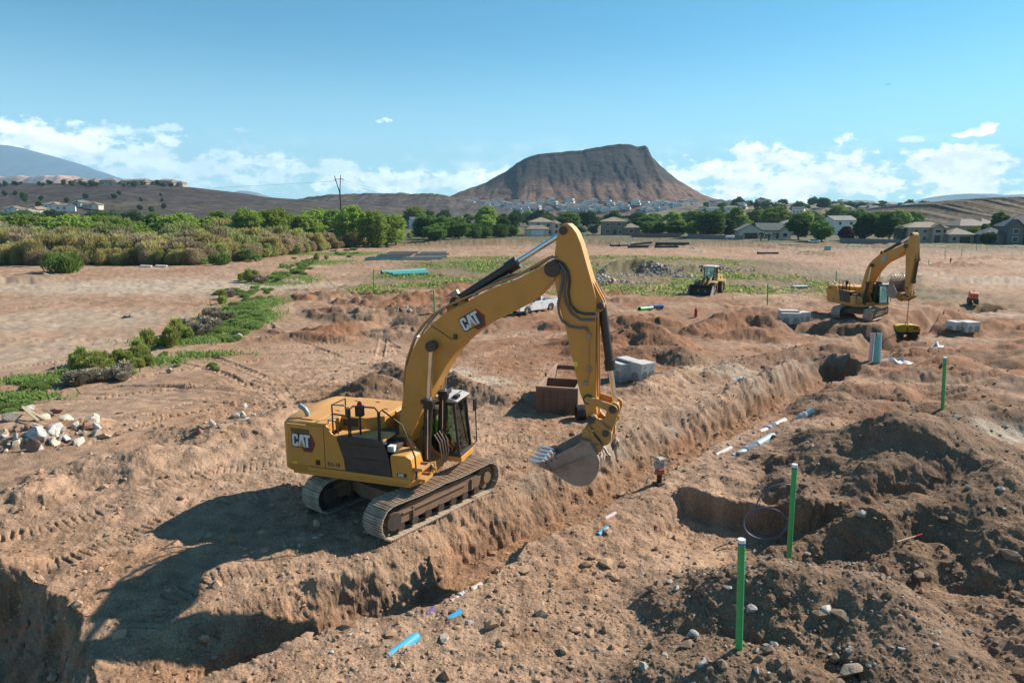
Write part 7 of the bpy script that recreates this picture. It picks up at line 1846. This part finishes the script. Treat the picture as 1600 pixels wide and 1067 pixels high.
# upright pipe stubs by the end of the trench
for (b, t, mt, lab) in (((1360, 564), (1366, 521), PINK, 'pale pink pipe standing upright at the end of the trench'), ((1367, 567), (1371, 527), TEAL, 'green pipe standing between the pink and the blue pipe'), ((1373.5, 567), (1376, 521), LBLUE, 'pale blue pipe standing upright right of the green one')):
    p = GT(*b); tx, ty = G(t[0], t[1], 0); 
    # height so that the top meets its sight line
    k = None
    for h in np.linspace(.5, 3.0, 60):
        gx, gy = G(t[0], t[1], p.z + h)
        if gy <= p.y + .12: k = h; break
    h = k or 1.7; gx, gy = G(t[0], t[1], p.z + h)
    root = empty('upright_pipe', p, 0, lab, 'pipe', 'upright pipe stubs'); m = MB(); m.pipe((0, 0, -.3), (gx - p.x, .1, h), .115, .098, 18); m.build('pipe_wall', mt, root)
    m = MB(); m.pipe(((gx - p.x) * .9, .09, h * .9), (gx - p.x, .1, h + .01), .128, .112, 18); m.build('socket', mt, root)
# pipes laid in the trench
WRAP = paint('white_plastic_film', (.72, .69, .68), .35, dust=.25)
for a, b, r_, mt, wr, lab in (((1156, 706), (1208, 681), .15, LBLUE, WRAP, 'pale blue pipe with a white wrap lying along the trench floor'), ((1193, 671), (1226, 657), .14, PINK, WRAP, 'pinkish wrapped pipe in the trench beyond the pale blue one'), ((1248, 653), (1271, 641), .14, LBLUE, WRAP, 'short blue wrapped pipe end furthest along the trench'), ((1122, 708), (1142, 700), .10, PINK, None, 'bit of pink pipe showing in the trench floor left of the pale blue one'),
                          ((613, 1018), (652, 994), .12, BLUE, None, 'bright blue pipe half out of the dirt in the near trench'), ((704, 964), (720, 956), .11, BLUE, None, 'short bright blue pipe end at the edge of the bucket shadow'), ((712, 933), (752, 913), .09, PINK, WRAP, 'pinkish pipe along the near trench beside the bucket shadow'), ((669, 957), (679, 951), .08, PURP, None, 'bit of purple pipe inside the bucket shadow'),
                          ((937, 832), (949, 825), .08, BLUE, None, 'small bright blue pipe end on the trench edge at centre'), ((948, 808), (962, 802), .08, PINK, None, 'small pink pipe end in the trench below the bucket')):
    pa, pb = GT(*a), GT(*b); dv = (pb - pa) * .18; pa = pa - dv; pa.z = TZ(pa.x, pa.y) - r_ * .5; pipe_thing('buried_pipe', up(pa, -r_ * .25), up(pb, -r_ * .1), r_, mt, lab, None, None, wr)

# ---------------------------------------------------------------- marker posts
def sight_h(px_top, py_top, p):
    """height above p of the sight line through a pixel, at p's distance"""
    lo, hi = 0., 12.
    for _ in range(40):
        h = (lo + hi) / 2; gx, gy = G(px_top, py_top, p.z + h)
        if p.z + h >= CAM_H - .02 or gy < p.y: hi = h
        else: lo = h
    return (lo + hi) / 2
def marker(b, t, r, label, group, cap=True):
    p = GT(*b); h = sight_h(t[0], t[1], p); gx, gy = G(t[0], t[1], p.z + h); lean = Vector((max(-.3, min(.3, gx - p.x)), 0, h))
    root = empty('marker_post', p, 0, label, 'marker post', group); m = MB(); m.cyl((-lean.x * .08, 0, -.3), lean * .965, r, 18); m.build('post', GPVC, root)
    if cap:
        m = MB(); m.cyl(lean * .955, lean * .972, r * 1.03, 18); m.build('blue_ring', DBLUE, root)
        m = MB(); m.cyl(lean * .972, lean, r * 1.05, 18); m.build('cap', WHITE, root)
marker((1155, 1013), (1159, 842), .066, 'nearest green marker post with a white cap at lower right', 'green marker posts')
marker((1232, 884), (1242, 725), .066, 'green marker post beside the black hose loops', 'green marker posts')
marker((1473, 639), (1477, 558), .066, 'green marker post behind the big spoil heap on the right', 'green marker posts')
for b, t, lab in (((584, 454), (583.5, 420), 'green marker post below the teal pipes'), ((679, 491), (677.5, 453), 'green marker post left of the boom emblem'), ((1199, 476), (1200, 443), 'green marker post right of the wheel loader'), ((1306.5, 440), (1307, 423), 'green marker post just behind the tail of the far excavator'),
                 ((1451.5, 414), (1451.5, 406), 'shortest far marker post, right of the far boom'), ((1477, 406), (1477, 391), 'far marker post left of the small red hydrant'), ((1503, 402), (1503.5, 388), 'far marker post right of the small red hydrant'), ((1526, 392), (1526, 381), 'far marker post second from the right'), ((1542, 392), (1542.5, 381), 'rightmost far marker post before the stone house')):
    marker(b, t, .07, lab, 'green marker posts', False)
# far white utility markers by the wall
for px in (1327, 1360):
    p = GT(px, 379); root = empty('marker_stake', p, 0, 'thin white stake before the far grey block wall, %s of two' % ('left' if px < 1340 else 'right'), 'stake', 'white stakes by the far wall'); m = MB(); m.cyl((0, 0, 0), (0, 0, 1.5), .06, 8); m.build('stake_pole', WHITE, root)
# hydrants
def hydrant(p, label):
    root = empty('fire_hydrant', p, 0, label, 'hydrant', 'red hydrants'); RD = paint('hydrant_red', (.42, .025, .03), .45)
    m = MB(); m.cyl((0, 0, -.2), (0, 0, .5), .09, 14); m.cyl((0, 0, .05), (0, 0, .1), .17, 14); m.build('riser', GREYG, root)
    m = MB(); m.cyl((0, 0, .5), (0, 0, .56), .2, 16); m.cyl((0, 0, .56), (0, 0, 1.0), .14, 16); m.cyl((0, 0, 1.0), (0, 0, 1.06), .18, 16); m.cyl((0, 0, 1.06), (0, 0, 1.2), .14, 16, .07); m.cyl((0, 0, 1.2), (0, 0, 1.28), .04, 8); m.build('barrel', RD, root)
    for y in (-1, 1): m = MB(); m.cyl((0, y * .1, .82), (0, y * .25, .82), .08, 12); m.build('outlet', RD, root)
hydrant(up(GT(1087, 497), -.3), 'red fire hydrant standing in the dug ground left of the dirt banks'); hydrant(GT(1485, 412), 'small red hydrant among the far marker posts')

# ---------------------------------------------------------------- rammer in the trench, hose loops, stake
def rammer(p, label):
    root = empty('trench_rammer', p, R(115), label, 'rammer'); root.scale = (.88,) * 3
    m = MB(); m.prism_y([(-.16, 0), (.2, .0), (.24, .05), (.12, .09), (-.14, .09)], .14, -.14); m.build('foot_plate', DARKSTEEL, root)
    m = MB(); 
    for k in range(7): m.cyl((.0, 0, .12 + k * .045), (-.005, 0, .15 + k * .045), .10, 14)
    m.cyl((0, 0, .08), (-.01, 0, .45), .085, 14); m.build('bellows', BLACK, root)
    m = MB(); m.box((0, 0, .52), (.24, .26, .2)); m.cyl((0, -.16, .5), (0, .16, .5), .1, 14); m.build('gear_case', paint('dull_orange', (.40, .085, .03), .6, dust=.4), root, bevel=.02)
    m = MB(); m.box((.05, 0, .74), (.26, .28, .24)); m.build('engine', paint('engine_grey', (.30, .31, .33), .5, metal=.3), root, bevel=.02)
    m = MB(); m.box((0, 0, .95), (.3, .26, .16)); m.build('fuel_tank', paint('tank_grey', (.40, .40, .39), .5, dust=.5), root, bevel=.04)
    m = MB(); m.tube([(.25, -.2, .7), (.3, -.2, 1.02), (-.2, -.2, 1.08), (-.42, -.2, .92), (-.42, .2, .92), (-.2, .2, 1.08), (.3, .2, 1.02), (.25, .2, .7), (.25, -.2, .7)], .018, 8); m.build('handle', BLACK, root)
rammer(GT(1030, 757), 'white and orange trench rammer standing against the trench wall')
HOSE = paint('hose_loop', (.13, .115, .16), .28)  # purple-black hose, colour lightened to paint in its pale sheen
def loops():
    p = GT(1216, 845); Y = p.y - .1
    def q(px, py, dy=0.0):
        t = (Y + dy) / (math.cos(PITCH) - (py - 533.5) / 1067 * math.sin(PITCH)); u = (px - 800) / 1067; v = (py - 533.5) / 1067
        return Vector((u * t, Y + dy, CAM_H + t * (-math.sin(PITCH) - v * math.cos(PITCH))))
    pts = []
    for i in range(15): a = math.radians(200 - i * 18); pts.append(q(1224 + 44 * math.cos(a), 802 - 46 * math.sin(a), .55 + .02 * i))
    m = MB(); m.tube(pts, .024, 8); a = tag(m.build('hose_loop', HOSE), 'large open loop of black hose standing behind the green post', 'hose', 'black hose loops')
    pts = []
    for i in range(26): a = math.radians(20 + i * 14.4); pts.append(q(1196 + 34.5 * math.cos(a) + .05 * i, 818 - 24.5 * math.sin(a) - .12 * i * (i > 20), .10 - .006 * i + .25 * math.sin(a)))
    m = MB(); m.tube(pts, .024, 8); tag(m.build('hose_loop', HOSE), 'smaller closed loop of black hose left of the green post', 'hose', 'black hose loops')
loops()
p0, p1 = up(GT(1402, 853), .12), up(GT(1440, 846), .22); root = empty('survey_stake', p0, 0, 'wooden survey stake with a red tip lying on the dark spoil', 'stake'); d = p1 - p0
m = MB(); m.bar((0, 0, 0), d * .72, .045, .02); m.build('lath', paint('pine_wood', (.48, .33, .20), .8), root); m = MB(); m.bar(d * .72, d, .046, .021); m.build('red_tip', REDP, root)

# ---------------------------------------------------------------- stones
def rock_mesh(seed, flat=.75, sub=3):
    bm = bmesh.new(); bmesh.ops.create_icosphere(bm, subdivisions=sub, radius=1.0); rg = random.Random(seed)
    planes = [(Vector((rg.gauss(0, 1), rg.gauss(0, 1), rg.gauss(0, 1))).normalized(), rg.uniform(.42, .80)) for _ in range(14)]
    V = np.array([v.co for v in bm.verts]); nz = 1 + .10 * perlin(V[:, 0] * 2 + seed, V[:, 1] * 2 + V[:, 2] * 1.7, seed) + .05 * perlin(V[:, 0] * 6 + V[:, 2] * 3, V[:, 1] * 6 - V[:, 2] * 2, seed + 5)
    for v, k in zip(bm.verts, nz):
        c = v.co.copy()
        for n_, d in planes:
            e = c.dot(n_) - d
            if e > 0: c -= n_ * e * .97
        c *= k; v.co = (c.x * rg2[seed % 7], c.y, c.z * flat)
    me = bpy.data.meshes.new('rock'); bm.to_mesh(me); bm.free(); me.polygons.foreach_set('use_smooth', [True] * len(me.polygons)); me.set_sharp_from_angle(angle=R(28)); return me
rg2 = (1.25, 1.1, 1.4, 1.2, 1.05, 1.5, 1.3)
ROCKC = {'white': paint('rock_white', (.52, .50, .48), .9, col2=(.30, .29, .28), dust=.55, scale=1.6, bump=.03, bscale=6), 'tan': paint('rock_tan', (.42, .33, .23), .9, col2=(.3, .22, .15), dust=.3, scale=1.6, bump=.03, bscale=6), 'grey': paint('rock_grey', (.30, .27, .24), .9, col2=(.22, .2, .17), dust=.4, scale=1.6, bump=.03, bscale=6), 'red': paint('rock_red', (.25, .13, .09), .9, dust=.3, scale=1.6, bump=.03, bscale=6), 'cream': paint('rock_cream', (.66, .55, .42), .85, col2=(.5, .4, .3), dust=.3, scale=1.6, bump=.03, bscale=6), 'dark': paint('rock_dark', (.10, .085, .07), .9, dust=.3, scale=1.6, bump=.03, bscale=6)}
def rock(px, py, r, c, label, flat=.75, seed=None, rz=None, sink=.35, group='boulders'):
    me = rock_mesh(seed if seed is not None else int(px * 7 + py), flat); me.materials.append(ROCKC[c])
    p = GT(px, py); o = bpy.data.objects.new('boulder', me); link(o); o.location = (p.x, p.y, p.z + r * .78 * flat * (1 - sink) - .03); o.scale = (r * .78,) * 3; o.rotation_euler = (random.uniform(-.15, .15), random.uniform(-.15, .15), rz if rz is not None else random.uniform(0, 6)); tag(o, label, 'boulder', group)
for a in ((18, 657, .50, 'grey', 'rounded grey brown boulder at the left edge, largest of the stone cluster', .72, 3), (58, 688, .50, 'white', 'big pointed white boulder in front of the stone cluster', .9, 12), (84, 676, .42, 'white', 'upright pale grey boulder right of the big pointed white one', 1.0, 9), (102, 686, .36, 'white', 'low flat white boulder at the right of the stone cluster', .55, 23),
          (46, 640, .30, 'white', 'pale boulder at the back of the stone cluster', .8, 31), (68, 655, .36, 'cream', 'pinkish cream boulder in the middle of the stone cluster', .7, 44), (90, 645, .32, 'red', 'red brown boulder at the back right of the stone cluster', .8, 55), (78, 650, .2, 'dark', 'small dark stone between the cream and the red boulder', .8, 61), (146, 659, .38, 'cream', 'single cream boulder right of the stone cluster', .85, 72), (6, 682, .34, 'tan', 'tan boulder at the left edge below the grey one', .8, 81), (163, 683, .30, 'tan', 'tan flat boulder half buried right of the stone cluster', .6, 93),
          (27, 686, .13, 'white', 'small white stone before the tan boulder', .7, 101), (372, 528, .35, 'white', 'small pointed white rock at the end of the green weeds', 1.0, 112), (264, 581, .3, 'tan', 'small tan rock below the round weeds', .7, 121), (345, 497, .42, 'white', 'white rock among the dry brush', .7, 131), (382, 637, .24, 'white', 'white grey rock behind the excavator tail, upper one', .8, 141), (384, 658, .26, 'cream', 'cream rock behind the excavator tail, lower one', .6, 152), (196, 664, .16, 'grey', 'small grey rock right of the single cream boulder', .8, 163),
          (1085, 993, .16, 'white', 'small white rock left of the nearest green post', .8, 171), (695, 1000, .17, 'cream', 'pale rock beside the near blue pipe', .8, 181), (1010, 640, .26, 'cream', 'cream stone on the tracked ground right of the bucket', .45, 191), (1330, 1050, .22, 'tan', 'round tan stone at the foot of the front spoil pile', .8, 201), (1303, 893, .10, 'cream', 'small reddish cream stone on the crest of the front pile', .8, 211), (1496, 655, .26, 'grey', 'grey boulder on the shoulder of the big spoil heap', .8, 221), (1418, 800, .15, 'grey', 'grey stone on the dark middle bank', .8, 231), (648, 622, .28, 'white', 'pale boulder just behind the excavator hood', .7, 241)):
    px, py, r_, c, lab, fl, sd = a; rock(px, py, r_, c, lab, fl, sd)
p0, p1 = up(GT(38, 652), .45), up(GT(60, 662), .15); root = empty('wooden_board', p0, 0, 'weathered board leaning among the stones at the left', 'board'); m = MB(); m.bar((0, 0, 0), p1 - p0, .12, .03); m.build('plank', paint('old_wood', (.42, .33, .22), .85), root)
m = MB(); m.bar((-.1, .1, .02), (p1 - p0) * .7 + Vector((.3, .1, -.1)), .10, .03); m.build('plank', paint('old_wood', (.42, .33, .22), .85), root)

# loose clods and gravel: one mass each
def ico():
    bm = bmesh.new(); bmesh.ops.create_icosphere(bm, subdivisions=1, radius=1.0); V = np.array([v.co for v in bm.verts]); Fc = np.array([[v.index for v in f.verts] for f in bm.faces]); bm.free(); return V, Fc
IV, IF = ico()
def scatter(name, pts, sizes, mats, label, seed, flat=(.5, .9), mi=None, smooth=False, sub=None):
    rg = np.random.default_rng(seed); n = len(pts); nv, nf = len(IV), len(IF)
    s3 = sizes[:, None] * np.stack([rg.uniform(.7, 1.4, n), rg.uniform(.7, 1.2, n), rg.uniform(flat[0], flat[1], n)], 1)
    jit = 1 + rg.uniform(-.42, .30, (n, nv, 1)); a = rg.uniform(0, 6.28, n); ca, sa = np.cos(a)[:, None], np.sin(a)[:, None]
    L = IV[None] * jit * s3[:, None, :]; X = L[..., 0] * ca - L[..., 1] * sa; Yv = L[..., 0] * sa + L[..., 1] * ca
    co = np.stack([X + pts[:, 0:1], Yv + pts[:, 1:2], L[..., 2] + pts[:, 2:3] + sizes[:, None] * .12], -1).reshape(-1, 3)
    fc = (IF[None] + (np.arange(n) * nv)[:, None, None]).reshape(-1, 3); nq = len(fc)
    me = bpy.data.meshes.new(name); me.vertices.add(len(co)); me.vertices.foreach_set('co', co.ravel()); me.loops.add(nq * 3); me.polygons.add(nq); me.polygons.foreach_set('loop_start', np.arange(nq) * 3); me.loops.foreach_set('vertex_index', fc.ravel())
    if mi is not None: me.polygons.foreach_set('material_index', np.repeat(mi, nf))
    me.update(calc_edges=True); me.shade_flat()
    for m_ in mats: me.materials.append(m_)
    o = bpy.data.objects.new(name, me); link(o)
    if label: tag(o, label, None, None, 'stuff')
    return o
CL = [paint('clod_tan', (.37, .235, .145), .95), paint('clod_brown', (.27, .150, .085), .95), paint('clod_dark', (.185, .125, .082), .95)]
ST = [paint('gravel_grey', (.30, .27, .24), .85), paint('gravel_pale', (.46, .42, .37), .8), paint('gravel_brown', (.19, .14, .10), .9)]
def clods():
    rg = np.random.default_rng(77); n = 90000
    dep = np.radians(rg.uniform(6.5, 44, n)); r = CAM_H / np.tan(dep); th = np.radians(rg.uniform(-42, 42, n)); x = r * np.sin(th); y = r * np.cos(th)
    z, red, dark, rough, flo = terrain(x, y, True)
    keep = rg.random(n) < np.clip(rough * .15 - .01, .004, .2) * sstep(r, 75, 30); x, y, z, red, dark, r = x[keep], y[keep], z[keep], red[keep], dark[keep], r[keep]; n = len(x)
    s = .012 + .05 * rg.random(n) ** 5 + .14 * (rg.random(n) ** 30) + .0007 * r; mi = np.where(dark > .4, 2, np.where(rg.random(n) < .35 + red * .6, 1, 0))
    scatter('clods', np.stack([x, y, z], 1), s, CL, 'loose clods of dirt strewn over the dug ground', 4, mi=mi)
    n = 60000; dep = np.radians(rg.uniform(9, 44, n)); r = CAM_H / np.tan(dep); th = np.radians(rg.uniform(-42, 42, n)); x = r * np.sin(th); y = r * np.cos(th)
    z, red, dark, rough, flo = terrain(x, y, True)
    keep = rg.random(n) < np.clip(.008 + .07 * dark + .012 * rough * (x > 0), 0, .2); x, y, z, r, dark = x[keep], y[keep], z[keep], r[keep], dark[keep]; n = len(x)
    s = .010 + .03 * rg.random(n) ** 4 + .10 * (rg.random(n) ** 26) + .0005 * r; mi = rg.choice(3, n, p=(.42, .28, .30)); mi = np.where((dark > .3) & (mi == 1) & (rg.random(n) < .5), 0, mi)
    scatter('gravel', np.stack([x, y, z], 1), s, ST, 'grey and pale stones strewn over the spoil piles', 5, mi=mi)
clods()
def rubble(name, label, areas, n_parts, n_all, seed):
    rg = np.random.default_rng(seed); pts = []
    for (px, py, rx, ry, k) in areas:
        p = GT(px, py); pts.append(np.stack([p.x + rg.normal(size=k) * rx * .5, p.y + rg.normal(size=k) * ry * .5], 1))
    P = np.concatenate(pts); rg.shuffle(P); z = terrain(P[:, 0], P[:, 1], False)[0]; n = len(P)
    c = P.mean(0); root = empty(name, (c[0], c[1], float(z.min())), 0, label, 'rubble', 'heaps of broken rock'); off = np.array([c[0], c[1], float(z.min())])
    s = .08 + .24 * rg.random(n) ** 2.5
    V3 = np.stack([P[:, 0], P[:, 1], z + s * .15], 1) - off
    cols = ('white', 'grey', 'grey', 'cream', 'red')
    base = [rock_mesh(300 + k, .75, 2) for k in range(5)]
    for k, me in enumerate(base): me.materials.append(ROCKC[cols[k]])
    order = np.argsort(-s)
    for i in order[:n_parts]:
        o = bpy.data.objects.new('rock', base[int(rg.integers(0, 5))]); COL.objects.link(o); o.parent = root; o.location = V3[i]; o.scale = (s[i],) * 3; o.rotation_euler = tuple(rg.uniform(0, 6, 3))
    rest = order[n_parts:]
    o = scatter('small_rubble', V3[rest], s[rest] * .9, [ROCKC['white'], ROCKC['grey'], ROCKC['red']], None, seed + 1, mi=rg.choice(3, len(rest), p=(.45, .35, .2))); o.parent = root; o['kind'] = 'stuff'
rubble('rubble_heap', 'large heap of white and brown broken rock left of the wheel loader', ((975, 418, 4.5, 3.5, 700), (1000, 418, 5, 3.5, 700), (1030, 422, 4.5, 3, 500), (960, 430, 5, 1.6, 300), (1005, 430, 6, 1.2, 240)), 280, 0, 51)
rubble('rubble_heap', 'low spill of white stones in front of the large rubble heap', ((935, 436, 2.6, 1.6, 260), (955, 437, 3, 1.5, 220), (975, 442, 4, 1.0, 50)), 90, 0, 61)
rubble('rubble_heap', 'smaller rock heap directly behind the wheel loader', ((1068, 424, 2.6, 2.4, 260), (1085, 420, 3.5, 2.5, 240), (1120, 420, 5, 2.0, 220), (1140, 419, 4, 1.6, 60)), 110, 0, 71)
rubble('rubble_heap', 'far grey rubble heap left of the small teal cabinet', ((1265, 394, 4, 3, 120), (1285, 394, 4, 3, 110)), 70, 0, 81)
rubble('rubble_heap', 'scatter of white stones left of the pickup on the dug ground', ((640, 482, 1.6, .9, 26), (628, 484, 2.2, .8, 22)), 40, 0, 91)
rubble('rubble_heap', 'small broken stones strewn through the stone cluster at the left', ((55, 668, 2.0, .9, 30), (95, 690, 1.8, .8, 22), (20, 690, 1.2, .7, 14), (150, 672, 1.5, .7, 10)), 76, 0, 93)
rubble('rubble_heap', 'pale stones on the churned ground behind the excavator tail', ((388, 648, 1.2, .7, 7), (350, 668, 1.8, .5, 6)), 13, 0, 94)
rubble('rubble_heap', 'far heap of broken concrete by the valley trees', ((736, 371, 6, 3, 60), (725, 372, 6, 2, 40)), 60, 0, 95)
# crumpled sheets and litter
def litter(px, py, s, mat, label, group='litter', name='plastic_sheet'):
    rg = np.random.default_rng(int(px)); k = 7; p = GT(px, py); g = np.linspace(-1, 1, k); X, Yv = np.meshgrid(g, g); Z = np.abs(rg.normal(size=(k, k))) * .28 * (1.2 - np.hypot(X, Yv).clip(0, 1.1)) + .03
    V = [(float(a * s * 1.3 + rg.normal() * .06 * s), float(b * s * .7 + rg.normal() * .06 * s), float(c * s * 1.6)) for a, b, c in zip(X.ravel(), Yv.ravel(), Z.ravel())]
    F_ = [[i * k + j, i * k + j + 1, (i + 1) * k + j + 1, (i + 1) * k + j] for i in range(k - 1) for j in range(k - 1)]
    o = bpy.data.objects.new(name, mesh_from(name, V, F_, [mat], 30)); link(o); so = o.modifiers.new('solid', 'SOLIDIFY'); so.thickness = .01; o.location = p; o.rotation_euler = (0, 0, rg.uniform(0, 6)); tag(o, label, 'plastic sheet', group)
litter(1393, 566, .45, WRAP, 'crumpled white film left piece at the end of the open trench'); litter(1407, 567, .45, WRAP, 'crumpled white film right piece at the end of the open trench'); litter(1464, 542, .45, WRAP, 'white crumpled film lying on the windrow right of the trench'); litter(1083, 389, .9, paint('blue_tarp', (.10, .30, .50), .6), 'blue tarp at the right end of the black culvert pipes', name='tarp')
litter(690, 560, .12, WRAP, 'scrap of white plastic on the red clods beyond the boom'); litter(1156, 610, .35, WRAP, 'grey white film on the far lip of the trench')
litter(200, 497, .5, BPLAST, 'black scrap lying on the dirt lot at the left', name='tarp')
p = GT(1293, 391); root = empty('utility_cabinet', p, R(5), 'small teal utility cabinet right of the far rubble heap', 'cabinet'); m = MB(); m.box((0, 0, .65), (1.6, 1.0, 1.3)); m.build('cabinet_body', TEAL, root, bevel=.04); m = MB(); m.box((.82, 0, .65), (.05, .9, 1.2)); m.build('cabinet_door', LBLUE, root)
for i, (px, py) in enumerate(((75, 431), (88, 434), (60, 428))):
    a = GT(px, py); root = empty('scrap_board', up(a, .1), R(-25 + 20 * i), ('pale board on the dumped dirt, middle one', 'dark board at the right end of the dumped dirt', 'short board at the top of the dumped dirt')[i], 'board'); m = MB(); m.box((0, 0, .1), (2.2, .3, .06), (0, .2, 0)); m.build('plank', paint('old_wood', (.42, .33, .22), .85), root)
for i, px in enumerate((228, 252)):
    a = GT(px, 417); root = empty('concrete_slab', a, R(10), ('broken pale slab at the foot of the scrub, left one', 'broken pale slab at the foot of the scrub, right one')[i], 'slab'); m = MB(); m.box((0, 0, .15), (2.0, 1.0, .3), (0.06, .05, 0)); m.build('slab', CONC, root)

# ---------------------------------------------------------------- power pole, wires, tank, cars, aeroplane
def power_pole():
    Y = 330.; x = (537 - 800) / 1067 * Y; z0 = TZ(x, Y); WD = paint('pole_wood', (.045, .032, .025), .9)
    root = empty('power_pole', (x, Y, z0), 0, 'dark wooden power pole with a V shaped top behind the cottonwoods', 'power pole')
    f = zat(300, Y) - z0; t = zat(276, Y) - z0
    m = MB(); m.cyl((.4, 0, -1), (0, 0, f), .42, 10, .32); m.build('pole', WD, root)
    for xx, tt in ((-2.2, t - .4), (.75, t)): m = MB(); m.cyl((0, 0, f - .8), (xx, 0, tt), .24, 8, .17); m.build('fork_arm', WD, root)
    zc = zat(282, Y) - z0
    m = MB(); m.bar((-2.2, 0, zc - .2), (1.9, 0, zc + .2), .2, .22); m.build('cross_arm', WD, root)
    for xx in (-1.9, 1.7): m = MB(); m.cyl((xx, 0, zc - .9), (xx, 0, zc - .1), .1, 8); m.build('insulator', GREYG, root)
    wm = paint('wire', (.05, .05, .055), .5)
    A = Vector((x - 1.9, Y, z0 + zc - .9)); B = Vector((x + 1.7, Y, z0 + zc - .7))
    def wire(a, b, sag, lab):
        m = MB(); m.tube([a.lerp(b, i / 16) - Vector((0, 0, sag * 4 * (i / 16) * (1 - i / 16))) for i in range(17)], .035, 4); tag(m.build('power_line', wm), lab, 'power line', 'power lines')
    wire(A, Vector((-400, 290, z0 + zc - 4)), 5, 'power line running left from the forked pole'); wire(B, Vector((50, 700, 16)), 9, 'power line running right from the forked pole, upper one'); wire(A + Vector((.3, 0, 0)), Vector((40, 700, 10)), 9, 'power line running right from the forked pole, lower one')
power_pole()
def tank():
    Y = 285; x = (1137 - 800) / 1067 * Y; root = empty('propane_tank', (x, Y, TZ(x, Y)), 0, 'white propane tank before the gabled grey roofed house', 'tank')
    m = MB(); m.cyl((-1.6, 0, 1.6), (1.6, 0, 1.6), .5, 18); m.cyl((-1.85, 0, 1.6), (-1.6, 0, 1.6), .25, 18, .5); m.cyl((1.6, 0, 1.6), (1.85, 0, 1.6), .5, 18, .25); m.build('vessel', WHITE, root)
    for xx in (-1.1, 1.1): m = MB(); m.box((xx, 0, .5), (.2, .7, 1.3)); m.build('saddle', CONC, root)
tank()
def car(px, Y, rz, mat, label):
    x = (px - 800) / 1067 * Y; root = empty('parked_car', (x, Y, TZ(x, Y)), rz, label, 'car', 'cars parked at the far houses'); I = Matrix()
    for a, b in ((1.35, .72), (1.35, -.72), (-1.35, .72), (-1.35, -.72)): wheel(root, I, a, b, .33, .33, .22, STEEL)
    m = MB(); m.prism_y([(-2.2, .35), (2.2, .35), (2.25, .7), (1.3, .92), (-1.9, .95), (-2.25, .8)], .86, -.86); m.build('body', mat, root, bevel=.05)
    m = MB(); m.prism_y([(-1.7, .94), (1.2, .92), (.6, 1.42), (-1.2, 1.44)], .72, -.72); m.build('cabin_glass', WIN, root); m = MB(); m.box((-.3, 0, 1.455), (1.7, 1.36, .05)); m.build('roof', mat, root)
car(906, 330, R(10), WHITE, 'white car parked left of the pale feathery trees'); car(1268, 268, R(4), WHITE, 'white car on the drive left of the round green tree')
def plane():
    Y = 3000.; u = (1388 - 800) / 1067; v = (132 - 533.5) / 1067; t = Y / (math.cos(PITCH) - v * math.sin(PITCH))
    p = Vector((u * t, Y, CAM_H + t * (-math.sin(PITCH) - v * math.cos(PITCH)))); root = empty('aeroplane', p, R(170), 'tiny aeroplane flying high at the upper right', 'aeroplane'); root.scale = (.75,) * 3
    g = paint('aeroplane_grey', (.30, .33, .36), .5)
    m = MB(); m.tube([(12, 0, 0), (10, 0, .2), (0, 0, .3), (-8, 0, .5), (-12, 0, 1.0)], [.3, 1.3, 1.5, 1.2, .3], 12); m.build('fuselage', g, root)
    for s_ in (-1, 1):
        m = MB(); m.prism_z([(2.5, s_ * 1.2), (-2, s_ * 1.2), (-4.5, s_ * 12), (-3, s_ * 12)], -.1, .25); m.build('wing', g, root)
        m = MB(); m.prism_z([(-9, s_ * .5), (-11.5, s_ * .5), (-12.5, s_ * 4), (-11.2, s_ * 4)], .9, 1.1); m.build('tailplane', g, root)
    m = MB(); m.prism_y([(-8.5, 1), (-12, 1), (-13, 5), (-11.5, 5)], .15, -.15); m.build('tail_fin', g, root)
plane()
# pale pavement along the far edge, with its kerb
def pavement():
    CP = paint('pavement_concrete', (.40, .37, .34), .85); pts = [(px, Y) for px, Y in ((985, 262), (1100, 254), (1250, 246), (1400, 238), (1560, 232), (1700, 224))]
    m = MB()
    for i in range(len(pts) - 1):
        for k in range(10):
            (pa, Ya), (pb, Yb) = [(pts[i][0] + (pts[i + 1][0] - pts[i][0]) * t, pts[i][1] + (pts[i + 1][1] - pts[i][1]) * t) for t in (k / 10, (k + 1) / 10)]
            xa, xb = (pa - 800) / 1067 * Ya, (pb - 800) / 1067 * Yb; za, zb = TZ(xa, Ya) + .35, TZ(xb, Yb) + .35
            m.add([(xa, Ya - 1.2, za), (xb, Yb - 1.2, zb), (xb, Yb + 1.2, zb), (xa, Ya + 1.2, za), (xa, Ya - 1.2, za - .9), (xb, Yb - 1.2, zb - .9), (xb, Yb + 1.2, zb - .9), (xa, Ya + 1.2, za - .9)], [[0, 1, 2, 3], [0, 4, 5, 1], [3, 2, 6, 7]])
    tag(m.build('pavement', CP, None, None), 'pale concrete pavement along the far edge of the site', None, None, 'structure')
pavement()
